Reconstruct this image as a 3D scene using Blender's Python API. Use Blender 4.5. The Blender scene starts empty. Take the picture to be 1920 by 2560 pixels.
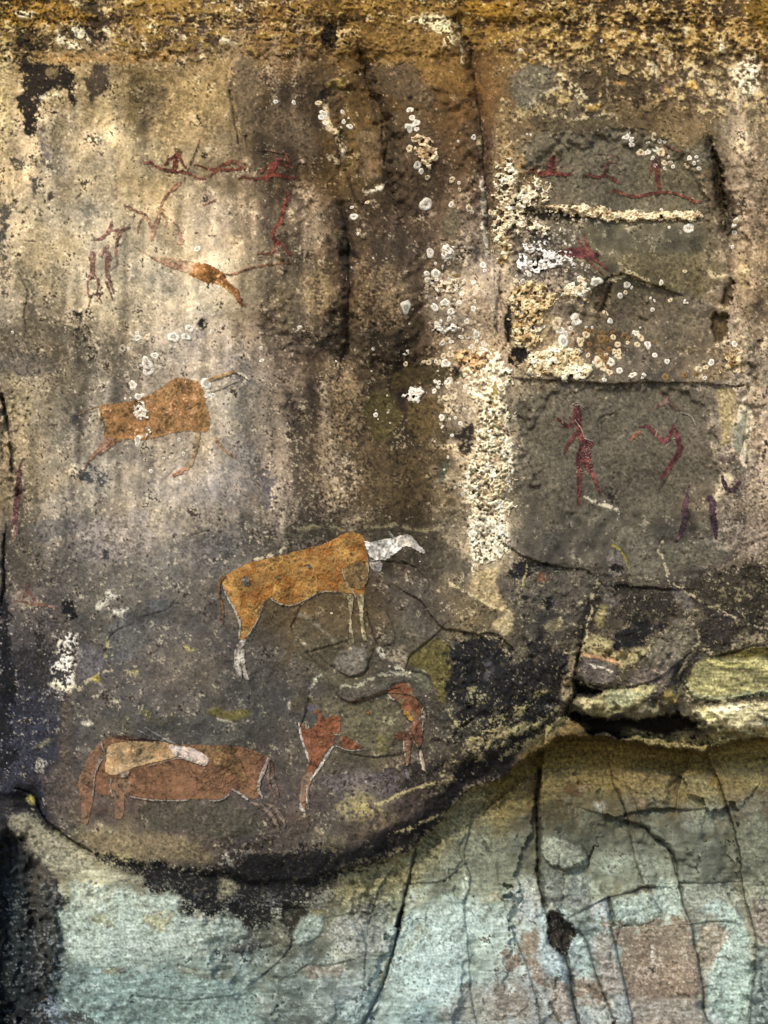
import bpy, math
import numpy as np
from mathutils import Vector, Matrix

# ------------------------------------------------------------------ camera, world, sun
scene = bpy.context.scene
col = scene.collection
D = 3.4            # metres from the camera to the mean plane of the rock wall
ZC = 1.72          # height of the camera above the shelter floor
PX = 0.00125       # metres on the wall per photo pixel

cam_d = bpy.data.cameras.new("camera")
cam = bpy.data.objects.new("camera", cam_d)
col.objects.link(cam)
cam.location = (0, -D, ZC)
cam.rotation_euler = (math.radians(90), 0, 0)
cam_d.sensor_fit = 'HORIZONTAL'
cam_d.sensor_width = 36
cam_d.lens = 36 * D / (1920 * PX)
cam_d.clip_start = 0.05
cam_d.clip_end = 200
scene.camera = cam

SUN_EL, SUN_AZ = math.radians(43), math.radians(-26)    # azimuth measured from straight in front, towards the left
world = bpy.data.worlds.new("World")
scene.world = world
world.use_nodes = True
wn = world.node_tree
bg = wn.nodes["Background"]
sky = wn.nodes.new("ShaderNodeTexSky")
sky.sky_type = 'NISHITA'
sky.sun_disc = False
sky.sun_elevation = SUN_EL
sky.sun_rotation = math.radians(180 + 26)
wn.links.new(sky.outputs[0], bg.inputs[0])
bg.inputs[1].default_value = 0.10

sun_d = bpy.data.lights.new("sun", 'SUN')
sun_d.energy = 1.7
sun_d.angle = math.radians(9)
sun_d.color = (1.0, 0.86, 0.66)
sun = bpy.data.objects.new("sun", sun_d)
col.objects.link(sun)
sdir = Vector((math.sin(SUN_AZ) * math.cos(SUN_EL), -math.cos(SUN_AZ) * math.cos(SUN_EL), math.sin(SUN_EL)))
sun.rotation_euler = sdir.to_track_quat('Z', 'Y').to_euler()

scene.view_settings.view_transform = 'Standard'
scene.view_settings.look = 'None'
scene.view_settings.gamma = 1
scene.view_settings.exposure = 1.05
ALB = 1.0          # albedo per unit of the linear colour typed below

# ------------------------------------------------------------------ field engine (numpy)
S = 2.2
X0, Y0, X1, Y1 = -300, -300, 2220, 2860
gx = np.arange(X0, X1 + S, S, dtype=np.float32)
gy = np.arange(Y0, Y1 + S, S, dtype=np.float32)
NX, NY = len(gx), len(gy)
X, Y = np.meshgrid(gx, gy)


def fnoise(seed, lo, hi, beta=1.0, ax=1.0, ay=1.0):
    """fractal noise of unit deviation, wavelengths lo..hi px; ax, ay > 1 stretch it along x or y"""
    r = np.random.RandomState(seed)
    F = np.fft.rfft2(r.standard_normal((NY, NX)).astype(np.float32))
    fx = np.fft.rfftfreq(NX, S)[None, :] * ax
    fy = np.fft.fftfreq(NY, S)[:, None] * ay
    f = np.sqrt(fx * fx + fy * fy) + 1e-9
    a = f ** (-beta) / (1 + (1 / (hi * f)) ** 6) / (1 + (lo * f) ** 6)
    a[0, 0] = 0
    n = np.fft.irfft2(F * a, s=(NY, NX)).astype(np.float32)
    return n / n.std()


def sm(a, b, x):
    t = np.clip((x - a) / (b - a), 0, 1)
    return t * t * (3 - 2 * t)


NB = fnoise(1, 60, 700, 1.4)             # broad
NM = fnoise(2, 14, 120, 1.1)             # medium
NF = fnoise(3, 5, 30, 0.8)               # fine
NF2 = fnoise(4, 4.4, 18, 0.4)
NM2 = fnoise(5, 20, 160, 1.2)
NS = fnoise(6, 20, 420, 1.2, 1.0, 6.0)    # vertical streaks
NS2 = fnoise(7, 5, 60, 0.8, 1.0, 5.0)
NL = fnoise(8, 6, 200, 1.0, 5.0, 1.0)    # horizontal laminae
NW1 = fnoise(9, 16, 200, 1.3)
NW2 = fnoise(10, 16, 200, 1.3)
NCR = fnoise(11, 10, 90, 1.0)
XW = X + 2.4 * NW1 + .9 * NF
YW = Y + 2.4 * NW2 + .9 * NF2
XW2 = X + 11 * NW1 + 2.5 * NM
YW2 = Y + 11 * NW2 + 2.5 * NM2


def cubic_grid(rows):
    """16 x 12 control values (cell centres 160 px apart) spread smoothly over the sheet"""
    G = np.array(rows, dtype=np.float32)
    if G.ndim == 2:
        G = G[..., None]
    G = np.pad(G, ((2, 2), (2, 2), (0, 0)), mode='edge')
    u = np.clip((XW2 + 10 * NB) / 160 - 0.5, -2, 13) + 2
    v = np.clip((YW2 + 8 * NM2) / 160 - 0.5, -2, 17) + 2
    i = np.clip(np.floor(u).astype(int), 0, G.shape[1] - 2)
    j = np.clip(np.floor(v).astype(int), 0, G.shape[0] - 2)
    fu = (u - i)[..., None]
    fv = (v - j)[..., None]
    fu = fu * fu * (3 - 2 * fu)
    fv = fv * fv * (3 - 2 * fv)
    return (G[j, i] * (1 - fu) + G[j, i + 1] * fu) * (1 - fv) + (G[j + 1, i] * (1 - fu) + G[j + 1, i + 1] * fu) * fv


def digits(txt):
    return cubic_grid([[int(c) / 9 for c in r] for r in txt.split()])[..., 0]


BASE = """
766030 605030 785c34 7c6644 86663a 86683a 8c7242 7a5c30 7c643c 80663e 7a6238 806232
80704e 786a4c 887550 746444 6a5640 66502e 664e2e 745632 685c44 62563e 6c5a40 867658
948468 9a8a6c 988868 867458 5e4e3c 66502e 584838 5c4832 625642 605648 62583f 7e6e56
92856a 988c72 9a8c70 988870 7a6a54 5c4a34 645240 706050 665c4a 5e5a4a 605a46 7a6a54
7a705c 94886f 9a8f78 9a8f78 7c6c54 564632 6c5c4a 9a8c78 867866 605846 5a5444 80705a
625a4c 6c6454 807666 80766a 62564a 5c4e3a 544636 9c886e 907c60 62584a 5a5246 80725c
6e6452 80786a 8a7e70 807868 6a5e50 524430 463a28 8e806a 605c4c 545246 504c40 84786a
766a54 868074 8a8276 746c64 6e6458 5a4c38 564832 b0a082 5a564a 4e4e44 4e4a3e 7a6e60
5c564c 6a645c 7c766c 64605a 5a544a 50483a 484034 968a72 4e4a42 545046 524e44 6e6458
4e4a48 5e5a52 5a5854 5a544c 5a4c36 584c38 504a42 605642 413e38 48423a 423c34 3e3a32
34343a 54504c 56524e 524e48 54504a 4a463c 4c4840 403c34 4a463a 3c382e 565044 585240
30323c 504e4a 4e4c48 4c4c48 4e4a44 524e40 4e4840 3a3a32 3c3830 3c362a 504c38 827d5e
2a2c36 5c5048 5e5048 5a5048 524a46 5c564e 4c4640 403c2c 726442 6c5c3a 786a4a 76683f
5a564a 968e68 504c40 3c3834 3a3632 605a42 706a50 78765a 766e4e 747052 78765e 7c7454
2e343a 8a9480 969e86 82826e 6a6a58 6e705e 829080 8e9a86 8a9290 849488 8e9684 827f70
242c34 7e9896 8ca69c 8aa098 747e74 7e8882 829a9a 90a09a 8c9094 84807a 846f5c 7c8a80
"""
rows = [[tuple(int(c[k:k + 2], 16) / 255 for k in (0, 2, 4)) for c in ln.split()] for ln in BASE.strip().splitlines()]
gain = [[1.0] * 12 for _ in range(16)]
for j in range(1, 9):
    for i in (4, 5, 6):
        gain[j][i] = .80
    for i in (0, 1, 2, 3):
        gain[j][i] = 1.10 if j < 5 else 1.06
    for i in (8, 9, 10):
        gain[j][i] = .92
for j in (3, 4, 5):
    gain[j][4] = .92
for j in range(8, 13):
    for i in range(1, 7):
        gain[j][i] *= .95
C = cubic_grid([[tuple(v * g for v in c) for c, g in zip(r, gr)] for r, gr in zip(rows, gain)])
GW = digits("746554735686 633232213447 333323234224 444443364234 333332487224 444334387435 433334382216 433355381116 333344271125 442111232323 653212234443 432222253342 311112231111 422462111111 421242212111 321122221111")
GD = digits("655554455554 643355335544 532244345444 532244466115 543244466244 665456665335 632356763116 532445662126 433355452235 543222244455 852232377764 832322488653 821133563433 624884433334 732465424222 742233224323")

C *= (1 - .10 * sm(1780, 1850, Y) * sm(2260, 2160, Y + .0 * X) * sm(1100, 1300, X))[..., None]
# which surface belongs where -------------------------------------------------
LIP = [(-300, 1960), (60, 1980), (100, 2036), (131, 2063), (166, 2094), (231, 2128), (309, 2148), (386, 2159), (463, 2171),
       (540, 2180), (640, 2196), (740, 2200), (848, 2175), (910, 2159), (987, 2140), (1030, 2121), (1064, 2086), (1095, 2059), (1126, 2020),
       (1165, 1974), (1199, 1966), (1250, 1946), (1290, 1912), (1345, 1872), (1400, 1846), (1470, 1838), (1560, 1850),
       (1640, 1866), (1755, 1876), (1830, 1850), (2220, 1834)]
lx, ly = zip(*LIP)
lip_y = np.interp(XW, lx, ly).astype(np.float32)
dlip = YW - lip_y                       # > 0 below the lip: the recessed bedrock
below = sm(-3, 14, dlip)
rec = np.interp(X, [-300, 100, 700, 900, 1050, 1200, 1330, 1480, 1700, 2220], [.012, .015, .02, .05, .09, .13, .17, .19, .17, .16]).astype(np.float32)

# relief --------------------------------------------------------------------
NBR = fnoise(41, 170, 900, 1.6)
H = 0.016 * NBR + 0.00045 * NM * (.3 + GD) * (1 - .5 * below) + 0.00028 * NF * (0.25 + 1.6 * GW + 1.0 * GD) + .0006 * NM2
H += 0.0011 * NL * below + .0035 * NS * sm(1830, 1900, X) * (1 - below) + .0012 * NS * sm(700, 760, X) * sm(1300, 1240, X) * sm(1350, 1250, Y)
# thin scales of rock that have flaked off, one above the other
NK = fnoise(21, 26, 420, 1.5) + .06 * NM + .05 * NF
NK2 = fnoise(22, 18, 200, 1.4) + .07 * NF
flk = sm(1300, 1420, Y) * (1 - below) * (.35 + .65 * sm(350, 700, X))
rgt = sm(1290, 1330, X) * sm(900, 960, Y) * (1 - below)
for t_, k_ in ((-1.1, 1), (-.35, 1), (.45, 1), (1.2, 1)):
    H += .0022 * sm(t_ - .045, t_ + .045, NK) * np.clip(flk + .5 * rgt + .12, 0, 1)
    H += .0010 * sm(t_ - .06, t_ + .06, NK2) * np.clip(flk + .25, 0, 1)
ridge = np.maximum(np.exp(-((NK - .45) / .05) ** 2), np.exp(-((NK + 1.1) / .05) ** 2)) * np.clip(flk + .4 * rgt, 0, 1)
# joints of the bedrock: flat faces, each turned a little its own way
rb = np.random.RandomState(12)
m0 = int((1750 - Y0) / S)
ns_ = 85
sx, sy = rb.uniform(-300, 2220, ns_), rb.uniform(1750, 2860, ns_)
so, stx, sty = rb.uniform(-.007, .007, ns_), rb.uniform(-1, 1, ns_) * 5e-5, rb.uniform(-1, 1, ns_) * 2.5e-5
xj, yj = (X + 9 * NW1)[m0:], (Y + 9 * NW2)[m0:]
bd = np.full(xj.shape, 1e12, np.float32); pl = np.zeros(xj.shape, np.float32)
for k in range(ns_):
    dx = xj - sx[k] + .25 * (yj - sy[k]); dy = (yj - sy[k]) * .45
    q_ = dx * dx + dy * dy
    mm = q_ < bd
    bd = np.where(mm, q_, bd); pl = np.where(mm, so[k] + stx[k] * (xj - sx[k]) * 4.2 + sty[k] * (yj - sy[k]) * 4, pl)
H[m0:] += pl * below[m0:] * sm(500, 1000, X[m0:])
H -= below * rec * (1 - 0.75 * sm(0, 520, dlip))
H -= 0.05 * sm(-90, 0, dlip) * (1 - below) * sm(700, 1200, X) * 0.6        # the panel rolls back under itself
H += 0.10 * sm(130, -300, Y) ** 1.5 + 0.012 * sm(150, 110, Y + 6 * NM) + 0.01 * sm(60, 30, Y + 5 * NM2)


def sdf(pts, pad, warp=1):
    P = np.array(pts, dtype=np.float32)
    x0, y0 = P.min(0) - pad
    x1, y1 = P.max(0) + pad
    i0 = max(int((x0 - X0) / S), 0); i1 = min(int((x1 - X0) / S) + 2, NX)
    j0 = max(int((y0 - Y0) / S), 0); j1 = min(int((y1 - Y0) / S) + 2, NY)
    sl = (slice(j0, j1), slice(i0, i1))
    xs, ys = ((X, Y), (XW, YW), (XW2, YW2))[warp]
    return sl, poly_d(P, xs[sl], ys[sl])


def poly_d(P, x, y):
    d = np.full(x.shape, 1e9, np.float32)
    ins = np.zeros(x.shape, bool)
    n = len(P)
    for k in range(n):
        ax, ay = P[k]; bx, by = P[(k + 1) % n]
        ex, ey = bx - ax, by - ay
        L = ex * ex + ey * ey + 1e-6
        t = np.clip(((x - ax) * ex + (y - ay) * ey) / L, 0, 1)
        dx = x - ax - t * ex; dy = y - ay - t * ey
        d = np.minimum(d, dx * dx + dy * dy)
        if ay != by:
            c = (ay > y) != (by > y)
            ins ^= c & (x < ex * (y - ay) / (by - ay) + ax)
    d = np.sqrt(d)
    return np.where(ins, -d, d)


def line_d(P, x, y, R=None):
    """distance to a polyline (minus its radius), and the side of the line each point is on"""
    d = np.full(x.shape, 1e9, np.float32)
    side = np.zeros(x.shape, np.float32)
    for k in range(len(P) - 1):
        ax, ay = P[k]; bx, by = P[k + 1]
        ex, ey = bx - ax, by - ay
        L = ex * ex + ey * ey + 1e-6
        t = np.clip(((x - ax) * ex + (y - ay) * ey) / L, 0, 1)
        dx = x - ax - t * ex; dy = y - ay - t * ey
        q = np.sqrt(dx * dx + dy * dy)
        if R is not None:
            q = q - (R[k] * (1 - t) + R[k + 1] * t)
        m = q < d
        d = np.where(m, q, d)
        side = np.where(m, np.sign(ex * (y - ay) - ey * (x - ax)), side)
    return d, side


def chaikin(pts, closed=True, it=2):
    P = [tuple(p) for p in pts]
    for _ in range(it):
        Q = [] if closed else [P[0]]
        n = len(P)
        for k in range(n if closed else n - 1):
            a, b = P[k], P[(k + 1) % n]
            Q.append(tuple(.75 * u + .25 * v for u, v in zip(a, b)))
            Q.append(tuple(.25 * u + .75 * v for u, v in zip(a, b)))
        if not closed:
            Q.append(P[-1])
        P = Q
    return P


def conv(ox, oy, sc):
    def f(*pts):
        return [(ox + p[0] / sc, oy + p[1] / sc) + tuple(v / sc for v in p[2:]) for p in pts]
    f.s = sc
    return f


K = 1659 / 640
T1, T2, T3 = conv(0, 0, K), conv(640, 0, K), conv(1280, 0, K)
T4, T5, T6 = conv(0, 640, K), conv(640, 640, K), conv(1280, 640, K)
T7, T8, T9 = conv(0, 1280, K), conv(640, 1280, K), conv(1280, 1280, K)
T10, T11, T12 = conv(0, 1920, K), conv(640, 1920, K), conv(1280, 1920, K)
ZA = conv(180, 1780, 1659 / 560)
ZB = conv(700, 1660, 1659 / 420)
ZC3 = conv(520, 1300, 1659 / 580)
ZD = conv(980, 520, 1659 / 500)
OV = conv(0, 0, 1659 / 1920)


def hx(s):
    return np.array([int(s[k:k + 2], 16) / 255 for k in (0, 2, 4)], dtype=np.float32)


def stain(pts, rgb, a=1.0, rough=6.0, soft=4.0, holes=None, h=0.0, n=None, warp=1, edge=0):
    """a patch of colour with a ragged edge; holes 0..1 eats it away; h raises (or sinks) it"""
    sl, d = sdf(chaikin(pts, True, 1), rough * 2.5 + soft, warp)
    N = (NF * 0.6 + NM * 0.7)[sl] if n is None else n[sl]
    d0 = d
    d = d + rough * .62 * N
    m = sm(soft, -soft, d)
    hm = sm(3, -3, d)
    if holes:
        t = np.percentile(NCR, holes * 100)
        e = sm(t - .35, t + .35, (NCR * .75 + NF * .6)[sl])
        m = m * e
        hm = hm * e
    c = hx(rgb)
    C[sl] += (c * (1 + 0.12 * NF[sl] + .06 * NM[sl])[..., None] - C[sl]) * (m * a)[..., None]
    if h:
        if abs(h) >= .008:
            w_ = 8 if h > 0 else 7
            hm = sm(w_ * .5, -w_, d0 + 2.0 * NM[sl])
        H[sl] += h * hm
    return sl, m


def crack(pts, w=3.0, depth=.012, step=0.0, reach=40.0, dark=0.0, warp=1, smooth=True):
    """a fissure; step lifts the right-hand side of the walk and lets it fade over reach px"""
    P = chaikin(pts, False, 1) if smooth and len(pts) > 2 else pts
    Q = np.array(P, np.float32)
    pad = max(w * 3, reach * 2.9 if step else 0) + 6
    x0, y0 = Q.min(0)[:2] - pad
    x1, y1 = Q.max(0)[:2] + pad
    i0 = max(int((x0 - X0) / S), 0); i1 = min(int((x1 - X0) / S) + 2, NX)
    j0 = max(int((y0 - Y0) / S), 0); j1 = min(int((y1 - Y0) / S) + 2, NY)
    sl = (slice(j0, j1), slice(i0, i1))
    xs, ys = ((X, Y), (X + (1.0 + 1.2 * (w > 9)) * NW1 + .25 * NF, Y + (1.0 + 1.2 * (w > 9)) * NW2 + .25 * NF2), (XW2, YW2))[warp]
    d, side = line_d(Q[:, :2], xs[sl], ys[sl])
    w = max(w * (.6 if w < 10 else .9), 1.7)
    depth = depth * (.6 if w > 8 else 1.15 if w > 4 else .7)
    ww = w * np.clip(1 + .22 * NM[sl] + .35 * NM2[sl], .5, 1.9)
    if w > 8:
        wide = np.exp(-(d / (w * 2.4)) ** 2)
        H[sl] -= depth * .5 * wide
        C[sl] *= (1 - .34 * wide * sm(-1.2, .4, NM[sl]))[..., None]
    g = np.exp(-(d / np.maximum(ww, 1)) ** 2)
    H[sl] -= depth * g
    if step:
        H[sl] += step * .7 * side * np.exp(-(d / (reach * 1.4)) ** 2) * sm(0, 2.5, d)
    if dark:
        C[sl] *= (1 - dark * g * .6)[..., None]


def vein(pts, w, rgb, a=.8, gaps=.3, h=0.0012, warp=1):
    """a thin line of mineral or lichen"""
    P = chaikin(pts, False, 1) if len(pts) > 2 else pts
    Q = np.array(P, np.float32)
    pad = w * 4 + 8
    x0, y0 = Q.min(0)[:2] - pad
    x1, y1 = Q.max(0)[:2] + pad
    i0 = max(int((x0 - X0) / S), 0); i1 = min(int((x1 - X0) / S) + 2, NX)
    j0 = max(int((y0 - Y0) / S), 0); j1 = min(int((y1 - Y0) / S) + 2, NY)
    sl = (slice(j0, j1), slice(i0, i1))
    xs, ys = ((X, Y), (XW, YW), (XW2, YW2))[warp]
    d, _ = line_d(Q[:, :2], xs[sl], ys[sl])
    d = d + w * .5 * NF[sl]
    t = np.percentile(NCR, gaps * 100)
    m = sm(w + 1.5, w - 1.5, d) * sm(t - .3, t + .3, NCR[sl] + .4 * NF2[sl])
    C[sl] += (hx(rgb) - C[sl]) * (m * a)[..., None]
    H[sl] += h * m


# ---- ground texture: mottling, streaks, flecks
streak = sm(1180, 900, X) * sm(150, 260, Y) * sm(1480, 1300, Y) + sm(1800, 1860, X) * sm(1500, 1380, Y)
C *= (1 + .05 * NM * (.5 + .8 * GD) + .05 * NM2)[..., None]
C *= (1 + streak * (.13 * NS + .02 * NS2))[..., None]
C *= (1 + .045 * NL * below)[..., None]
C *= (1 + (.06 * NF * (0.6 + GD) + 0.035 * NF2) * (1 - .55 * below) * (1 - .4 * sm(1290, 1340, X) * sm(1840, 1790, X)) + .05 * NM2 * sm(1290, 1340, X) * (1 - below))[..., None]
C += (hx('a39c88') - C) * (ridge * sm(-.2, .8, NCR) * .45)[..., None]
C *= 1 + (.05 * NK)[..., None] * np.array([1.2, 1.0, .6], np.float32)
# cream, thin lichen film on the warm upper wall
film = sm(-.3, .9, .4 * NM + .7 * NS + .65 * NF + .35 * NF2) * sm(0.15, .55, GW) * (1 - below) * sm(1500, 1300, Y) * (1 - .75 * sm(760, 900, X) * sm(1250, 1120, X)) * (1 - .5 * sm(1280, 1340, X) * sm(1840, 1780, X))
C += (hx('ad9c88') - C) * (film * .40)[..., None]
fl = sm(1.95, 2.5, NF * .75 + NCR * .75 + NF2 * .25 + GW * 1.25 - .40 + .45 * NM2) * sm(.05, .25, GW)
C += (hx('ddd0b0') * .6 + .5 * C - C) * (fl * .6 * (1 - .6 * below))[..., None]
H += .0006 * fl
# hair-thin lichen threads and scale edges over the crusty parts
NT = fnoise(31, 14, 150, 1.2) + .10 * NF2
NT2 = fnoise(32, 10, 90, 1.1) + .10 * NF2
thr = np.maximum(np.exp(-(NT / .055) ** 2), .8 * np.exp(-(NT2 / .06) ** 2)) * sm(.3, 1.3, NCR + .5 * NM2 + 2.2 * GW - .6) * (1 - .7 * below)
C += (hx('c9bd98') - C) * (thr * .6)[..., None]
H += .0007 * thr
thd = np.exp(-((NT + .5) / .05) ** 2) * sm(.2, 1.2, NM + 1.5 * GD - .2)
C *= (1 - .4 * thd)[..., None]
H -= .0009 * thd
dk = sm(1.75, 2.4, -NF * .6 - NCR * .5 - NF2 * .35 + NM2 * .65 + GD * 1.35 - .45)
C += (hx('2a221a') - C) * (dk * .75)[..., None]
H -= .0006 * dk

# ------------------------------------------------------------------ top band: ochre ledge rock, blocky
tb = sm(150, 90, Y + 16 * NM + 10 * NB)
q = .5 * NCR + .3 * NF + .75 * NL + .5 * NM2
C += (hx('94742f') - C) * (tb * sm(.2, 1.0, q + .1) * .55)[..., None]
C += (hx('2c2214') - C) * (tb * sm(.35, 1.2, -q) * .6)[..., None]
C += (hx('d8c490') - C) * (tb * sm(1.35, 1.9, NM * .8 + NF * .7 + NM2 * .4) * .8)[..., None]
H += tb * (.0025 * sm(-.5, .5, q) + .002 * sm(.4, 1, NM2))
rt = sm(1250, 1330, X) * sm(330, 250, Y + 14 * NM) * sm(0, 40, Y)
C += (hx('2f261a') - C) * (rt * sm(.6, 1.1, -NCR + .3 * NF) * .6)[..., None]
C += (hx('c8b078') - C) * (rt * sm(.9, 1.3, NCR + .5 * NF) * .7)[..., None]
H += rt * .003 * sm(-.2, .3, NCR)
stain(T3((1480, 0), (1700, 0), (1700, 260), (1560, 190), (1500, 90)), '806426', .7, 8)
stain(T2((600, 150), (1000, 90), (1300, 150), (1330, 300), (1390, 480), (1420, 620), (1200, 600), (1050, 480), (1000, 400), (880, 430), (740, 300)), '75592e', .6, 7, h=.004)
stain(T2((0, 0), (1659, 0), (1659, 60), (900, 110), (300, 100), (0, 120)), '85652c', .6, 8, holes=.2)
stain(T1((0, 0), (420, 0), (640, 110), (600, 150), (250, 170), (40, 170)), '96702c', .7, 8, holes=.25)
stain(T1((230, 330), (450, 330), (900, 340), (1250, 330), (1150, 410), (820, 420), (420, 400), (260, 410)), '977444', .6, 8, holes=.15)
stain(T2((1340, 0), (1659, 20), (1659, 140), (1430, 120)), '96722e', .8, 5, h=.004)
stain(T2((930, 120), (1180, 90), (1290, 150), (1310, 290), (1240, 300), (1150, 200), (1010, 160)), 'e4d8ae', .85, 8, holes=.4, h=.002)
stain(T2((540, 180), (630, 190), (600, 260), (480, 280), (430, 200)), 'cdb684', .8, 5, holes=.25)
stain(T2((430, 150), (520, 150), (540, 260), (480, 320), (420, 280)), '17130f', .85, 6, holes=.15, h=-.004)
stain(T2((500, 500), (570, 490), (600, 540), (580, 590), (530, 560), (440, 580)), 'c0a55e', .9, 3, h=.005)
stain(T2((700, 420), (850, 430), (1000, 400), (1060, 480), (1200, 620), (1100, 700), (880, 620), (800, 600)), '4f4436', .55, 8)

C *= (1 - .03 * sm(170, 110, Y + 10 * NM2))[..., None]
# the dark and the pale of the upper left
BL = '1c1712'
stain(T1((60, 180), (200, 180), (330, 240), (340, 330), (160, 330), (80, 290)), BL, .85, 10, holes=.4, h=-.002)
stain(T1((400, 150), (560, 150), (700, 240), (720, 300), (560, 290), (420, 230)), BL, .9, 9, holes=.25, h=-.002)
stain(T1((550, 130), (700, 90), (840, 120), (740, 200), (600, 220)), '2a2015', .8, 9, holes=.3)
stain(T1((430, 0), (640, 0), (760, 40), (640, 90), (470, 60)), '2c281c', .8, 8, holes=.35)
stain(T1((130, 420), (250, 410), (460, 420), (490, 600), (480, 690), (440, 640), (430, 590), (290, 580), (270, 660), (250, 740), (230, 860), (180, 920), (160, 800), (110, 660), (150, 560)), BL, .92, 7, holes=.1, h=-.001)
stain(T1((100, 330), (270, 380), (230, 480), (130, 460)), BL, .85, 8, holes=.35)
stain(T1((290, 450), (370, 430), (370, 510), (300, 510)), '8a7654', .8, 5)
stain(T1((560, 430), (700, 410), (725, 520), (660, 600), (610, 670), (575, 640), (550, 540)), '352e26', .8, 7, holes=.08)
stain(T1((300, 730), (365, 722), (350, 745)), '2a2018', .9, 1, 2)
stain(T1((190, 1140), (260, 1160), (250, 1290), (205, 1290)), '3c3a3c', .8, 8, holes=.15)
stain(T1((60, 1000), (200, 1030), (330, 1050), (320, 1090), (200, 1080), (90, 1110), (60, 1060)), '2c2a22', .75, 7, holes=.3)
stain(T1((265, 860), (300, 850), (330, 1040), (280, 1040)), '5a5658', .7, 6, holes=.3)
stain(T1((0, 1260), (60, 1300), (50, 1400), (40, 1659), (-20, 1659)), '3c3a36', .8, 9, holes=.25)
stain(T1((300, 1240), (345, 1240), (325, 1310), (300, 1300)), '33302e', .8, 3)
stain(T1((930, 545), (1060, 540), (1080, 640), (1050, 760), (940, 820), (920, 650)), '6a5c46', .65, 8)
stain(T1((1500, 360), (1680, 360), (1680, 920), (1560, 900), (1500, 640)), '5e5140', .7, 9)
stain(T1((600, 900), (760, 900), (740, 1420), (620, 1400)), '837a66', .5, 10)
stain(T1((1000, 700), (1200, 560), (1460, 560), (1450, 900), (1200, 980), (1000, 930)), 'a88f66', .45, 12, holes=.3)
for p in [((440, 150), (560, 200), (620, 290), (450, 240)), ((60, 60), (260, 90), (200, 130), (80, 110)), ((400, 170), (330, 200), (460, 260), (560, 330), (350, 300)), ((660, 190), (700, 180), (730, 250), (690, 240)),
          ((950, 130), (1010, 140), (1000, 200), (940, 180)), ((1180, 230), (1215, 225), (1200, 250)), ((1285, 350), (1345, 355), (1310, 372)), ((1520, 40), (1590, 50), (1550, 100)),
          ((40, 300), (70, 260), (60, 420), (40, 420)), ((300, 610), (420, 600), (430, 620), (240, 650)), ((910, 240), (940, 240), (960, 350), (930, 320)), ((1400, 235), (1570, 270), (1560, 290), (1440, 280))]:
    stain(T1(*p), 'e8dcb8', .85, 7, holes=.35, h=.002)
stain(T1((0, 250), (70, 260), (60, 640), (90, 800), (60, 950), (-20, 960)), 'b8a678', .7, 9, holes=.3)
stain(T4((430, 370), (600, 350), (600, 400), (520, 420)), '14120f', .9, 8, holes=.3)
stain(T4((460, 400), (540, 410), (590, 500), (570, 540), (490, 580), (470, 500)), '1c1a18', .85, 8, holes=.4)
stain(T4((1280, 430), (1330, 410), (1330, 460), (1290, 500)), '121110', .9, 4, holes=.1)
stain(T4((0, 390), (420, 400), (520, 640), (240, 620), (60, 660), (0, 640)), '4c4538', .55, 12, holes=.3)
stain(T4((0, 620), (300, 640), (420, 760), (200, 800), (0, 780)), '55504a', .6, 10)
stain(T4((0, 0), (60, 0), (40, 240), (0, 240)), '3c3630', .7, 8, holes=.2)
stain(T4((80, 30), (180, 30), (230, 200), (170, 300), (100, 230)), '6c6450', .6, 9)
stain(T4((180, 200), (240, 230), (240, 290), (200, 270)), '2a2620', .8, 4, holes=.3)
stain(T4((500, 1400), (600, 1350), (700, 1420), (700, 1500), (620, 1600), (560, 1480), (500, 1450)), '2e3236', .8, 9, holes=.5)
stain(T4((450, 1030), (490, 1030), (490, 1080), (460, 1090)), '26262c', .8, 4, holes=.3)
stain(T4((0, 880), (70, 900), (90, 1200), (60, 1260), (0, 1260)), 'b8a98a', .6, 9, holes=.55)
stain(T4((200, 760), (420, 700), (480, 1000), (420, 1400), (260, 1600), (160, 1200)), '6c6656', .5, 12, holes=.3)
stain(T4((20, 740), (120, 760), (240, 860), (200, 1180), (80, 1080), (30, 900)), '8c7f60', .5, 9, holes=.2)
stain(T4((1420, 1150), (1659, 1100), (1659, 1659), (1380, 1659), (1300, 1400)), '6a6864', .4, 14, holes=.3)
stain(T4((1540, 720), (1590, 720), (1570, 760)), '2c2c34', .8, 4, holes=.3)

# centre column
stain(T2((640, 830), (780, 830), (830, 1050), (800, 1160), (680, 1170), (640, 1050)), '71604a', .5, 6)
stain(T2((730, 1000), (830, 1000), (820, 1140), (720, 1130)), '84694a', .5, 5)
stain(T2((330, 400), (560, 420), (640, 600), (400, 720), (330, 560)), '4a3e2c', .6, 10, holes=.2)
stain(T2((0, 700), (330, 680), (420, 980), (340, 1050), (200, 900), (0, 900)), '5c503f', .6, 12, holes=.15)
stain(T2((880, 620), (1020, 560), (1150, 800), (1200, 1200), (1000, 1350), (880, 1150)), '544736', .5, 12, holes=.2)
stain(T2((570, 890), (560, 940), (580, 1000), (540, 1010), (545, 920)), 'dccdb0', .85, 6, holes=.35, h=.002)
stain(T2((430, 690), (470, 690), (480, 780), (560, 880), (540, 940), (480, 860), (410, 760)), 'cdbb96', .8, 6, holes=.4, h=.002)
stain(T2((420, 580), (480, 570), (480, 640), (410, 640)), '1a1612', .8, 5, holes=.2)
stain(T2((680, 1240), (780, 1210), (850, 1180), (845, 1200), (800, 1250), (700, 1250)), 'e0d6c2', .85, 4, holes=.2, h=.003)
stain(T2((270, 1150), (400, 1200), (420, 1350), (300, 1340), (240, 1240)), 'ab957a', .6, 8, holes=.45)
stain(T2((440, 990), (540, 1010), (560, 1080), (480, 1060)), 'bfae90', .7, 7, holes=.4)
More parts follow.
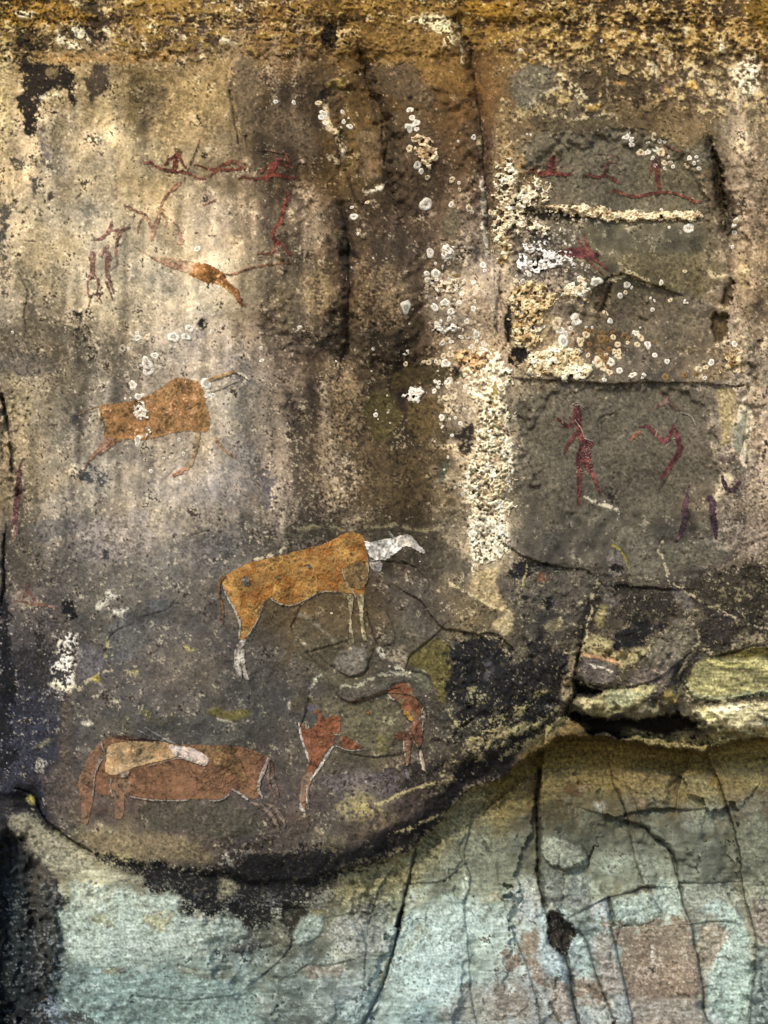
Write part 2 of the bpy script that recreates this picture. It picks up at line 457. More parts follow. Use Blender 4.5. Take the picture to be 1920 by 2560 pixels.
stain(T2((1210, 1440), (1290, 1340), (1330, 1400), (1290, 1520), (1220, 1540)), '5f5a46', .7, 5)
stain(T5((1200, 0), (1330, 0), (1350, 100), (1280, 90)), '544c3a', .6, 5)
stain(T5((180, 60), (270, 80), (260, 520), (160, 560), (150, 300)), '5e5444', .6, 7)
stain(T5((480, 340), (540, 320), (530, 460), (480, 600), (400, 620), (440, 500)), '1e1a18', .75, 8, holes=.5)
stain(T5((150, 900), (260, 840), (300, 1080), (180, 1100)), '201c1a', .75, 8, holes=.62)
stain(T5((620, 0), (900, 60), (1050, 300), (960, 500), (700, 500), (620, 300)), '857256', .5, 10, holes=.35)
stain(T5((280, 100), (520, 90), (520, 330), (330, 420), (280, 260)), '9a8460', .5, 10, holes=.35)
stain(T5((860, 730), (1180, 700), (1400, 760), (1360, 800), (1250, 790), (1180, 840), (1000, 840), (880, 900)), '3e3520', .8, 6, h=-.003)
stain(T5((700, 900), (900, 880), (960, 1060), (860, 1200), (760, 1200), (720, 1060)), '4b4428', .75, 5, h=.002)
stain(T5((960, 900), (1220, 860), (1200, 1160), (1060, 1230), (980, 1100)), '54462a', .7, 9, holes=.15)
stain(T5((600, 1240), (800, 1220), (1060, 1250), (1130, 1400), (1120, 1659), (640, 1659), (640, 1400)), '4a3f2c', .65, 12, holes=.28)
stain(T5((540, 740), (700, 740), (700, 1200), (600, 1300), (520, 1100), (480, 860)), '937c5c', .5, 12, holes=.45)
stain(T5((560, 1300), (700, 1340), (640, 1659), (420, 1659), (480, 1400)), 'a8957a', .55, 12, holes=.5)
stain(T5((380, 860), (470, 820), (560, 1500), (440, 1520)), '9a8a72', .5, 12, holes=.4)
stain(T5((40, 1400), (120, 1380), (120, 1659), (0, 1659)), '4c4a50', .6, 12, holes=.2)
stain(T5((1300, 1120), (1420, 1100), (1420, 1260), (1330, 1300)), '1a1814', .85, 6, holes=.2)
stain(T5((1250, 720), (1340, 720), (1290, 790)), '171410', .85, 5, holes=.15)
stain(T5((1190, 1350), (1240, 1330), (1240, 1480), (1190, 1470)), '4a4c42', .8, 3)
stain(T5((1210, 1160), (1270, 1120), (1220, 1240), (1190, 1240)), '3c3628', .8, 4)
# white vertical flow to the right of the centre
FLOW = T5((1300, 700), (1480, 560), (1600, 640), (1640, 900), (1659, 1659), (1340, 1659), (1330, 1400), (1400, 1250), (1420, 1040), (1380, 900))
stain(FLOW, 'ab9a78', .65, 9, holes=.15, h=.003)
stain(FLOW, 'e2d6b8', .8, 9, holes=.55, h=.002, n=NS)
stain(T5((1440, 1000), (1520, 960), (1640, 1000), (1640, 1659), (1360, 1659), (1400, 1300)), 'e2d4b4', .8, 8, holes=.5, h=.003, n=NS)
stain(T5((1400, 1490), (1430, 1560), (1400, 1580), (1375, 1520)), '2e2820', .8, 3, h=-.006)
stain(T5((1545, 1370), (1580, 1400), (1590, 1480), (1550, 1450)), '4a4640', .8, 3, h=-.006)
stain(T5((1430, 1360), (1460, 1400), (1450, 1470), (1420, 1440)), '5a5848', .8, 3, h=-.005)
stain(T8((1370, 0), (1620, 0), (1659, 200), (1659, 290), (1500, 350), (1400, 300), (1380, 150)), 'd8cfb4', .8, 8, holes=.22, h=.003)
stain(T8((1470, 190), (1510, 200), (1500, 320), (1465, 300)), '55503e', .9, 3, h=-.006)
stain(T8((1560, 30), (1600, 60), (1590, 130), (1565, 100)), '4a4438', .8, 3, h=-.004)
stain(T8((1400, 330), (1440, 330), (1420, 400), (1430, 440), (1395, 420)), 'd8cfb4', .8, 3, holes=.3, h=.002)
stain(T8((1370, 410), (1540, 360), (1600, 330), (1570, 440), (1590, 560), (1659, 620), (1659, 660), (1540, 640), (1450, 560), (1380, 500)), '9a8a68', .75, 4, h=.003)
stain(T8((1530, 690), (1659, 640), (1659, 800), (1540, 780)), 'a89a76', .75, 5, h=.003)
vein(T2((1462, 1180), (1462, 1280), (1480, 1400), (1495, 1520), (1510, 1640)), 5, 'e8dec4', .85, .15, .003)
vein(T5((1545, 820), (1560, 900), (1540, 960), (1540, 1150)), 4, '8c7c3c', .8, .1)
vein(T2((1440, 900), (1445, 960), (1450, 1020)), 4, 'cdbb8c', .8, .3)
vein(T2((1320, 170), (1330, 400)), 3, 'e0d4b0', .8, .4)

# right hand smooth grey panels
stain(T3((0, 430), (220, 420), (300, 460), (220, 620), (80, 720), (0, 640)), '5f5a4c', .8, 5)
stain(T3((0, 900), (700, 850), (900, 880), (1230, 940), (1280, 1000), (1290, 1200), (1290, 1350), (1240, 1360), (900, 1380), (500, 1330), (260, 1290), (260, 1180), (120, 1100)), '625c4c', .8, 10, 6, h=-.002, warp=2)
stain(T3((120, 740), (600, 760), (620, 850), (300, 870), (100, 830)), '4e4532', .7, 8)
stain(T3((320, 470), (560, 440), (800, 480), (960, 560), (860, 640), (560, 640), (420, 560)), '453a2a', .75, 9, holes=.12)
stain(T3((280, 620), (330, 590), (400, 640), (380, 670), (300, 670)), 'b39a6a', .8, 5, holes=.1, h=.003)
stain(T3((460, 680), (520, 670), (600, 690), (500, 720)), 'a88a4c', .85, 4, h=.003)
stain(T3((650, 530), (740, 525), (740, 545), (660, 550)), 'a8834e', .9, 3)
stain(T3((1130, 540), (1200, 530), (1215, 590), (1160, 570)), 'c8a25c', .9, 3, h=.003)
stain(T3((960, 580), (1010, 575), (1045, 605), (1010, 610)), 'b8905c', .9, 3)
stain(T3((90, 390), (150, 385), (140, 410), (90, 410)), 'b08a48', .8, 3)
stain(T3((1440, 400), (1600, 330), (1640, 500), (1560, 640), (1480, 620), (1420, 500)), 'ded2b4', .8, 10, holes=.4, h=.002)
stain(T3((1330, 180), (1370, 300), (1430, 380), (1400, 390), (1330, 310)), 'e6dcbc', .85, 6, holes=.25, h=.002)
stain(T3((1450, 500), (1490, 700), (1470, 760), (1440, 620)), 'c8bc9c', .75, 6, holes=.35)
stain(T3((1000, 330), (1060, 330), (1070, 410), (1030, 430)), 'cfc6a8', .7, 6, holes=.5)
stain(T3((850, 410), (930, 420), (960, 480), (940, 560), (920, 460)), 'c8c2a4', .75, 5, holes=.3)
stain(T3((700, 180), (740, 190), (720, 210)), 'e6dab8', .9, 3)
stain(T3((1100, 160), (1140, 200), (1130, 240), (1090, 190)), 'e0d2aa', .85, 4)
vein(T3((210, 470), (180, 580), (140, 640), (80, 740)), 3, '9a9274', .6, .3)
vein(T3((110, 690), (230, 590), (330, 580), (440, 540)), 4, 'c0b490', .7, .3)
vein(T3((300, 480), (370, 530), (460, 610), (510, 670)), 4, 'd8ccaa', .75, .3)
vein(T3((620, 420), (620, 560), (640, 680)), 4, 'b8ac8c', .6, .35)
vein(T3((200, 740), (350, 760), (520, 755), (650, 730)), 3, 'cfc29c', .75, .5)
vein(T3((1160, 420), (1220, 500), (1280, 560), (1350, 620), (1390, 690)), 4, 'd0c4a0', .75, .4)
vein(T3((1100, 520), (1160, 480), (1210, 470)), 4, 'cfc29c', .75, .4)
vein(T3((850, 230), (900, 260), (960, 300)), 5, 'd8ccaa', .75, .4)
stain(T3((1400, 1080), (1659, 950), (1700, 1659), (1400, 1659), (1400, 1500)), '94826a', .4, 12, holes=.4)
stain(T3((560, 640), (900, 620), (1300, 740), (1320, 900), (1100, 920), (760, 840), (640, 760)), '5a4a32', .6, 10, holes=.3)
stain(T6((0, 0), (420, 20), (560, 70), (600, 160), (560, 200), (480, 100), (300, 160), (0, 180)), '33302a', .45, 9, holes=.3)
stain(T6((60, 1010), (160, 820), (440, 820), (660, 860), (1240, 830), (1300, 1000), (1320, 1200), (1280, 1460), (1200, 1500), (1100, 1659), (0, 1659), (0, 1250), (60, 1150)), '5a5448', .72, 12, 7, warp=2)
stain(T6((620, 1080), (860, 1110), (960, 1200), (900, 1360), (760, 1480), (640, 1400), (560, 1200)), '5a5346', .5, 8)
stain(T6((560, 330), (700, 220), (1000, 220), (1260, 300), (1280, 560), (1000, 640), (720, 600), (600, 500)), '5c5344', .7, 7)
stain(T6((640, -10), (1000, -30), (1300, -20), (1400, 100), (1300, 250), (960, 240), (760, 130)), '5f563e', .65, 7)
stain(T6((1150, 280), (1260, 270), (1300, 330), (1180, 370)), '7a7060', .6, 6)
stain(T6((1300, 850), (1440, 850), (1460, 1000), (1440, 1100), (1400, 1250), (1350, 1260), (1360, 1120), (1340, 960)), '948660', .75, 6)
stain(T6((1440, 1080), (1500, 960), (1560, 1000), (1520, 1180), (1500, 1330), (1450, 1240)), '7f8272', .7, 5)
stain(T6((1340, 1400), (1440, 1430), (1480, 1460), (1400, 1480), (1330, 1600), (1310, 1590)), 'c2b494', .8, 6, holes=.15)
stain(T6((1450, 0), (1560, 0), (1540, 200), (1460, 230)), 'a5936a', .6, 8, holes=.2)
stain(T6((1280, 100), (1400, 110), (1380, 150), (1290, 130)), 'd2c096', .75, 5, holes=.3)
vein(T6((1550, 840), (1530, 920), (1480, 970), (1560, 1040), (1550, 1120), (1480, 1290), (1500, 1350)), 5, 'd8ccb0', .8, .2)
vein(T6((1480, 970), (1470, 1060), (1440, 1100)), 5, 'cfc5a8', .8, .2)
vein(T6((1530, 1000), (1510, 1200), (1540, 1330)), 4, 'b8b094', .7, .3)
stain(T6((1500, 860), (1659, 700), (1680, 1659), (1500, 1659), (1540, 1300), (1580, 1100)), 'a0907a', .55, 12, holes=.3)
stain(T6((560, 1540), (620, 1500), (640, 1450), (690, 1400), (640, 1560), (700, 1640), (600, 1560)), '211e1c', .85, 9, holes=.35)
stain(T6((440, 810), (180, 805), (300, 790)), '2c241a', .9, 3)
stain(T6((1000, 590), (1280, 620), (1270, 640), (1000, 615)), '48402e', .7, 4)
stain(T6((1290, 560), (1500, 560), (1480, 780), (1260, 840), (1200, 800), (1270, 700)), '6e5c42', .6, 8, holes=.3)

# crust ground colours
stain(T2((1540, 700), (1659, 640), (1659, 1659), (1540, 1659), (1510, 1400), (1540, 1000)), '7c6a4c', .6, 9, holes=.2)
stain(T3((-60, 820), (60, 1000), (220, 1180), (260, 1290), (120, 1360), (-60, 1240)), '8c744e', .6, 10, holes=.25)
stain(T3((60, 1360), (180, 1340), (440, 1370), (520, 1430), (380, 1450), (200, 1430), (60, 1400)), '17130d', .85, 7, holes=.25, h=-.006)
stain(T3((80, 1500), (300, 1500), (330, 1659), (120, 1659)), '2c2a28', .8, 9, holes=.25)
stain(T6((110, 20), (240, 0), (240, 90), (140, 110)), '161412', .85, 8, holes=.1)
stain(T6((20, 180), (260, 170), (280, 330), (240, 420), (20, 460)), '7c6644', .7, 8, holes=.2, h=.002)
stain(T6((0, 390), (260, 380), (360, 480), (220, 560), (60, 600), (0, 560)), '8c7a58', .7, 8, holes=.25, h=.002)
stain(T6((480, 500), (780, 490), (740, 600), (700, 660), (420, 600), (380, 540)), '453826', .75, 8, holes=.15)
stain(T6((0, 580), (120, 570), (100, 690), (0, 720)), '16130f', .88, 8, holes=.15, h=-.003)
stain(T6((560, 180), (650, 200), (600, 330), (580, 450), (540, 440), (530, 300)), '4c4030', .8, 5, h=-.006)
stain(ZD((1160, 400), (1270, 400), (1280, 480), (1180, 490)), '100f0e', .9, 7, holes=.1)
stain(ZD((940, 1190), (1180, 1150), (1080, 1270), (980, 1270)), '14110e', .9, 7, holes=.15, h=-.003)
stain(ZD((920, 820), (1000, 780), (1000, 1150), (940, 1040)), '1a1712', .85, 4, holes=.15, h=-.008)
stain(ZD((600, 680), (800, 700), (860, 900), (820, 1060), (640, 1060)), '877660', .6, 8)
stain(ZD((640, 240), (730, 240), (740, 420), (650, 430)), '332f2c', .75, 8, holes=.35)

# lower part of the painted panel
stain(T7((0, 520), (60, 600), (70, 900), (120, 1150), (60, 1300), (110, 1659), (-40, 1659)), '16181c', .92, 10, holes=.14)
stain(T7((50, 900), (200, 850), (360, 900), (400, 1100), (260, 1160), (120, 1100)), '2a2a2a', .75, 12, holes=.35)
stain(T7((380, 590), (450, 580), (520, 660), (480, 690), (400, 640)), '15161a', .88, 6, holes=.15)
stain(T7((210, 780), (280, 790), (260, 900), (220, 880)), '201e1c', .85, 7, holes=.25)
stain(T7((380, 800), (440, 760), (530, 740), (500, 850), (500, 1000), (490, 1120), (400, 1200), (380, 1100), (320, 1000), (370, 920)), 'ded8c8', .85, 10, holes=.5, h=.003)
stain(T7((300, 1090), (400, 1080), (500, 1160), (420, 1190), (320, 1130)), 'cfc9ac', .8, 8, holes=.35, h=.002)
stain(T7((620, 610), (680, 560), (700, 500), (760, 520), (700, 580), (680, 650), (630, 640)), 'cdcabb', .8, 8, holes=.35, h=.002)
stain(T7((700, 640), (850, 610), (820, 660), (700, 670)), 'c8c4b4', .75, 6, holes=.4)
stain(T7((500, 860), (640, 880), (690, 960), (640, 1080), (500, 1100)), '605e62', .6, 9)
stain(T7((980, 560), (1120, 560), (1080, 660), (980, 650)), '5c5e64', .6, 8)
stain(T7((1310, 590), (1420, 580), (1440, 700), (1340, 690)), '413f3a', .7, 5, h=-.002)
stain(T7((150, 60), (480, 30), (480, 180), (200, 190)), '504f4e', .6, 12)
stain(T7((480, 60), (1060, -60), (1080, 200), (700, 360), (500, 300)), '8b837e', .55, 14, holes=.3)
stain(T7((970, -40), (1080, -40), (1070, 150), (990, 180)), 'a89c86', .6, 9)
stain(T7((1090, 160), (1500, 120), (1500, 320), (1200, 350)), '524f4e', .45, 14)
stain(T7((1100, -60), (1450, -40), (1600, 60), (1300, 180), (1120, 120)), '857b6a', .5, 12, holes=.3)
stain(T7((660, 230), (720, 240), (720, 320), (670, 320)), '26262a', .8, 6, holes=.35)
stain(T7((50, 500), (200, 520), (240, 620), (120, 640)), '8e8272', .6, 8)
stain(T7((700, 700), (860, 680), (1000, 900), (800, 1000), (700, 900)), '5a5b5b', .5, 9)
stain(T7((1180, 870), (1260, 880), (1240, 905), (1190, 900)), 'b8b06c', .85, 4, holes=.1, h=.002)
stain(T7((1320, 1300), (1400, 1250), (1480, 1300), (1560, 1265), (1650, 1300), (1560, 1340), (1440, 1345)), '5c5630', .85, 4, h=.003)
stain(T7((1400, 1340), (1500, 1350), (1490, 1358), (1410, 1350)), 'd8d4b8', .85, 2)
stain(T7((700, 1310), (1140, 1300), (1150, 1340), (1040, 1400), (720, 1380)), '7c7844', .8, 9, holes=.78)
stain(T7((740, 1340), (1140, 1320), (1060, 1420), (740, 1400)), '1f1e16', .8, 7, holes=.82)
stain(T7((540, 1350), (600, 1360), (580, 1385), (540, 1380)), 'c8c4b0', .85, 4)
stain(T7((240, 1600), (320, 1610), (300, 1659), (240, 1659)), 'c4c0ae', .7, 8, holes=.4)
stain(T7((150, 1530), (260, 1500), (340, 1440), (340, 1500), (250, 1550)), '7c7652', .65, 7, holes=.4)
stain(T7((400, 1180), (480, 1180), (470, 1659), (360, 1659)), '54493c', .55, 10)
stain(T7((860, 850), (1300, 880), (1500, 1000), (1300, 1180), (900, 1160), (800, 1000)), '5e564a', .4, 14, holes=.25)
stain(T7((1000, 750), (1100, 745), (1100, 760), (990, 765)), 'c8bc9c', .8, 4, holes=.3)
vein(T7((500, 1150), (580, 1100), (680, 1040), (720, 1010)), 4, 'b8ac88', .7, .4)
vein(T7((700, 820), (700, 900), (690, 940)), 4, 'a8a06c', .7, .3)
stain(T7((600, 1080), (650, 1070), (650, 1100), (610, 1110)), '94893c', .8, 4)
vein(T7((790, 1030), (830, 1050), (880, 1040)), 4, 'a8a06c', .75, .3)

# upper edge of the ledge right of the main antelope, and the flaked zone
stain(T8((200, 60), (700, 70), (1200, 110), (1400, 330), (1350, 420), (1000, 400), (820, 260), (740, 130), (560, 120), (300, 200), (180, 240)), '403c32', .6, 10, holes=.12)
stain(T8((250, 670), (400, 700), (560, 860), (600, 1000), (420, 1000), (230, 900)), '4a4536', .6, 8, holes=.1)
stain(T8((980, 950), (1130, 800), (1250, 850), (1290, 1000), (1230, 1250), (1150, 1200), (1120, 1030), (1000, 1000)), '5a5430', .85, 7)
BLK = T8((1240, 830), (1560, 810), (1620, 900), (1659, 920), (1700, 1170), (1560, 1280), (1400, 1350), (1320, 1390), (1290, 1240), (1210, 1200), (1270, 1040))
stain(BLK, '1b1c1e', .93, 10, holes=.06)
stain(T8((1380, 1110), (1520, 1160), (1500, 1260), (1400, 1260), (1360, 1200)), '8c8562', .7, 9, holes=.6)
stain(T8((1460, 1000), (1520, 960), (1540, 1080), (1480, 1100)), '5c5a5e', .6, 7, holes=.2)
stain(T8((820, 780), (1000, 600), (1180, 780), (1150, 800), (1000, 950), (880, 870)), '5e5a4c', .45, 7)
stain(T8((850, 880), (970, 880), (990, 1010), (900, 1000), (830, 950)), '908672', .7, 8, holes=.3)
stain(T8((1010, 1010), (1100, 1020), (1150, 1120), (1140, 1170), (1080, 1165), (1020, 1100)), '5b5b4c', .8, 4, h=.004)
stain(T8((500, 960), (600, 880), (720, 880), (735, 960), (680, 1060), (590, 1080), (520, 1040)), '6a655c', .8, 4, h=.006)
stain(T8((340, 1090), (560, 1130), (640, 1120), (700, 1060), (520, 1070), (420, 1020), (370, 1040)), '615f4c', .5, 6)
stain(T8((540, 1150), (800, 1130), (880, 1040), (1000, 1050), (1010, 1100), (880, 1110), (830, 1170), (660, 1230), (570, 1235), (535, 1190)), '504c44', .8, 3, h=.0045)
stain(T8((340, 1180), (540, 1200), (560, 1290), (540, 1300), (480, 1330), (340, 1290)), '56503e', .65, 6, holes=.15)
stain(T8((550, 1240), (860, 1190), (950, 1300), (990, 1400), (880, 1440), (870, 1560), (760, 1590), (600, 1440), (560, 1330)), '55513f', .75, 5, h=-.003)
stain(T8((780, 1430), (850, 1440), (850, 1580), (780, 1580)), '69653f', .6, 6, holes=.3)
stain(T8((800, 1330), (900, 1330), (930, 1380), (850, 1400)), '8c8870', .65, 8, holes=.4)
stain(T8((330, 1250), (410, 1250), (400, 1290), (340, 1300)), '55505a', .7, 4)
stain(T8((220, 1180), (330, 1170), (330, 1300), (250, 1320), (210, 1260)), '3f3a2c', .6, 6)
stain(T8((350, 1090), (420, 1040), (430, 1060), (370, 1110), (350, 1150)), 'd4d2bc', .85, 4, holes=.3, h=.002)
stain(T8((790, 870), (820, 870), (850, 930), (820, 960)), 'd4d0bc', .85, 4, holes=.2, h=.002)
stain(T8((210, 770), (330, 850), (320, 880), (250, 830)), 'c2ba98', .75, 6, holes=.4)
stain(T8((290, 860), (330, 850), (320, 885)), 'e8e4d4', .8, 4, holes=.3)
stain(T8((200, 1220), (230, 1210), (220, 1290), (200, 1260)), 'd0cab0', .8, 5, holes=.4)
stain(T8((150, -60), (190, -60), (185, 130), (150, 130)), 'b5a890', .7, 6, holes=.25)
stain(T8((540, 40), (620, 10), (700, 30), (650, 90), (560, 90)), '8a7c68', .7, 6, holes=.25)
vein(T8((0, 310), (60, 290), (140, 265), (180, 230), (190, 200)), 4, 'c8bca0', .8, .25)
vein(T8((270, 110), (420, 90), (560, 110), (800, 90), (900, 95), (1100, 110), (1200, 100)), 3, '9a926c', .6, .35)
vein(T8((540, 1130), (660, 1130), (740, 1080), (860, 1040), (1000, 1050)), 4, '9c9a86', .8, .1)
vein(T8((860, 990), (940, 1010), (1000, 1030)), 3, 'd0ccb4', .8, .2)
vein(T8((280, 670), (330, 680), (420, 750), (500, 830)), 4, '77746a', .7, .2)
vein(T8((1270, 470), (1380, 520), (1500, 600), (1659, 660)), 4, 'c0b28a', .8, .2, .003)

# the black bulging border of the panel
stain(T8((1400, 1440), (1560, 1330), (1659, 1270), (1700, 1659), (1560, 1600), (1480, 1500)), '1d1d20', .9, 9, holes=.1)
stain(T8((1350, 1460), (1500, 1420), (1659, 1350), (1659, 1400), (1520, 1480), (1440, 1620), (1480, 1520), (1400, 1490)), '9c9564', .8, 7, holes=.3, h=.003)
stain(T11((640, 60), (1000, -20), (1200, -40), (1659, -60), (1640, 20), (1450, 110), (1240, 60), (1000, 130), (880, 180)), '201e1e', .85, 9, holes=.18)
stain(T11((1250, 60), (1360, 110), (1460, 110), (1640, 10), (1600, 50), (1430, 130), (1340, 130)), 'a89868', .8, 6, holes=.25)
stain(T11((880, 170), (1150, 100), (1360, 130), (1300, 220), (1180, 350), (1000, 440), (900, 430), (960, 350), (880, 260)), '3b3430', .85, 8)
stain(T11((560, 540), (700, 520), (880, 440), (1080, 380), (1180, 330), (1060, 460), (920, 560), (780, 600), (620, 640)), '1c1a1a', .9, 9, holes=.12)
stain(T11((560, 620), (740, 540), (860, 510), (780, 580), (640, 640), (540, 660)), '8a8262', .6, 8, holes=.4)
stain(T11((470, 280), (620, 110), (700, 120), (820, 260), (940, 300), (900, 400), (720, 460), (600, 360)), '7d7554', .75, 14, holes=.3)
stain(T11((620, 200), (860, 260), (880, 360), (740, 430), (640, 340)), 'a89a66', .5, 12, holes=.4)
stain(T11((360, 40), (700, 20), (1000, 0), (980, 90), (860, 180), (700, 150), (540, 180), (420, 120)), '6f6668', .6, 14, holes=.3)
stain(T11((370, 370), (400, 350), (440, 440), (470, 560), (520, 640), (440, 640), (380, 500)), '88806a', .65, 8, holes=.3)
stain(T11((0, 340), (340, 360), (420, 440), (500, 480), (560, 460), (560, 540), (300, 560), (0, 520)), '47433c', .6, 9, holes=.2)
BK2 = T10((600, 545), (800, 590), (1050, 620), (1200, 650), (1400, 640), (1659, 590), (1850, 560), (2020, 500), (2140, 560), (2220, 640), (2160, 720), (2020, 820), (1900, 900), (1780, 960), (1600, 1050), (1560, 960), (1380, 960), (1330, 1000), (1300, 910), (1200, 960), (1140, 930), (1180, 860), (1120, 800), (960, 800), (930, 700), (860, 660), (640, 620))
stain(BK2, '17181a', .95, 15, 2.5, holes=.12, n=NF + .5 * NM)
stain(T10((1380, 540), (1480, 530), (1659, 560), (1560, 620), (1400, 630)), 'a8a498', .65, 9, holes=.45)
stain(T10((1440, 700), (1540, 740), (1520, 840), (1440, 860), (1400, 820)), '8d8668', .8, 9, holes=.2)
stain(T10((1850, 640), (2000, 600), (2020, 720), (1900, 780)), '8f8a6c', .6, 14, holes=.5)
crack(T10((100, 130), (240, 180), (255, 280), (330, 370), (430, 450), (600, 545)), 7, .015, dark=.9)
stain(T10((90, 130), (150, 90), (250, 130), (260, 260), (240, 300), (130, 290), (70, 280)), '17181c', .92, 6, holes=.05)
stain(T10((150, 190), (200, 170), (230, 230), (200, 250)), '9a9450', .9, 2)
stain(T10((180, 270), (220, 260), (215, 290)), 'b0ac94', .85, 2)
stain(T10((500, 420), (620, 400), (900, 420), (1200, 420), (1260, 500), (1400, 560), (1380, 630), (1100, 600), (800, 570), (600, 520)), '6c614b', .7, 8, h=.002)
stain(T10((560, 390), (640, 395), (760, 410), (640, 425)), 'a09c8c', .7, 7, holes=.3)
stain(T10((850, 180), (1659, 200), (1700, 420), (1500, 480), (1200, 420), (900, 380)), '46443a', .7, 10)
stain(T10((270, 0), (520, 0), (520, 200), (540, 380), (400, 380), (290, 280)), '5a5148', .6, 8)

# ------------------------------------------------------------------ bedrock under the lip
stain(T10((40, 320), (130, 290), (240, 330), (400, 450), (600, 560), (640, 620), (420, 690), (260, 600), (180, 460), (80, 430)), 'a39c78', .75, 8, h=.004)
stain(T10((240, 520), (600, 620), (900, 700), (930, 760), (700, 760), (450, 720), (260, 640)), 'a8a88c', .6, 10)
stain(T10((450, 720), (640, 760), (930, 800), (1160, 820), (1180, 880), (1120, 930), (1300, 980), (1500, 950), (1600, 1020), (1600, 1100), (1300, 1200), (900, 1300), (480, 1280), (420, 1100), (360, 940), (470, 880)), 'a6b4a4', .7, 9, h=.003)
stain(T10((380, 1330), (520, 1290), (1000, 1300), (1400, 1360), (1659, 1400), (1659, 1700), (600, 1700), (400, 1540)), '88a299', .6, 12, n=NL)
stain(T10((640, 940), (760, 930), (720, 1060), (600, 1000)), '86835a', .6, 9, holes=.2)
stain(T10((900, 960), (1150, 900), (1120, 1010), (1060, 1100), (940, 1000)), '9a9264', .6, 9, holes=.25)
stain(T10((660, 1290), (800, 1300), (740, 1340), (660, 1340)), '8f8660', .7, 7, holes=.2)
stain(T10((1100, 1270), (1300, 1300), (1400, 1340), (1560, 1310), (1500, 1360), (1320, 1380), (1200, 1340)), '86826a', .55, 8, holes=.2)
stain(T10((0, 440), (160, 460), (230, 700), (210, 1200), (240, 1659), (-60, 1700), (-60, 500)), '1a2228', .88, 10)
stain(T10((0, 500), (140, 500), (170, 760), (120, 1100), (0, 1000)), '33424a', .55, 12, holes=.3)
stain(T10((20, 1100), (200, 1000), (200, 1500), (60, 1600)), '2e404a', .5, 12, holes=.3)
stain(T10((180, 600), (290, 620), (400, 780), (430, 880), (360, 930), (400, 1060), (340, 1100), (360, 1380), (300, 1500), (230, 1300), (210, 1000), (160, 720)), '46423c', .8, 9, holes=.08)
stain(T10((240, 1440), (340, 1460), (420, 1580), (560, 1640), (560, 1700), (300, 1700), (240, 1560)), '7886a2', .6, 12, holes=.35)
stain(T10((400, 1560), (560, 1590), (640, 1659), (680, 1700), (480, 1700)), '3c3c36', .7, 9, holes=.1)
stain(T10((360, 920), (420, 930), (410, 1030), (370, 980)), 'b4c0aa', .8, 4, h=.003)
stain(T10((300, 1060), (350, 1120), (330, 1160)), 'b8c0c8', .6, 7, holes=.4)
stain(T10((1485, 1180), (1560, 1145), (1680, 1135), (1700, 1190), (1540, 1205)), '4e4a4a', .9, 3, h=.012)
stain(T10((1560, 990), (1640, 960), (1659, 1040), (1580, 1060)), '26221e', .85, 7, holes=.2)
for p in [(845, 1517, 14, 6), (600, 1190, 5, 3)]:
    stain([(p[0] / K + math.cos(t) * p[2] / K, 1920 + p[1] / K + math.sin(t) * p[3] / K) for t in np.linspace(0, 6, 8)], '2c2a28', .9, 1, 2)
stain(T11((160, 900), (300, 900), (340, 930), (300, 1040), (240, 1060), (160, 1020)), '2c261c', .75, 9, holes=.2, h=-.01)
stain(T11((230, 1080), (280, 1000), (350, 930), (420, 950), (440, 1060), (340, 1140), (250, 1160)), '9aa898', .7, 6, h=.012)
stain(T11((330, 910), (470, 920), (430, 960), (340, 930)), '9a8a50', .7, 6)
stain(T11((480, 660), (700, 640), (620, 760), (480, 800), (430, 780)), '3a342c', .75, 9, holes=.3)
stain(T11((800, 680), (900, 690), (880, 760), (870, 850), (830, 840), (790, 780)), '55504a', .8, 5, h=.004)
stain(T11((580, 940), (760, 800), (880, 860), (830, 930), (660, 960)), '54504a', .65, 9)
stain(T11((500, 960), (760, 960), (900, 1060), (860, 1200), (640, 1240), (460, 1120)), '86837c', .6, 9)
stain(T11((290, 1300), (360, 1265), (460, 1280), (570, 1260), (570, 1340), (450, 1350), (370, 1380)), '8c7a66', .6, 8, 8, h=.004)
stain(T11((1000, 520), (1060, 480), (1120, 560), (1100, 720), (1040, 860), (1000, 700)), '85784c', .7, 8, holes=.15)
stain(T11((1050, 1010), (1110, 1020), (1060, 1150), (960, 1220), (900, 1240), (960, 1130)), '948a5c', .75, 7, holes=.15)
stain(T11((980, 780), (1050, 760), (1060, 900), (980, 900)), 'a2a098', .6, 7)
stain(T11((960, 950), (1200, 830), (1659, 850), (1659, 1050), (1380, 1100), (1380, 1380), (1300, 1500), (1150, 1520), (900, 1500), (820, 1400), (900, 1200)), '93a3a0', .6, 12)
stain(T11((1280, 1480), (1380, 1390), (1659, 1380), (1659, 1700), (1420, 1700), (1200, 1659), (1160, 1540)), '8a7c70', .55, 12, 12)
stain(T11((1340, 650), (1390, 660), (1380, 790), (1350, 850), (1335, 790)), 'a4aa9c', .8, 4, h=.004)
stain(T11((1510, 810), (1580, 795), (1580, 830), (1510, 840)), '94816a', .7, 5)
stain(T11((800, 1360), (880, 1200), (860, 1300), (820, 1420)), '8a8460', .7, 6)
stain(T11((520, 1500), (740, 1440), (800, 1470), (700, 1659), (540, 1659)), '7c9698', .5, 9)
stain(T11((1190, 380), (1659, 200), (1659, 640), (1560, 680), (1220, 760), (1180, 560)), '7b7653', .6, 10)

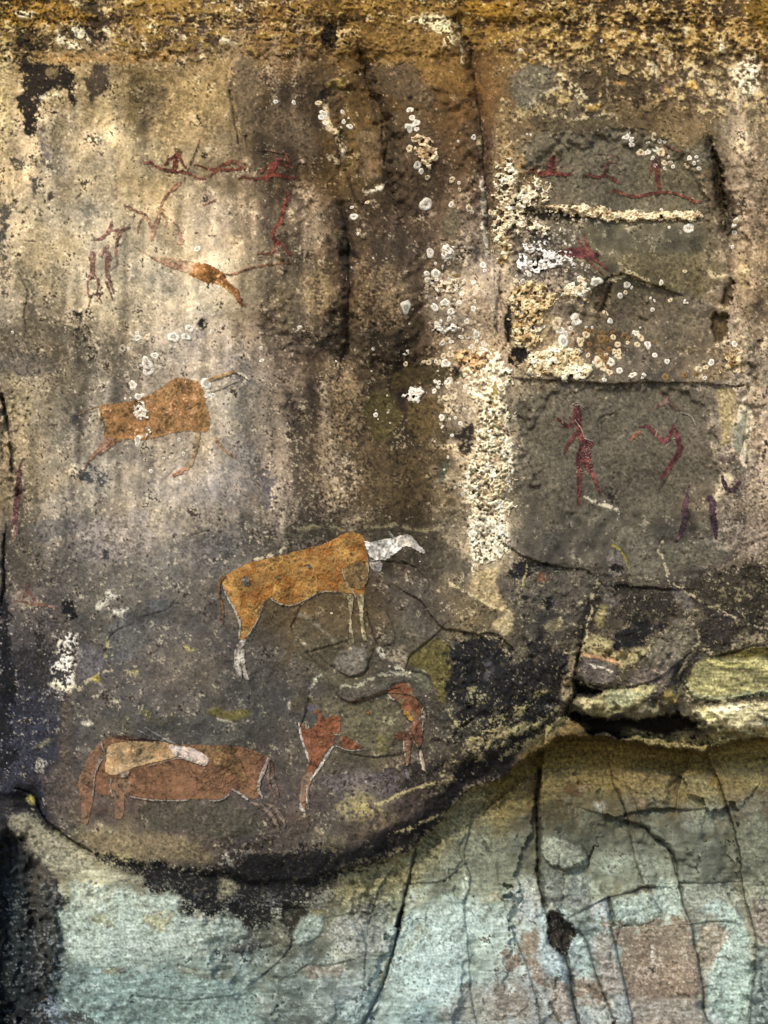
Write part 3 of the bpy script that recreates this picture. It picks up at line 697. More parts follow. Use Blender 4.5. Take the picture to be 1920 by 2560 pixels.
BR, GB, LV, OL = '846a56', '86a09c', '8e8e98', '665f40'
stain(T12((200, 0), (650, 0), (700, 220), (740, 300), (760, 460), (560, 480), (420, 400), (170, 380), (170, 180)), OL, .55, 10)
stain(T12((660, 0), (1090, 0), (1070, 260), (830, 270), (740, 240)), '837055', .7, 8)
stain(T12((1080, 60), (1300, 20), (1400, 280), (1440, 420), (1120, 420), (1070, 260)), '848472', .6, 9)
stain(T12((1330, 0), (1700, 0), (1700, 340), (1460, 420), (1400, 260)), '74695a', .5, 10)
stain(T12((1400, 340), (1700, 300), (1700, 760), (1500, 700)), '716a4a', .6, 9)
stain(T12((350, 120), (400, 85), (520, 100), (500, 150), (420, 190), (360, 170)), '4a2c22', .9, 7, holes=.1, h=-.002)
stain(T12((430, 110), (515, 100), (500, 150), (440, 170)), '857a70', .8, 5)
stain(T12((515, 220), (590, 205), (630, 250), (600, 290), (540, 270)), '8c8a80', .8, 4, h=.003)
stain(T12((1280, 40), (1340, 60), (1360, 150), (1290, 140)), 'a0803c', .7, 6)
stain(T12((170, 170), (330, 200), (440, 320), (420, 420), (200, 400)), '4b4020', .6, 10)
stain(T12((180, 420), (300, 450), (440, 510), (510, 580), (495, 650), (300, 650), (190, 600)), '85836f', .8, 5, h=.03)
stain(T12((180, 600), (320, 660), (340, 900), (240, 900), (190, 760)), '5e5c5a', .75, 8)
stain(T12((340, 660), (500, 660), (500, 900), (400, 930), (340, 860)), '6e6e70', .7, 9)
stain(T12((500, 560), (780, 560), (1060, 600), (1060, 690), (780, 680), (500, 690)), '85907c', .55, 9)
stain(T12((0, 720), (170, 700), (220, 880), (210, 1000), (0, 1000)), '9a98a0', .7, 8)
stain(T12((500, 840), (620, 840), (640, 980), (520, 980)), '9c98a0', .7, 8)
stain(T12((520, 990), (650, 980), (650, 1050), (560, 1040)), BR, .74, 18, 9)
stain(T12((640, 850), (800, 820), (930, 800), (940, 880), (980, 940), (820, 1020), (680, 1010)), '8d9a8e', .85, 3, h=.006)
stain(T12((780, 780), (850, 745), (940, 770), (900, 800), (800, 810)), '5c4c40', .8, 4)
stain(T12((930, 720), (1070, 700), (1110, 960), (1000, 960), (930, 880)), '8f9e98', .75, 6)
stain(T12((650, 1040), (1000, 970), (1130, 960), (1180, 1100), (1220, 1300), (1230, 1480), (780, 1500), (740, 1420), (690, 1200)), BR, .74, 18, 9)
stain(T12((860, 1060), (1000, 1080), (940, 1180), (860, 1300), (760, 1120)), '6e5444', .45, 10, holes=.3)
stain(T12((890, 1160), (925, 1150), (930, 1270), (900, 1270)), 'c8c4c0', .7, 6, holes=.3)
stain(T12((885, 1290), (940, 1290), (915, 1335)), '3a3432', .9, 3, h=-.006)
stain(T12((1100, 750), (1440, 745), (1480, 900), (1420, 1000), (1180, 990), (1110, 880)), '89887a', .7, 6)
stain(T12((1220, 900), (1340, 830), (1500, 960), (1540, 1080), (1560, 1300), (1540, 1659), (1300, 1659), (1250, 1400), (1300, 1260), (1360, 1130), (1360, 1000)), '97aaa0', .8, 7)
stain(T12((1180, 1010), (1350, 1000), (1420, 1090), (1350, 1180), (1280, 1320), (1230, 1300)), '93806c', .75, 7)
stain(T12((1540, 870), (1700, 880), (1700, 1140), (1590, 1150)), '86746a', .7, 6)
stain(T12((1580, 1160), (1700, 1150), (1700, 1700), (1540, 1700)), '7d8482', .6, 10)
stain(T12((20, 1040), (170, 1060), (180, 1200), (200, 1400), (120, 1400), (60, 1200)), BR, .74, 18, 9)
stain(T12((-60, 1160), (60, 1200), (20, 1300), (-60, 1280)), BR, .74, 18, 9)
stain(T12((-80, 1380), (120, 1390), (170, 1659), (-80, 1659)), BR, .74, 18, 90, holes=.1)
stain(T12((180, 870), (240, 900), (210, 1000), (250, 1180), (340, 1240), (370, 1400), (220, 1330), (180, 1180)), '92a2aa', .7, 7)
stain(T12((200, 1400), (380, 1380), (420, 1659), (280, 1659)), '8c7868', .6, 9)
stain(T12((380, 1080), (480, 1080), (540, 1340), (400, 1340), (360, 1220)), '97acae', .7, 7)
stain(T12((400, 1370), (540, 1340), (610, 1500), (580, 1530), (430, 1500)), BR, .74, 18, 9)
stain(T12((430, 1530), (640, 1540), (680, 1659), (430, 1659)), '83888c', .6, 7)
stain(T12((480, 1080), (640, 1050), (700, 1300), (730, 1460), (620, 1480), (540, 1280)), '94847a', .7, 8)
stain(T12((640, 1480), (760, 1470), (790, 1659), (680, 1659)), '868c90', .7, 8)
stain(T12((800, 1500), (1230, 1490), (1240, 1659), (800, 1659)), '8a837c', .6, 9)
stain(T12((230, 920), (330, 960), (400, 1040), (425, 1060), (370, 1120), (350, 1235), (300, 1200), (220, 1080)), '342a24', .93, 5, h=-.045)
stain(T12((1240, 1560), (1350, 1600), (1330, 1659), (1270, 1659)), 'b4b8bc', .6, 7)
stain(T12((1480, 720), (1540, 780), (1600, 840), (1520, 860), (1490, 800)), '8d8464', .7, 5)
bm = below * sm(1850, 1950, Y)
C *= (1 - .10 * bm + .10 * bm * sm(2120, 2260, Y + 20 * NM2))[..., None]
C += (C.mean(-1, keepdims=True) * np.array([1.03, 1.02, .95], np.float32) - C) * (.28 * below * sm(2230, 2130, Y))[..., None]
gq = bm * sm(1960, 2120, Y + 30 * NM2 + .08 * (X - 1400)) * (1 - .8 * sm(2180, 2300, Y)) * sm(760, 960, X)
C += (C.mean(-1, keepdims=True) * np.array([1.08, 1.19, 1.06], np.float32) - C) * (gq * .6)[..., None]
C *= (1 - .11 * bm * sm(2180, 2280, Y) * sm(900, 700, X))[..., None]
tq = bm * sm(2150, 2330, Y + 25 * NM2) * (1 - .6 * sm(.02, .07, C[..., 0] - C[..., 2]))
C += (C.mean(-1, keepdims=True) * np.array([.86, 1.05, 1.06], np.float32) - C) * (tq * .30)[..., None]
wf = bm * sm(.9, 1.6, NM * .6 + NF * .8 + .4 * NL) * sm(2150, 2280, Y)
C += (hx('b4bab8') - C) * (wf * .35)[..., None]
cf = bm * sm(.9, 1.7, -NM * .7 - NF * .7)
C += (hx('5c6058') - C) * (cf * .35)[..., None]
# dark recess and ledges at the right (under the grey panel)
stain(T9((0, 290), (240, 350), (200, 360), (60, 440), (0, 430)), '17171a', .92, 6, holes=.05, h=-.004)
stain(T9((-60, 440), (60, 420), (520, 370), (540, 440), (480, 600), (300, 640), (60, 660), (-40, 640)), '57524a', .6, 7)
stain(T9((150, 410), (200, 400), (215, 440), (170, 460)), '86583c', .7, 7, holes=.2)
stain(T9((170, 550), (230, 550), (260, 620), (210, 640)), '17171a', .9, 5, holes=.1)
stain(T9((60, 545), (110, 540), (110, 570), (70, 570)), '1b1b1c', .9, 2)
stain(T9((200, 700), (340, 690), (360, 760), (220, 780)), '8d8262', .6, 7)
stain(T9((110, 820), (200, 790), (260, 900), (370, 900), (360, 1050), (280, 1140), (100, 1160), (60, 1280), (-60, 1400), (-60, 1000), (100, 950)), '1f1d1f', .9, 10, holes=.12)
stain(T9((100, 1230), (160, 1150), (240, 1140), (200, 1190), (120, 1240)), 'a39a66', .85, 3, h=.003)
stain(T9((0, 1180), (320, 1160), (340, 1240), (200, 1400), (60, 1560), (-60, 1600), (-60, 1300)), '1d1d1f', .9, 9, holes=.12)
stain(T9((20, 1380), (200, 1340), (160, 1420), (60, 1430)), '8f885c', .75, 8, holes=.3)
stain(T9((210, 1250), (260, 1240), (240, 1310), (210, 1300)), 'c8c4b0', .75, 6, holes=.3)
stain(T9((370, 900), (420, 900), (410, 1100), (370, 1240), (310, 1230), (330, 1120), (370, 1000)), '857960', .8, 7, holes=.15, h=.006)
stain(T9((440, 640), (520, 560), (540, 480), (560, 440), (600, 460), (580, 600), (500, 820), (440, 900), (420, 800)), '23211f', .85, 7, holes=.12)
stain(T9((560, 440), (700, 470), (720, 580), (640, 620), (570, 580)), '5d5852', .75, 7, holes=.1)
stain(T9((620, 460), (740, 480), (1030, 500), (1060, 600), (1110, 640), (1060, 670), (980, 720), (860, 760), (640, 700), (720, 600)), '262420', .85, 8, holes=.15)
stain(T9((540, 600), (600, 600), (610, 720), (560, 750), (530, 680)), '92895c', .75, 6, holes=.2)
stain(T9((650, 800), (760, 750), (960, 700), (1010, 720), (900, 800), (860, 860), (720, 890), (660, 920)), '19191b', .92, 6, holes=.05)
stain(T9((480, 760), (640, 820), (660, 910), (760, 890), (860, 880), (880, 830), (940, 800), (900, 900), (800, 980), (700, 1000), (600, 940), (440, 900)), 'a0966e', .8, 6, holes=.08, h=.004)
stain(T9((440, 910), (600, 930), (700, 960), (700, 990), (560, 950), (450, 940)), 'b58d68', .85, 3)
stain(T9((430, 960), (560, 950), (680, 1000), (690, 1080), (600, 1130), (500, 1110), (430, 1060)), '57504c', .85, 4, h=.004)
stain(T9((760, 1060), (900, 1000), (1040, 1010), (1020, 1090), (900, 1130), (760, 1120)), '5e5650', .8, 6)
stain(T9((920, 1020), (1010, 1020), (990, 1060), (930, 1060)), 'b8a890', .75, 6, holes=.2)
stain(T9((900, 900), (1040, 700), (1140, 680), (1210, 840), (1080, 960), (960, 1000), (880, 960)), '656053', .85, 4, h=.004)
stain(T9((700, 60), (980, 180), (960, 300), (1000, 400), (930, 480), (760, 470), (740, 300), (650, 200)), '5f5c50', .75, 5, h=-.003)
stain(T9((980, 180), (1340, 200), (1440, 200), (1300, 350), (1130, 360), (1020, 440), (990, 330), (950, 260)), '59564a', .75, 6)
stain(T9((610, 260), (730, 240), (760, 380), (690, 440), (600, 410)), '6b6560', .75, 8, holes=.15)
stain(T9((640, 340), (710, 350), (700, 400), (640, 390)), '1a1818', .9, 5)
stain(T9((1120, 460), (1300, 390), (1500, 330), (1659, 300), (1680, 740), (1500, 720), (1400, 660), (1300, 620), (1200, 560)), '2c2922', .75, 12, holes=.12)
stain(T9((1300, 430), (1600, 460), (1580, 560), (1440, 620), (1340, 540)), '7c7456', .65, 10, holes=.6)
stain(T9((1180, 650), (1280, 620), (1400, 680), (1480, 780), (1400, 880), (1260, 930), (1220, 840), (1190, 740)), '2e2a28', .85, 9, holes=.1)
stain(T9((1160, 640), (1240, 620), (1260, 700), (1190, 720)), '5a5444', .8, 4)
stain(T9((1030, 480), (1120, 500), (1180, 600), (1160, 660), (1100, 620), (1050, 560)), '5f5a54', .85, 5)
stain(T9((1480, 780), (1659, 760), (1680, 860), (1500, 880), (1440, 860)), '857a64', .7, 9, holes=.35)
stain(T9((1190, 560), (1240, 600), (1340, 610), (1330, 625), (1220, 600), (1180, 520)), 'c4b884', .85, 3, holes=.1, h=.003)
stain(T9((1110, 960), (1180, 880), (1240, 900), (1180, 1000), (1120, 1110), (1070, 1100)), '2c2826', .9, 5)
stain(T9((1280, 940), (1440, 900), (1520, 870), (1700, 860), (1700, 960), (1440, 960)), '4b4420', .85, 5, h=-.012)
stain(T9((1230, 960), (1440, 950), (1700, 940), (1700, 1120), (1600, 1170), (1420, 1190), (1200, 1200), (1130, 1120), (1150, 1040)), '827e58', .9, 4, h=.01)
vein(T9((1280, 970), (1400, 1000), (1500, 980), (1659, 1010)), 4, 'c8c078', .8, .3)
vein(T9((1140, 1140), (1250, 1140), (1380, 1150)), 3, 'c4be84', .7, .4)
vein(T9((1120, 1110), (1180, 1200), (1350, 1215), (1500, 1180), (1659, 1160)), 6, '959a7c', .8, .1, .006)
stain(T9((1180, 1230), (1400, 1210), (1560, 1170), (1700, 1190), (1700, 1240), (1500, 1260), (1260, 1260)), '302b24', .85, 8, holes=.3)
stain(T9((1160, 1270), (1260, 1250), (1500, 1240), (1700, 1230), (1700, 1440), (1480, 1450), (1320, 1400), (1200, 1340)), 'b8b08a', .9, 5, h=.02)
stain(T9((1180, 1270), (1500, 1250), (1600, 1290), (1300, 1290)), 'd0cab0', .8, 7, holes=.25)
stain(T9((1420, 1400), (1560, 1350), (1700, 1340), (1700, 1440), (1480, 1450)), 'e0dabe', .75, 7, holes=.1)
stain(T9((1530, 1330), (1659, 1300), (1640, 1360)), '3c352a', .7, 7, holes=.4)
stain(T9((380, 1230), (440, 1180), (560, 1200), (620, 1150), (840, 1130), (940, 1120), (900, 1200), (800, 1270), (660, 1310), (560, 1335), (480, 1300)), '9a946c', .9, 5, h=.012)
stain(T9((420, 1190), (560, 1220), (560, 1280), (430, 1250)), 'b4a488', .6, 7, holes=.2)
stain(T9((590, 1160), (840, 1140), (840, 1230), (640, 1280)), '929c84', .5, 6)
stain(T9((960, 1160), (1040, 1110), (1085, 1200), (1060, 1250), (980, 1230)), '9c8750', .8, 5, h=.004)
stain(T9((860, 1210), (940, 1160), (1050, 1090), (1060, 1110), (980, 1170), (900, 1230)), '4c4645', .9, 4)
stain(T9((700, 1300), (900, 1220), (960, 1290), (900, 1330), (800, 1345)), '8b8468', .8, 6)
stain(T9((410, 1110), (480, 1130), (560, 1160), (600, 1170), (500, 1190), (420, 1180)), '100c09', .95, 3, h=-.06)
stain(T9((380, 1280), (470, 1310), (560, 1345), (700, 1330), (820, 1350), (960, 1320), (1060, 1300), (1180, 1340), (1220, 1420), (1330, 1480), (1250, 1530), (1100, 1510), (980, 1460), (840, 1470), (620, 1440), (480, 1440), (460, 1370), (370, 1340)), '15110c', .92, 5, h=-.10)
stain(T9((1000, 1420), (1180, 1400), (1330, 1470), (1250, 1530), (1080, 1510)), '857a60', .7, 8, holes=.15, h=.02)
stain(T9((330, 1380), (460, 1350), (480, 1400), (380, 1450), (280, 1460)), '7e6a44', .7, 7)
stain(T9((60, 1560), (300, 1440), (480, 1440), (600, 1500), (1200, 1550), (1250, 1659), (100, 1659)), '64501e', .75, 9)
stain(T9((660, 1500), (900, 1540), (1200, 1560), (1300, 1659), (700, 1659)), '6e6232', .6, 9)
stain(T9((1280, 1540), (1700, 1490), (1700, 1659), (1300, 1659)), '7d7444', .7, 8)
vein(T9((0, 1600), (150, 1500), (300, 1400)), 8, '9c9474', .65, .2)
vein(T9((510, 600), (500, 680), (480, 800), (460, 880), (430, 950)), 3, 'c0b48c', .75, .2)
vein(T9((550, 440), (530, 520), (520, 580)), 4, 'b0a888', .7, .3)
vein(T9((660, 220), (720, 260), (765, 330), (750, 400)), 3, '9c8c3c', .7, .2)
vein(T9((980, 190), (950, 260), (990, 320), (1000, 420)), 3, 'b8ac90', .7, .3)
vein(T9((1000, 430), (1080, 480), (1160, 540), (1230, 590)), 3, 'b8ac90', .7, .3)
vein(T9((1340, 640), (1440, 700), (1540, 740), (1680, 760)), 3, 'b8ac94', .75, .25)
vein(T9((1180, 720), (1210, 800), (1220, 850), (1160, 890)), 3, 'b4a88c', .7, .3)
vein(T9((1060, 1090), (1120, 990), (1180, 890)), 3, '8c8468', .7, .3)
vein(T9((95, 310), (80, 420), (50, 520), (40, 600)), 2, 'c0b878', .7, .45)
vein(T9((1300, 230), (1240, 170), (1200, 150)), 4, '8c8474', .6, .2)
vein(T9((1320, 180), (1400, 120), (1480, 60)), 3, 'a89c8c', .7, .2)
vein(T9((1420, 0), (1410, 80), (1360, 140)), 3, 'a89c8c', .7, .3)
vein(T9((1310, 180), (1340, 240), (1440, 230), (1480, 60)), 4, '9c9080', .7, .2)
vein(T9((500, 1000), (560, 1010), (660, 1030)), 3, 'c8c0b0', .8, .2)
stain(T9((1480, 100), (1659, -40), (1680, 240), (1560, 270), (1460, 300), (1480, 220)), '8a7c6e', .6, 9, holes=.2)
vein(T6((630, 170), (700, 120), (770, 110), (860, 160), (900, 180)), 7, 'c0b088', .8, .1, .004)
vein(T6((480, 1570), (560, 1600), (640, 1640), (690, 1655)), 4, 'c4bca4', .8, .15, .003)
vein(T6((690, 1200), (740, 1150), (840, 1130), (880, 1160)), 3, '8c8878', .6, .35)
vein(T6((100, 1340), (60, 1300)), 3, '8c8878', .6, .3)
for p in [((560, 230), (640, 180), (700, 160), (760, 100)), ((150, 1659), (60, 1500), (40, 1400))]:
    vein(T11(*p), 3, '8c8570', .4, .4)

def lipband(x0, x1, t0, t1, rgb, a, holes=.1, soft=10):
    t = np.percentile(NCR, holes * 100) if holes else -9
    m = sm(x0 - 30, x0 + 30, X) * sm(x1 + 30, x1 - 30, X)
    dd_ = dlip + 5 * NF * (t0 != 0) * (t1 != 0)
    lo = sm(t0 - soft, t0 + soft, dd_) if t0 != 0 else sm(-1.5, 1.5, dlip)
    hi = sm(t1 + soft, t1 - soft, dd_) if t1 != 0 else sm(1.5, -1.5, dlip)
    m = m * lo * hi * sm(t - .35, t + .35, NCR * .7 + NF * .6)
    C[...] += (hx(rgb) * (1 + .14 * NF + .08 * NL)[..., None] - C) * (m * a)[..., None]


lipband(850, 1290, 0, 90, '7d7650', .75, 0, 40)
lipband(1230, 1960, 0, 60, '5a4a1e', .85, 0, 20)
lipband(1230, 1960, 60, 140, '746532', .5, 0, 30)
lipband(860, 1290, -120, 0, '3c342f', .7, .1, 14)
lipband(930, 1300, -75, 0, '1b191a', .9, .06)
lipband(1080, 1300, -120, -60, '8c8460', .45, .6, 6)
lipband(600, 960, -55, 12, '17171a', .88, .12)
lipband(860, 1250, -14, 0, '8c8468', .5, .55, 6)
lipband(1290, 1440, -26, 0, '77643e', .6, .3)
lipband(1560, 1960, -30, 0, '8f8458', .8, .1)
# ------------------------------------------------------------------ fissures and flake edges
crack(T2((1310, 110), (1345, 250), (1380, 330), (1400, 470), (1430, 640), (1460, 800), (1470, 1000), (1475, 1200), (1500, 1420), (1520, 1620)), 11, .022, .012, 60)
crack(T5((1590, 0), (1580, 200), (1560, 360), (1560, 520)), 7, .014, .006, 40)
crack(T5((1580, 230), (1600, 330), (1640, 480), (1650, 560)), 8, .018, 0)
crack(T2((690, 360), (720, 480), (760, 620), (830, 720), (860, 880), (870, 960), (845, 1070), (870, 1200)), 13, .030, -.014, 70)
stain(T2((680, 380), (740, 420), (790, 600), (870, 800), (900, 1000), (860, 1150), (830, 1000), (820, 860), (760, 700), (720, 560)), '4b3f30', .6, 5, h=-.012)
crack(T2((580, 1110), (615, 1180), (640, 1290), (680, 1350), (720, 1310)), 6, .014, .006, 40, dark=.3)
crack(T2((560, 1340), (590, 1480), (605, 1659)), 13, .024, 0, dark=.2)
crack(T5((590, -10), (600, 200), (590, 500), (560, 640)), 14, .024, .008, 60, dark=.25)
crack(T5((850, 730), (860, 860), (900, 940)), 3, .006, .003)
crack(T5((920, 970), (960, 1060), (880, 1160), (800, 1200)), 3, .008, -.004, 30)
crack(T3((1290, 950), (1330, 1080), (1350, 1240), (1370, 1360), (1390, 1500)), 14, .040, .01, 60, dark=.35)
stain(T3((1290, 960), (1340, 1000), (1380, 1200), (1385, 1390), (1340, 1380), (1310, 1200)), '2e2618', .6, 4, h=-.02)
crack(T6((1420, 150), (1440, 230), (1480, 340), (1540, 480), (1590, 560)), 6, .015, .012, 60)
stain(T6((1390, 150), (1440, 160), (1440, 240), (1400, 340), (1330, 320), (1380, 260)), '3a2f1e', .7, 5, h=-.02)
stain(T6((1290, 360), (1410, 360), (1390, 560), (1290, 540)), '3f3320', .7, 5, h=-.022)
crack(T6((600, 160), (660, 120), (760, 125), (860, 165), (990, 215)), 4, .014, -.010, 40, dark=.3)
crack(T6((640, 190), (600, 300), (570, 450)), 9, .012, 0, dark=.2)
crack(T6((560, 1000), (600, 920), (680, 850)), 3, .003, .003, 40)
crack(T6((560, 1130), (555, 1060), (620, 1030)), 4, .004, -.004, 30)
crack(T6((180, 1220), (180, 1160), (200, 1150)), 3, .004, .003, 20)
crack(T6((180, 800), (440, 822), (640, 830), (1000, 820), (1300, 830)), 4, .006, -.010, 50)
crack(T6((1240, 940), (1260, 860), (1290, 780)), 4, .006, 0)
crack(T6((1530, 870), (1520, 1100), (1490, 1250), (1540, 1400)), 5, .010, .008, 60)
crack(T1((1490, 590), (1510, 700), (1535, 840), (1550, 930)), 6, .012, .004, 40, dark=.3)
crack(T1((1600, 880), (1610, 960)), 6, .010, 0, dark=.3)
crack(T1((500, 1290), (530, 1260)), 3, .006, dark=.4)
crack(T1((400, 1470), (450, 1420)), 3, .006, dark=.3)
crack(T1((160, 1560), (230, 1565)), 3, .006, dark=.5)
crack(T1((80, 1240), (95, 1370), (160, 1385), (180, 1350)), 4, .006, dark=.4)
crack(T4((130, 120), (190, 260), (150, 380), (160, 440)), 4, .006, .003, dark=.45)
crack(T4((1210, 1000), (1250, 980), (1285, 955)), 3, .005, dark=.4)
crack(T4((1070, 1440), (1110, 1400), (1150, 1370)), 3, .004, dark=.4)
crack(T4((970, 1350), (1010, 1330)), 3, .004, dark=.3)
crack(T4((10, 900), (40, 1060), (70, 1200), (85, 1400)), 9, .018, dark=.85)
crack(T7((30, 150), (20, 300), (30, 450), (0, 600)), 8, .012, .006, dark=.85)
crack(T7((150, 770), (230, 770), (290, 820)), 3, .005, dark=.5)
crack(T7((700, 830), (740, 780), (800, 750)), 3, .004, -.002, dark=.35)
crack(T7((1120, 580), (1080, 640), (1000, 660)), 3, .004, .002, dark=.35)
crack(T7((1230, 160), (1300, 130), (1360, 120), (1370, 150)), 3, .004, dark=.4)
crack(T7((520, 1100), (640, 1050), (720, 1010)), 3, .004, .003, dark=.3)
for p, st in [(((250, 690), (220, 760), (300, 870), (380, 960), (450, 1040)), .004), (((370, 900), (500, 860), (560, 840)), -.003), (((490, 1000), (560, 1060), (640, 1075), (720, 1030), (740, 960)), -.005),
              (((720, 640), (750, 760), (790, 860), (830, 960), (900, 1000), (1000, 1030)), .005), (((850, 660), (890, 730), (910, 860), (830, 870)), .003), (((1020, 550), (1080, 590), (1130, 660), (1200, 760), (1300, 760), (1420, 800), (1550, 780), (1659, 880)), -.012),
              (((1150, 800), (1080, 870), (990, 940), (980, 990)), .005), (((530, 1180), (570, 1235), (660, 1230), (800, 1180), (860, 1160)), -.005), (((850, 1170), (930, 1240), (940, 1290), (1010, 1370)), .005),
              (((340, 1180), (330, 1290), (300, 1360)), .004), (((640, 1570), (720, 1590), (820, 1590), (900, 1570)), -.005), (((1010, 1030), (1120, 1060), (1150, 1150), (1080, 1170)), -.004), (((940, 320), (1060, 380), (1140, 470), (1070, 560)), -.003),
              (((780, 320), (860, 320), (960, 340)), -.003), (((1400, 1340), (1300, 1420), (1270, 1460), (1340, 1490)), .008), (((890, 1180), (1040, 1200), (1100, 1290), (1160, 1330)), -.003)]:
    crack(T8(*p), 3.5, .007, st, 30, dark=.3)
crack(T9((0, 240), (90, 300), (180, 335), (260, 350)), 5, .014, -.012, 50, dark=.3)
crack(T9((280, 350), (400, 370), (500, 380), (540, 420)), 4, .008, -.004, dark=.3)
crack(T9((710, 480), (860, 490), (940, 500), (1040, 500)), 5, .012, -.008, 40, dark=.4)
crack(T9((600, 420), (680, 435), (740, 400), (765, 330), (720, 250)), 4, .008, .003, dark=.4)
crack(T9((940, 250), (960, 200), (990, 160)), 4, .006, dark=.3)
crack(T9((1659, 180), (1560, 190), (1490, 260), (1380, 330), (1260, 390), (1130, 400)), 6, .012, -.012, 60, dark=.4)
crack(T9((0, 900), (60, 960), (80, 1060)), 4, .008, dark=.4)
crack(T9((430, 920), (410, 1040), (415, 1120), (400, 1240), (360, 1290)), 7, .030, .012, 50, dark=.5)
crack(T9((430, 1090), (520, 1130), (640, 1150), (820, 1130), (950, 1080), (1050, 1000)), 4, .010, -.01, 40, dark=.3)
crack(T9((1660, 860), (1520, 880), (1440, 920), (1280, 945), (1200, 1000), (1130, 1110)), 4, .015, -.008, 40, dark=.2)
crack(T9((1120, 1120), (1180, 1215), (1350, 1228), (1500, 1195), (1659, 1175)), 4, .014, -.01, 40)
crack(T11((150, 1030), (240, 1060), (230, 1150), (160, 1250), (40, 1340)), 4, .010, .006, 40, dark=.3)
crack(T11((210, 905), (330, 910)), 5, .010, dark=.4)
crack(T11((590, 950), (680, 935), (740, 945)), 5, .008, -.006, 30, dark=.2)
crack(T11((280, 1310), (360, 1268), (480, 1285), (570, 1255)), 4, .006, -.006, 40, dark=.2)
crack(T11((870, 680), (780, 830), (720, 1050), (700, 1300)), 5, .008, .006, 60, dark=.1)
crack(T11((1040, 500), (1005, 650), (985, 760), (960, 830), (945, 950), (920, 1080), (880, 1220), (830, 1380), (780, 1500), (680, 1680)), 6, .030, .014, 70, dark=.5)
stain(T11((955, 880), (960, 920), (930, 1060), (915, 1040), (925, 960)), '222220', .9, 2, h=-.03)
crack(T11((960, 770), (960, 750), (1100, 750), (1200, 745), (1280, 690), (1330, 640)), 3, .006, -.004, dark=.3)
crack(T11((1400, 290), (1385, 430), (1340, 580), (1390, 670), (1385, 790), (1350, 860), (1365, 1080), (1385, 1280), (1400, 1500), (1430, 1659)), 4, .008, .006, 60, dark=.25)
crack(T11((1180, 370), (1160, 500), (1180, 620)), 4, .005, -.004, 40)
crack(T11((1555, 620), (1580, 780), (1620, 900), (1645, 1060)), 4, .009, -.004, 40, dark=.3)
crack(T11((1659, 130), (1520, 230), (1480, 300)), 6, .012, -.01, 40, dark=.3)
crack(T11((1480, 490), (1510, 540)), 5, .010, dark=.5)
crack(T11((1470, 1500), (1475, 1540)), 3, .008, dark=.5)
crack(T12((190, 20), (175, 150), (165, 300), (172, 420), (170, 600), (185, 760), (225, 890)), 9, .045, -0.040, 70, dark=.4)
crack(T12((640, 20), (650, 100), (700, 210), (735, 290)), 4, .010, -0.016, 40, dark=.2)
crack(T12((735, 290), (760, 370), (770, 480), (800, 600), (845, 750)), 5, .016, -0.012, 50, dark=.4)
crack(T12((735, 300), (820, 280), (940, 270), (1055, 268)), 5, .014, -0.020, 40, dark=.4)
crack(T12((1055, 268), (1070, 150), (1105, 60)), 6, .014, 0.024, 50, dark=.2)
crack(T12((740, 130), (800, 210), (815, 270)), 4, .010, 0.012, 30, dark=.2)
crack(T12((740, 340), (880, 380), (910, 440), (1000, 490), (1060, 580), (1065, 690)), 8, .020, -0.032, 60, dark=.2)
crack(T12((1065, 690), (1090, 770), (1110, 900), (1170, 1010), (1180, 1120), (1220, 1300), (1245, 1450), (1240, 1580), (1300, 1680)), 5, .024, 0.016, 60, dark=.5)
crack(T12((1310, 20), (1350, 120), (1400, 270), (1440, 400), (1475, 550), (1480, 700), (1500, 830), (1540, 960), (1580, 1100), (1580, 1250), (1560, 1450), (1535, 1680)), 5, .018, -0.024, 60, dark=.4)
crack(T12((1090, 748), (1250, 748), (1440, 738)), 3, .010, -.004, dark=.3)
crack(T12((1380, 755), (1410, 860), (1500, 980)), 3, .008, dark=.4)
crack(T12((1170, 1008), (1340, 992), (1430, 1000)), 3, .008, -.004, dark=.3)
crack(T12((1350, 1000), (1350, 1200)), 3, .003, 0, dark=.2)
crack(T12((500, 900), (620, 838), (780, 800), (850, 770), (930, 770)), 4, .012, -0.012, 40, dark=.4)
crack(T12((625, 840), (645, 930), (660, 1015)), 9, .022, 0, dark=.4)
crack(T12((655, 1020), (800, 1030), (930, 990), (985, 945), (930, 880), (895, 790)), 3.5, .010, .004, 30, dark=.3)
crack(T12((680, 1000), (740, 960), (840, 930), (930, 880)), 3, .006, dark=.35)
crack(T12((985, 945), (1060, 965)), 3, .006, dark=.3)
crack(T12((645, 1040), (690, 1200), (720, 1350), (745, 1460), (770, 1560), (790, 1680)), 5, .014, 0.016, 50, dark=.25)
crack(T12((10, 1080), (80, 1240), (140, 1420), (180, 1600), (185, 1680)), 5, .010, 0.010, 50, dark=.25)
crack(T12((210, 1450), (260, 1560), (320, 1680)), 6, .014, 0, dark=.35)
crack(T12((345, 1220), (380, 1350), (400, 1500), (435, 1680)), 9, .035, 0.016, 50, dark=.5)
crack(T12((400, 1040), (450, 1060), (500, 1200), (540, 1330), (600, 1480), (670, 1680)), 5, .022, -0.012, 50, dark=.5)
crack(T12((435, 1200), (450, 1170), (490, 1155)), 5, .012, dark=.4)
crack(T12((505, 1400), (520, 1500), (555, 1590), (620, 1530)), 4, .010, dark=.35)
crack(T12((170, 390), (300, 440), (450, 500), (515, 560), (510, 640)), 6, .006, 0, dark=.1)
crack(T12((335, 640), (340, 800), (330, 920)), 4, .008, dark=.2)
crack(T12((305, 560), (305, 640)), 4, .006, dark=.4)
crack(T12((1615, 1410), (1650, 1500)), 5, .012, dark=.5)
crack(T12((1540, 870), (1620, 850), (1680, 860)), 4, .010, 0.012, 30, dark=.3)
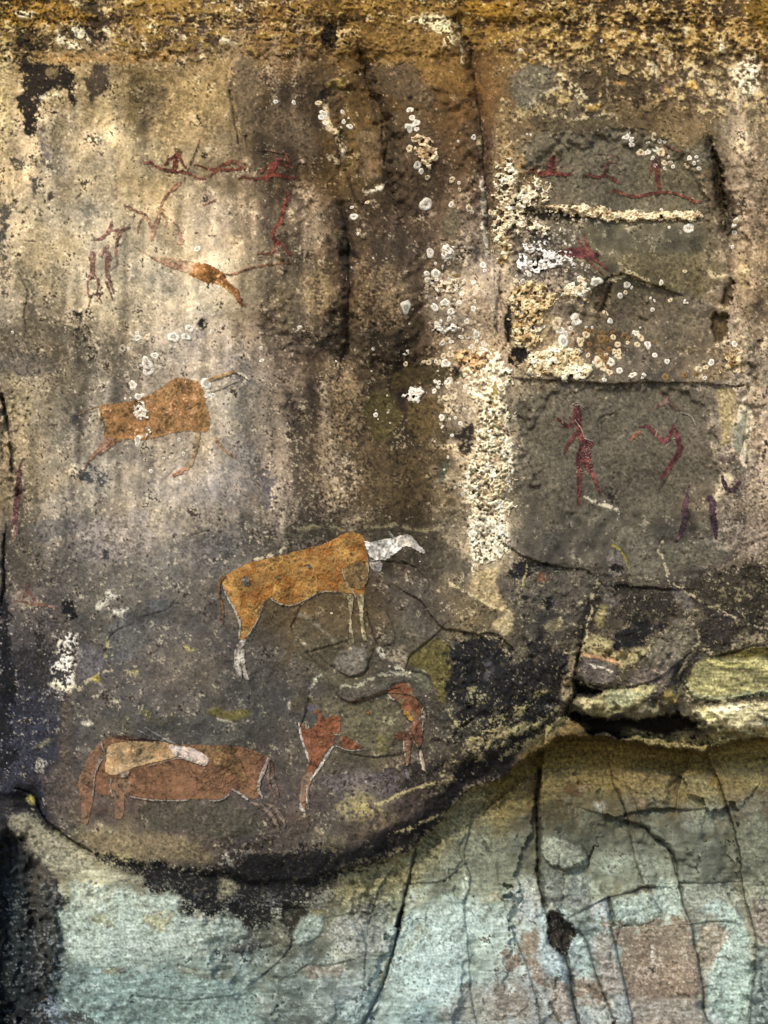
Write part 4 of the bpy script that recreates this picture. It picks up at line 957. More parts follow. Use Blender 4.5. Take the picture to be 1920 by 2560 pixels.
crack(T10((190, 520), (170, 640), (155, 720)), 4, .006, dark=.5)
crack(T10((365, 940), (400, 1000), (410, 1050)), 4, .006, dark=.3)
crack(T10((900, 1480), (1100, 1500), (1250, 1510), (1450, 1480)), 5, .005, -.003, dark=.25)
crack(T10((1160, 1280), (1300, 1330), (1500, 1300)), 8, .006, 0)
# broad shapes of the bedrock
def mound(pts, h, soft=30):
    sl, d = sdf(chaikin(pts), soft * 1.5, 2)
    H[sl] += h * sm(soft, -soft, d)
mound(T10((380, 900), (900, 800), (1500, 1000), (1659, 1200), (1500, 1500), (900, 1600), (420, 1500)), .03, 60)
mound(T9((400, 900), (700, 900), (1050, 950), (1060, 1200), (900, 1300), (560, 1320), (400, 1240)), .075, 26)
mound(T9((1180, 1240), (1450, 1230), (1750, 1200), (1750, 1420), (1480, 1430), (1250, 1360)), .075, 22)
mound(T9((-100, 900), (300, 880), (380, 1000), (300, 1250), (60, 1500), (-200, 1600), (-600, 1850), (-640, 1700)), .035, 40)
mound(T8((1260, 820), (1650, 880), (1900, 1150), (1500, 1340), (1300, 1300)), .02, 40)
mound(T11((-300, 500), (300, 500), (900, 350), (1300, 100), (1300, 200), (900, 500), (400, 640), (-200, 640)), .022, 45)
mound(T12((0, 0), (160, 0), (150, 700), (0, 900), (-500, 700), (-300, 300)), .03, 50)
mound(T12((1500, -50), (1800, -50), (1800, 800), (1560, 800)), .03, 40)
mound(T3((1420, 900), (1900, 900), (1900, 2900), (1560, 2900), (1500, 2000)), .03, 40)
mound(T2((150, 1350), (540, 1350), (560, 2300), (150, 2300)), .026, 40)
mound(T5((640, -200), (1000, -200), (1050, 700), (640, 700)), .024, 40)
mound(T2((900, 560), (1380, 600), (1420, 1700), (950, 1700)), .022, 40)
mound(T2((500, 560), (760, 560), (830, 1100), (640, 1180), (560, 900)), -.022, 34)
mound(T3((0, 900), (1290, 900), (1290, 2050), (0, 2050)), -.016, 16)
mound(T6((60, 830), (1330, 850), (1300, 1659), (60, 1659)), -.014, 14)
for p in [((130, 420), (640, 420), (640, 800), (130, 800))]:
    pass

for pts_, h_, s_0 in [(T12((420, 420), (740, 400), (830, 740), (500, 820), (360, 700)), -.016, 50), (T12((230, 880), (420, 900), (520, 1200), (640, 1659), (430, 1659), (330, 1200)), -.018, 40), (T12((760, 480), (1040, 520), (1060, 690), (840, 700)), -.014, 40),
                     (T12((1130, 440), (1440, 420), (1460, 720), (1100, 720)), .016, 40), (T12((660, 20), (1050, 20), (1040, 250), (760, 260)), .018, 40), (T12((1190, 1010), (1540, 1000), (1550, 1659), (1270, 1659)), -.012, 40), (T12((1600, 860), (1760, 860), (1760, 1680), (1590, 1680)), .022, 30),
                     (T11((200, 1250), (900, 950), (840, 1400), (640, 1659), (100, 1659)), .02, 70), (T11((960, 520), (1330, 420), (1360, 900), (1380, 1659), (900, 1659), (960, 1000)), .018, 60), (T11((640, 640), (960, 600), (900, 1000), (700, 1150)), -.018, 50), (T10((1400, 1120), (1700, 1100), (1900, 1250), (1600, 1360), (1350, 1280)), -.016, 50),
                     (T10((0, 430), (190, 480), (210, 1000), (190, 1659), (-100, 1659)), -.05, 50), (T10((230, 640), (360, 760), (360, 1100), (330, 1500), (250, 1400)), .02, 30), (T4((0, 900), (60, 950), (100, 1659), (-100, 1659)), -.02, 30)]:
    mound(pts_, h_ * 2.1, s_0 * .85)
# barnacle-like relief in the encrusted zones: jittered domes, done as little caps
rs = np.random.RandomState(77)


def inpoly(P, x, y):
    ins = False
    n = len(P)
    for k in range(n):
        ax, ay = P[k][:2]; bx, by = P[(k + 1) % n][:2]
        if (ay > y) != (by > y) and x < (bx - ax) * (y - ay) / (by - ay) + ax:
            ins = not ins
    return ins


def scatter(P, n, r0, r1, sep=.8, tries=60, taken=None):
    """positions inside a polygon, no two closer than sep times their radii"""
    out = taken if taken is not None else []
    xs = [p[0] for p in P]; ys = [p[1] for p in P]
    res = []
    for _ in range(n * tries):
        if len(res) >= n:
            break
        x, y = rs.uniform(min(xs), max(xs)), rs.uniform(min(ys), max(ys))
        if not inpoly(P, x, y):
            continue
        r = r0 + (r1 - r0) * rs.rand() ** 1.8
        if all((x - a) ** 2 + (y - b) ** 2 > (sep * (r + c)) ** 2 for a, b, c in out):
            out.append((x, y, r)); res.append((x, y, r))
    return res


def dots(P, n, r0, r1, rgb, a=.9, h=.0015, ring=.0):
    for x, y, r in scatter(P, n, r0, r1, .9):
        r = r * .9
        i0 = int((x - X0 - r - 3) / S); j0 = int((y - Y0 - r - 3) / S)
        w = int((2 * r + 8) / S) + 1
        sl = (slice(max(j0, 0), j0 + w), slice(max(i0, 0), i0 + w))
        d = np.hypot(X[sl] - x, Y[sl] - y) / r + .12 * NF2[sl]
        m = sm(1.25, .75, d)
        c = hx(rgb) * rs.uniform(.75, 1.08)
        C[sl] += (np.clip(c, 0, 1) * (1 - ring * sm(.6, .1, d))[..., None] - C[sl]) * (m * a * rs.uniform(.25, .9))[..., None]
        H[sl] += h * r / 3 * sm(1.15, .5, d)


W1 = 'e9dfc8'
dots(T3((0, 1330), (300, 1330), (1240, 1370), (1240, 1440), (900, 1460), (520, 1450), (200, 1530), (0, 1540)), 123, 1.6, 5, W1, .9, .003, .3)
dots(T3((80, 1500), (380, 1480), (420, 1560), (330, 1659), (60, 1659)), 104, 1.3, 4.2, 'eae4d8', .95)
dots(T6((30, 0), (420, 0), (560, 80), (540, 140), (330, 180), (60, 180)), 123, 1.3, 4.5, 'e9e2d4', .95, .002, .2)
dots(T6((0, 180), (300, 170), (520, 250), (520, 320), (260, 330), (240, 600), (0, 600)), 110, 2, 7, 'd9c79c', .85, .004, .45)
dots(T3((-80, 620), (60, 700), (80, 900), (240, 1180), (260, 1300), (60, 1350), (-100, 1300), (-120, 900)), 130, 1.6, 6, 'd8c49c', .85, .003, .45)
dots(T2((1540, 1000), (1659, 900), (1700, 1400), (1659, 1659), (1530, 1659)), 97, 2, 7, 'dccba6', .88, .003, .45)
dots(ZD((820, 0), (1120, 0), (1200, 160), (1020, 480), (860, 560), (820, 300)), 71, 2, 7, 'e0d0a8', .85, .004, .4)
dots(ZD((260, 500), (640, 540), (780, 680), (720, 1100), (780, 1300), (300, 1280), (320, 900), (270, 700)), 123, 1.6, 6.5, 'd4c2a0', .85, .003, .45)
dots(ZD((500, 1160), (820, 1180), (820, 1330), (620, 1380), (520, 1280)), 45, 2, 7, 'c8a878', .8, .003, .45)
dots(ZD((400, 300), (660, 330), (640, 420), (420, 440)), 29, 2, 6, 'd9cdb4', .9, .003, .4)
dots(T5((1180, 760), (1400, 720), (1400, 1020), (1260, 1100), (1180, 960)), 52, 1.5, 5, 'e0d8c4', .9, .002, .3)
dots(T5((1300, 1400), (1420, 1350), (1640, 1300), (1659, 1659), (1320, 1659)), 78, 2, 7, 'efe2c4', .8, .003, .35)
dots(T5((1400, 1000), (1560, 950), (1640, 1000), (1640, 1350), (1420, 1300)), 58, 2, 6, 'eddcb4', .7, .003, .3)
dots(T5((540, 1250), (660, 1250), (720, 1659), (520, 1659)), 45, 1.2, 3, 'e4dccc', .8)
dots(T5((0, 0), (1100, 0), (1100, 1200), (0, 1200)), 58, 1.2, 2.6, 'e6dcc8', .9)
dots(T2((0, 100), (1659, 100), (1659, 1659), (0, 1659)), 84, 1.2, 3, 'e2d4b4', .9)
dots(T3((0, 0), (1400, 0), (1400, 820), (0, 820)), 123, 1.3, 4.5, 'dccb9c', .85, .002, .2)
dots(T1((0, 0), (1659, 0), (1659, 400), (0, 420)), 84, 1.2, 4.5, 'e4d4a8', .85, .002)
dots(T4((780, 900), (1000, 900), (1000, 1250), (860, 1250)), 39, 1.4, 4.5, 'e4dccb', .9, .002, .3)
dots(T4((0, 900), (120, 900), (140, 1400), (0, 1400)), 39, 1.3, 4, 'cfc4a6', .8)
dots(T4((1290, 780), (1420, 800), (1420, 1080), (1330, 1060)), 22, 1.2, 3.4, 'e4dccb', .9)
dots(T7((0, 560), (200, 700), (500, 800), (500, 1200), (0, 1200)), 78, 1.2, 3.6, 'd4d0c4', .85)
dots(T7((0, 1200), (100, 1300), (100, 1659), (0, 1659)), 22, 1.2, 3, 'b8bcc4', .75)
dots(T6((1280, 540), (1500, 560), (1500, 780), (1180, 800)), 29, 2, 6, 'cdb98e', .85, .004, .4)
dots(T6((640, 100), (1300, 200), (1300, 800), (600, 800)), 16, 1.2, 3, 'dccfae', .85)
dots(T3((60, 850), (1250, 880), (1250, 1340), (200, 1280)), 16, 1.0, 2, 'dccfae', .85)
dots(T9((0, 900), (400, 1000), (340, 1300), (0, 1560)), 65, 1.2, 4, 'b0ac9c', .8)
dots(T9((500, 500), (1100, 560), (1000, 760), (560, 740)), 39, 1.2, 4, 'b8b094', .75)
dots(T9((1300, 420), (1650, 440), (1650, 860), (1300, 700)), 45, 1.2, 4, 'a09878', .7)
dots(BK2, 200, 1.0, 2.6, 'a8a490', .6)
dots(BLK, 50, 1.1, 3.2, 'a8a488', .7)
dots(T11((640, 60), (1100, 0), (1659, -60), (1500, 90), (1200, 80), (880, 180)), 45, 1.1, 3.2, '94907c', .7)
dots(T4((500, 1350), (720, 1350), (700, 1620), (520, 1500)), 26, 1.2, 3, 'c4c4bc', .8)
dots(T4((400, 380), (620, 350), (620, 600), (440, 640)), 26, 1.2, 3.2, 'c8c0ac', .8)
dots(T4((0, 380), (450, 400), (450, 640), (0, 660)), 32, 1.2, 3.2, 'c4b896', .75)
# small dark pits
dots(T5((560, 0), (1060, 0), (1060, 700), (560, 700)), 39, 1.4, 3.6, '2a2218', .85, -.002)
dots(T5((0, 700), (560, 700), (560, 1500), (0, 1500)), 39, 1.4, 3.6, '2c2824', .8, -.002)
dots(T6((60, 850), (1300, 850), (1250, 1650), (0, 1650)), 32, 1.4, 3.4, '3a362c', .7, -.0015)
dots(T7((100, 0), (1500, 0), (1500, 1300), (500, 1300)), 45, 1.3, 3, '34322e', .7, -.0015)
dots(T12((0, 0), (1659, 0), (1659, 1659), (0, 1659)), 130, 1.2, 3, '44423a', .6, -.002)
dots(T11((900, 600), (1659, 500), (1659, 1659), (600, 1659)), 110, 1.2, 2.8, '4c5450', .6, -.002)
dots(T10((450, 800), (1659, 1000), (1659, 1659), (450, 1659)), 78, 1.2, 2.6, '5c645c', .55, -.002)

for pts_, w_ in [(T9((-80, 1500), (60, 1420), (180, 1370), (300, 1270)), 5), (T9((-60, 1590), (100, 1490), (260, 1400), (340, 1340)), 7), (T8((1360, 1480), (1480, 1430), (1620, 1360), (1720, 1290)), 6), (T8((1430, 1620), (1500, 1520), (1600, 1440), (1720, 1380)), 5),
                 (T9((-160, 1370), (-20, 1300), (110, 1240)), 4), (T8((1250, 1290), (1300, 1380), (1330, 1420)), 3), (T11((700, 250), (900, 200), (1100, 100), (1300, 60)), 4), (T11((860, 440), (1000, 390), (1180, 300)), 3)]:
    vein(pts_, w_, 'a39a6e', .8, .3, .003)
# extra threads of pale crust over the broken dark rock at the right
zone, dz = sdf(T9((-200, 380), (500, 360), (1100, 420), (1750, 200), (1750, 900), (1300, 930), (1100, 1100), (900, 1250), (420, 1250), (300, 1350), (-300, 1750), (-600, 1900), (-500, 1000)), 20, 1)
zm = sm(10, -10, dz) * np.maximum(np.exp(-((NT2[zone] - .5) / .07) ** 2), np.exp(-((NT[zone] + .6) / .05) ** 2)) * sm(-.1, .9, NCR[zone] + .4 * NM[zone])
C[zone] += (hx('b9ae84') - C[zone]) * (zm * .7)[..., None]
H[zone] += .0012 * zm
slb, ds_ = sdf(T9((1120, 940), (1750, 900), (1750, 1480), (1400, 1470), (1160, 1340), (1100, 1150)), 10, 1)
C[slb] *= (1 + .13 * np.clip(NL[slb], -1.6, 1.6) * sm(8, -8, ds_))[..., None]
H[slb] += .0016 * NL[slb] * sm(8, -8, ds_)
nss, dn_ = sdf(T9((380, 1230), (440, 1100), (940, 1100), (1000, 1250), (560, 1360)), 10, 1)
C[nss] *= (1 + .08 * NL[nss] * sm(8, -8, dn_))[..., None]
H[nss] += .0012 * NL[nss] * sm(8, -8, dn_)
H[zone] += .003 * sm(.2, .3, NT2[zone]) * sm(10, -10, dz) + .003 * sm(-.5, -.4, NT[zone]) * sm(10, -10, dz)

# ------------------------------------------------------------------ from the fields to meshes
g_ = C.mean(-1, keepdims=True)
C = np.clip(.34 + (g_ - .34) * 1.14 + (C - g_) * (1.06 - .14 * below[..., None]), 0.015, 0.95)


def lin(c):
    c = np.clip(c, 0, 1)
    return np.where(c <= .04045, c / 12.92, ((c + .055) / 1.055) ** 2.4)


def world_pos(x, y, h):
    k = (D - h) / D
    return np.stack([(x - 960) * PX * k, -h, ZC - (y - 1280) * PX * k], -1)


def material(name, attr='surface_colour', rough=.9, scale=160, bump=.35, var=.12, spec=.25):
    m = bpy.data.materials.new(name)
    m.use_nodes = True
    nt = m.node_tree
    b = nt.nodes['Principled BSDF']
    b.inputs['Roughness'].default_value = rough
    b.inputs['Specular IOR Level'].default_value = spec
    a = nt.nodes.new('ShaderNodeVertexColor'); a.layer_name = attr
    tc = nt.nodes.new('ShaderNodeTexCoord')
    n = nt.nodes.new('ShaderNodeTexNoise'); n.inputs['Scale'].default_value = scale; n.inputs['Detail'].default_value = 6; n.inputs['Roughness'].default_value = .62
    nt.links.new(tc.outputs['Object'], n.inputs['Vector'])
    r = nt.nodes.new('ShaderNodeMapRange')
    r.inputs['From Min'].default_value = .3; r.inputs['From Max'].default_value = .7
    r.inputs['To Min'].default_value = 1 - var; r.inputs['To Max'].default_value = 1 + var
    nt.links.new(n.outputs['Fac'], r.inputs['Value'])
    mx = nt.nodes.new('ShaderNodeMix'); mx.data_type = 'RGBA'; mx.blend_type = 'MULTIPLY'; mx.inputs[0].default_value = 1
    nt.links.new(a.outputs['Color'], mx.inputs[6]); nt.links.new(r.outputs['Result'], mx.inputs[7])
    nt.links.new(mx.outputs[2], b.inputs['Base Color'])
    bp = nt.nodes.new('ShaderNodeBump'); bp.inputs['Strength'].default_value = bump; bp.inputs['Distance'].default_value = .002
    nt.links.new(n.outputs['Fac'], bp.inputs['Height']); nt.links.new(bp.outputs['Normal'], b.inputs['Normal'])
    return m


ROCK = material('weathered_sandstone')
PAINT = material('earth_pigment', rough=.95, scale=220, bump=.35, var=.16)
CRUST = material('mineral_crust', rough=.85, scale=260, bump=.5, var=.14)
LICH = material('lichen', rough=.9, scale=300, bump=.5, var=.15)


def build(name, P, Q, colour, mat, parent=None):
    """mesh from point array, quad array and sRGB colours per point"""
    used = np.zeros(len(P), bool); used[Q.ravel()] = True
    idx = np.cumsum(used) - 1
    P = P[used]; colour = colour[used]; Q = idx[Q]
    me = bpy.data.meshes.new(name)
    n, f, k = len(P), len(Q), Q.shape[1]
    me.vertices.add(n); me.vertices.foreach_set('co', P.astype(np.float32).ravel())
    me.loops.add(f * k); me.loops.foreach_set('vertex_index', Q.astype(np.int32).ravel())
    me.polygons.add(f); me.polygons.foreach_set('loop_start', np.arange(0, f * k, k, dtype=np.int32))
    me.polygons.foreach_set('loop_total', np.full(f, k, np.int32))
    me.update(calc_edges=True)
    ca = me.color_attributes.new('surface_colour', 'FLOAT_COLOR', 'POINT')
    rgba = np.ones((n, 4), np.float32); rgba[:, :3] = np.clip(lin(colour) * ALB, 0, .88)
    ca.data.foreach_set('color', rgba.ravel())
    me.shade_smooth()
    me.materials.append(mat)
    o = bpy.data.objects.new(name, me)
    col.objects.link(o)
    if parent is not None:
        o.parent = parent
        o.matrix_parent_inverse = Matrix.Translation(-parent.location)
    return o


def tag(o, label=None, cat=None, group=None, kind=None):
    if label: o['label'] = label
    if cat: o['category'] = cat
    if group: o['group'] = group
    if kind: o['kind'] = kind
    return o


# region ids
RID = np.zeros(X.shape, np.int32)
RID[dlip > 0] = 1
REG = [
    ('rock_outcrop', T9((380, 1230), (440, 1180), (560, 1200), (620, 1150), (840, 1130), (940, 1120), (900, 1200), (800, 1270), (660, 1310), (560, 1335), (480, 1300)),
     'pale rounded nose of rock sticking out over the black gap under the painted wall', 'rock'),
    ('rock_ledge', T9((1160, 1270), (1260, 1245), (1500, 1240), (1750, 1230), (1750, 1440), (1480, 1450), (1320, 1400), (1200, 1340)),
     'cream rock ledge at the right edge, below the flat yellow green slab', 'rock ledge'),
    ('rock_slab', T9((1230, 960), (1440, 950), (1750, 940), (1750, 1120), (1600, 1165), (1420, 1185), (1200, 1195), (1130, 1120), (1150, 1040)),
     'flat yellow green slab of bare rock framed by dark crust at the right edge', 'rock slab'),
    ('rock_block', T12((640, 850), (800, 820), (895, 795), (935, 880), (980, 942), (820, 1022), (680, 1012)),
     'small pale green rectangular block crossed by a thin crack, above the brown block', 'rock block'),
    ('rock_block', T12((660, 1025), (820, 1032), (985, 950), (1110, 965), (1170, 1060), (1215, 1300), (1240, 1490), (1000, 1510), (760, 1500), (740, 1420), (690, 1200)),
     'large brown rock block with a small dark hole in its middle', 'rock block'),
    ('rock_flake', T12((910, 375), (1000, 310), (1130, 420), (1130, 520), (1030, 490), (930, 440)),
     'grey angular flake of rock standing proud above a shaded hollow in the lower bedrock', 'rock flake'),
    ('rock_bulge', T12((180, 420), (300, 450), (440, 510), (510, 580), (495, 650), (300, 650), (190, 600)),
     'rounded grey knob of rock beside the deep upright cleft', 'rock knob'),
]
for k, (nm, poly, lb, ct) in enumerate(REG):
    sl, d = sdf(chaikin(poly, True, 1), 10, 1)
    r = RID[sl]; r[d < 0] = 2 + k

P = world_pos(X, Y, H).reshape(-1, 3)
CC = C.reshape(-1, 3)
ids = np.arange(NX * NY, dtype=np.int64).reshape(NY, NX)
quads = np.stack([ids[:-1, :-1], ids[1:, :-1], ids[1:, 1:], ids[:-1, 1:]], -1)
qr = RID[:-1, :-1]
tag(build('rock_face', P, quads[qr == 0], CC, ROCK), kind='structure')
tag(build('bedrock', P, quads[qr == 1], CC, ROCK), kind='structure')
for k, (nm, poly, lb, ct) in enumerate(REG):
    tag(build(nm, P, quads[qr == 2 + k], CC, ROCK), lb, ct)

# ---------------------------------------------------------------- sampling helpers
def samp(F, x, y):
    u = np.clip((x - X0) / S, 0, NX - 1.001); v = np.clip((y - Y0) / S, 0, NY - 1.001)
    i = u.astype(int); j = v.astype(int)
    fu = u - i; fv = v - j
    if F.ndim == 3:
        fu = fu[..., None]; fv = fv[..., None]
    return (F[j, i] * (1 - fu) + F[j, i + 1] * fu) * (1 - fv) + (F[j + 1, i] * (1 - fu) + F[j + 1, i + 1] * fu) * fv


LUM = C.mean(-1)
DET = np.clip(1 + .5 * (.16 * NM + .16 * NF + .10 * NF2), .6, 1.4)


def drape(name, shapes, rgb, parent, alpha=.95, lift=.0016, wear=.3, edge=.8, rgb2=None, step=1.0, grain=1.0):
    """one part of a painting: pigment laid on the rock, rubbed away where the noise says so"""
    wear = wear * .95
    xs, ys = [], []
    for kind, pts in shapes:
        for p in pts:
            r = p[2] if len(p) > 2 else 0
            xs += [p[0] - r, p[0] + r]; ys += [p[1] - r, p[1] + r]
    pad = 5
    ax = np.arange(min(xs) - pad, max(xs) + pad, step, dtype=np.float32)
    ay = np.arange(min(ys) - pad, max(ys) + pad, step, dtype=np.float32)
    x, y = np.meshgrid(ax, ay)
    nf, nf2, nm, nw1, nw2 = samp(NF, x, y), samp(NF2, x, y), samp(NM, x, y), samp(NW1, x, y), samp(NW2, x, y)
    xw = x + edge * nf + .5 * nw1; yw = y + edge * nf2 + .5 * nw2
    d = np.full(x.shape, 1e9, np.float32)
    for kind, pts in shapes:
        if kind == 'p':
            q = poly_d(np.array(chaikin(pts, True, 2))[:, :2], xw, yw)
        else:
            pp = np.array(chaikin(pts, False, 1) if len(pts) > 2 else pts)
            q, _ = line_d(pp[:, :2], xw, yw, np.maximum(pp[:, 2] * 1.0 + .15, 1.2))
        d = np.minimum(d, q)
    m = sm(1.0, -1.0, d + .35 * nf)
    rub = sm(1.9, -.2, np.abs(nf) * .9 + .7 * nm * 1.0 - (1 - wear) * 1.5 + .8)
    a = m * np.minimum(alpha * 1.08, 1) * (1 - wear * .9 * (1 - rub)) * np.clip(1 - .12 * nf2 * grain - .10 * np.maximum(nf - .4, 0), .4, 1.2)
    a = np.clip(a, 0, 1)
    tone = lambda s: (lambda v: ((v.mean() + (v - v.mean()) * .88) + (np.array([-.07, .02, .012], np.float32) if v[0] - v[1] > 2.2 * (v[1] - v[2]) and v[0] - v[1] > .1 else 0)) * .95)(hx(s))
    c = np.broadcast_to(tone(rgb), x.shape + (3,))
    if rgb2:
        t = sm(-.7, 1.1, .8 * nm + .7 * nf + .5 * samp(NM2, x, y))[..., None]
        c = c * (1 - t) + tone(rgb2) * t
    base = samp(C, x, y)
    c = c * (samp(DET, x, y) * (1 + .09 * nm + .08 * nf * grain))[..., None]
    c = base * (1 - a[..., None]) + c * a[..., None]
    Pn = world_pos(x, y, samp(H, x, y) + lift).reshape(-1, 3)
    ii = np.arange(x.size).reshape(x.shape)
    q = np.stack([ii[:-1, :-1], ii[1:, :-1], ii[1:, 1:], ii[:-1, 1:]], -1)
    keep = (a[:-1, :-1] > .12) & (a[1:, 1:] > .12) & (a[1:, :-1] > .12) & (a[:-1, 1:] > .12)
    q = q[keep]
    if len(q) < 1:
        return None
    return build(name, Pn, q, c.reshape(-1, 3), PAINT, parent)


def empty(name, x, y):
    o = bpy.data.objects.new(name, None)
    o.empty_display_size = .05
    col.objects.link(o)
    o.location = Vector(world_pos(np.array(x, float), np.array(y, float), float(samp(H, np.array([x]), np.array([y]))[0])))
    return o


SPLIT = {'white_outline': 'white_outline', 'pale_line': 'pale_line', 'stroke': 'stroke', 'white_dots': 'white_dot', 'arms': 'arm', 'pale_edge': 'pale_edge',
         'arrows': 'arrow', 'bow': 'bow', 'head_band': 'head_band', 'bare_patch': 'bare_patch', 'hoof': 'hoof', 'horn': 'horn', 'tail': 'tail'}


def figure(name, label, parts, cat='rock painting', group=None):
    """parts: (part name, shapes, rgb, options)"""
    pts = [p for part in parts for _, ps in part[1] for p in ps]
    cx = sum(p[0] for p in pts) / len(pts); by = max(p[1] for p in pts)
    root = empty(name, cx, by)
    tag(root, label, cat, group)
    for k, (pn, shapes, rgb, opt) in enumerate(parts):
        if pn in SPLIT:
            for q, sh in enumerate(shapes):
                drape(SPLIT[pn], [sh], rgb, root, lift=.0016 + .0004 * k + .00012 * (q % 5), **opt)
        else:
            drape(pn, shapes, rgb, root, lift=.0016 + .0004 * k, **opt)
    return root


def p_(f, *pts): return ('p', f(*pts))
def s_(f, *pts): return ('s', f(*pts))


RG = 'red figures on the pale upper left wall'
figure('painted_person', 'dark red painted man in the splits with a hand on a long upright spear', [
    ('body', [s_(T1, (1130, 1105, 17), (1140, 1050, 17), (1145, 1010, 20)), s_(T1, (1130, 1012, 9), (1090, 1040, 7), (1072, 1070, 8)), s_(T1, (1160, 1005, 9), (1180, 1050, 8), (1200, 1082, 9))], '843428', dict(alpha=.95)),
    ('head', [s_(T1, (1135, 968, 9), (1150, 972, 12), (1170, 985, 6))], '5c3226', {}),
    ('legs', [s_(T1, (935, 1060, 9), (975, 1048, 9), (1010, 1080, 9), (1080, 1103, 9), (1130, 1108, 12), (1200, 1112, 9), (1250, 1135, 8), (1280, 1160, 7), (1322, 1158, 6))], '84352a', dict(alpha=.95)),
    ('spear', [s_(T1, (1292, 905, 3), (1275, 965, 5), (1240, 1040, 5.5), (1215, 1110, 5), (1190, 1162, 4))], '7a4030', dict(alpha=.85))], group=RG)
figure('painted_person', 'red painted figure lying low with doubled arms, between the spear carrier and the bowman', [
    ('legs', [s_(T1, (1260, 1072, 5), (1300, 1075, 6), (1340, 1095, 8), (1400, 1100, 9), (1480, 1100, 10), (1560, 1095, 9), (1592, 1085, 6))], '8a3426', dict(alpha=.9)),
    ('body', [s_(T1, (1410, 1090, 9), (1450, 1065, 11), (1490, 1045, 12)), s_(T1, (1410, 1105, 8), (1370, 1130, 6), (1358, 1150, 4))], '8c3a2a', {}),
    ('arms', [s_(T1, (1490, 1045, 7), (1530, 1060, 5), (1582, 1085, 6)), s_(T1, (1500, 1035, 6), (1550, 1042, 4), (1578, 1070, 4))], '823c2c', {})], group=RG)
figure('painted_person', 'red painted bowman in the splits, both arms raised in a bent angle', [
    ('legs', [s_(T2, (-114, 1162, 5), (-79, 1142, 7), (-39, 1160, 6), (0, 1162, 7), (60, 1150, 12), (110, 1130, 13), (170, 1140, 10), (240, 1160, 9), (264, 1145, 4))], '8a3026', dict(alpha=.95)),
    ('body', [s_(T2, (75, 1155, 17), (105, 1100, 20), (135, 1050, 16)), s_(T2, (120, 1055, 9), (75, 1075, 9), (35, 1118, 6)), s_(T2, (150, 1062, 8), (200, 1075, 8), (228, 1080, 8), (205, 1040, 7), (190, 1008, 6))], '8c3228', dict(alpha=.95)),
    ('head', [s_(T2, (130, 1032, 12), (158, 1030, 13))], '74302a', {}),
    ('bow', [s_(T2, (105, 978, 6), (170, 988, 6), (215, 1008, 5)), s_(T2, (5, 972, 2.5), (120, 976, 4))], '84443a', dict(alpha=.7))], group=RG)
figure('painted_person', 'faded pinkish red painted figure bent in a V with one arm flung up high', [
    ('body', [s_(T1, (1040, 1360, 10), (1025, 1420, 13), (1000, 1470, 18), (985, 1550, 13)), s_(T1, (945, 1390, 12), (970, 1440, 11), (990, 1485, 13)), s_(T1, (940, 1395, 9), (905, 1440, 8), (892, 1512, 6)), s_(T1, (1050, 1380, 10), (1080, 1420, 8), (1075, 1470, 6))], '96503c', dict(alpha=.62, wear=.5)),
    ('arm', [s_(T1, (1168, 1180, 10), (1135, 1210, 13), (1090, 1250, 9), (1050, 1310, 9), (1040, 1360, 9))], '9a4a34', dict(alpha=.75, wear=.4)),
    ('arm', [s_(T1, (803, 1328, 5), (850, 1355, 8), (910, 1380, 7), (945, 1390, 9))], '8c4638', dict(alpha=.75, wear=.4))], group=RG)
figure('painted_person', 'faded red painted walker, left of the linked pair below the black stained corner', [
    ('body', [s_(T4, (600, -10, 19), (600, 60, 16), (595, 110, 13)), s_(T1, (720, 1435, 8), (715, 1480, 14), (690, 1520, 12), (650, 1550, 12), (608, 1560, 6))], '864038', dict(alpha=.72, wear=.4)),
    ('leg', [s_(T4, (585, 120, 8), (565, 180, 7), (570, 240, 6), (585, 280, 6), (575, 325, 5))], '84403a', dict(alpha=.8, wear=.3)),
    ('leg', [s_(T4, (605, 110, 8), (640, 160, 8), (630, 230, 6), (635, 270, 6), (662, 300, 4))], '84403a', dict(alpha=.8, wear=.3))], group=RG)
figure('painted_person', 'faded red painted walker with a bent raised arm, right of the linked pair', [
    ('body', [s_(T1, (840, 1470, 9), (790, 1492, 14), (765, 1530, 12), (752, 1600, 10), (752, 1659, 7)), s_(T1, (700, 1500, 6), (765, 1490, 8)), s_(T1, (700, 1590, 10), (650, 1655, 12)), s_(T4, (705, -20, 16), (695, 60, 16), (695, 130, 13))], '864038', dict(alpha=.7, wear=.45)),
    ('arm', [s_(T4, (710, 92, 7), (755, 55, 7), (775, 45, 4)), s_(T4, (752, -10, 4), (760, 45, 4))], '74504c', dict(alpha=.6, wear=.4)),
    ('leg', [s_(T4, (690, 170, 10), (710, 220, 7), (730, 280, 7)), s_(T4, (700, 130, 12), (725, 200, 7), (735, 240, 5))], '84483e', dict(alpha=.8, wear=.3))], group=RG)
figure('painted_person', 'slender curved red painted climber with bent knees, below the red bowman', [
    ('body', [s_(T2, (195, 1240, 6), (206, 1272, 8), (180, 1330, 10), (165, 1400, 13), (158, 1432, 15), (120, 1480, 13), (103, 1530, 12), (125, 1560, 16), (140, 1585, 12))], '802a22', dict(alpha=.95)),
    ('arm', [s_(T2, (225, 1242, 6), (224, 1280, 6), (190, 1340, 6), (180, 1380, 6))], '783028', {}),
    ('leg', [s_(T2, (122, 1570, 10), (122, 1620, 7), (105, 1645, 7), (60, 1645, 6), (14, 1640, 5))], '802a22', dict(alpha=.95)),
    ('leg', [s_(T2, (150, 1565, 9), (190, 1600, 8), (212, 1640, 8), (232, 1650, 4))], '84322a', {})], group=RG)
FR = 'small broken strokes of red paint'
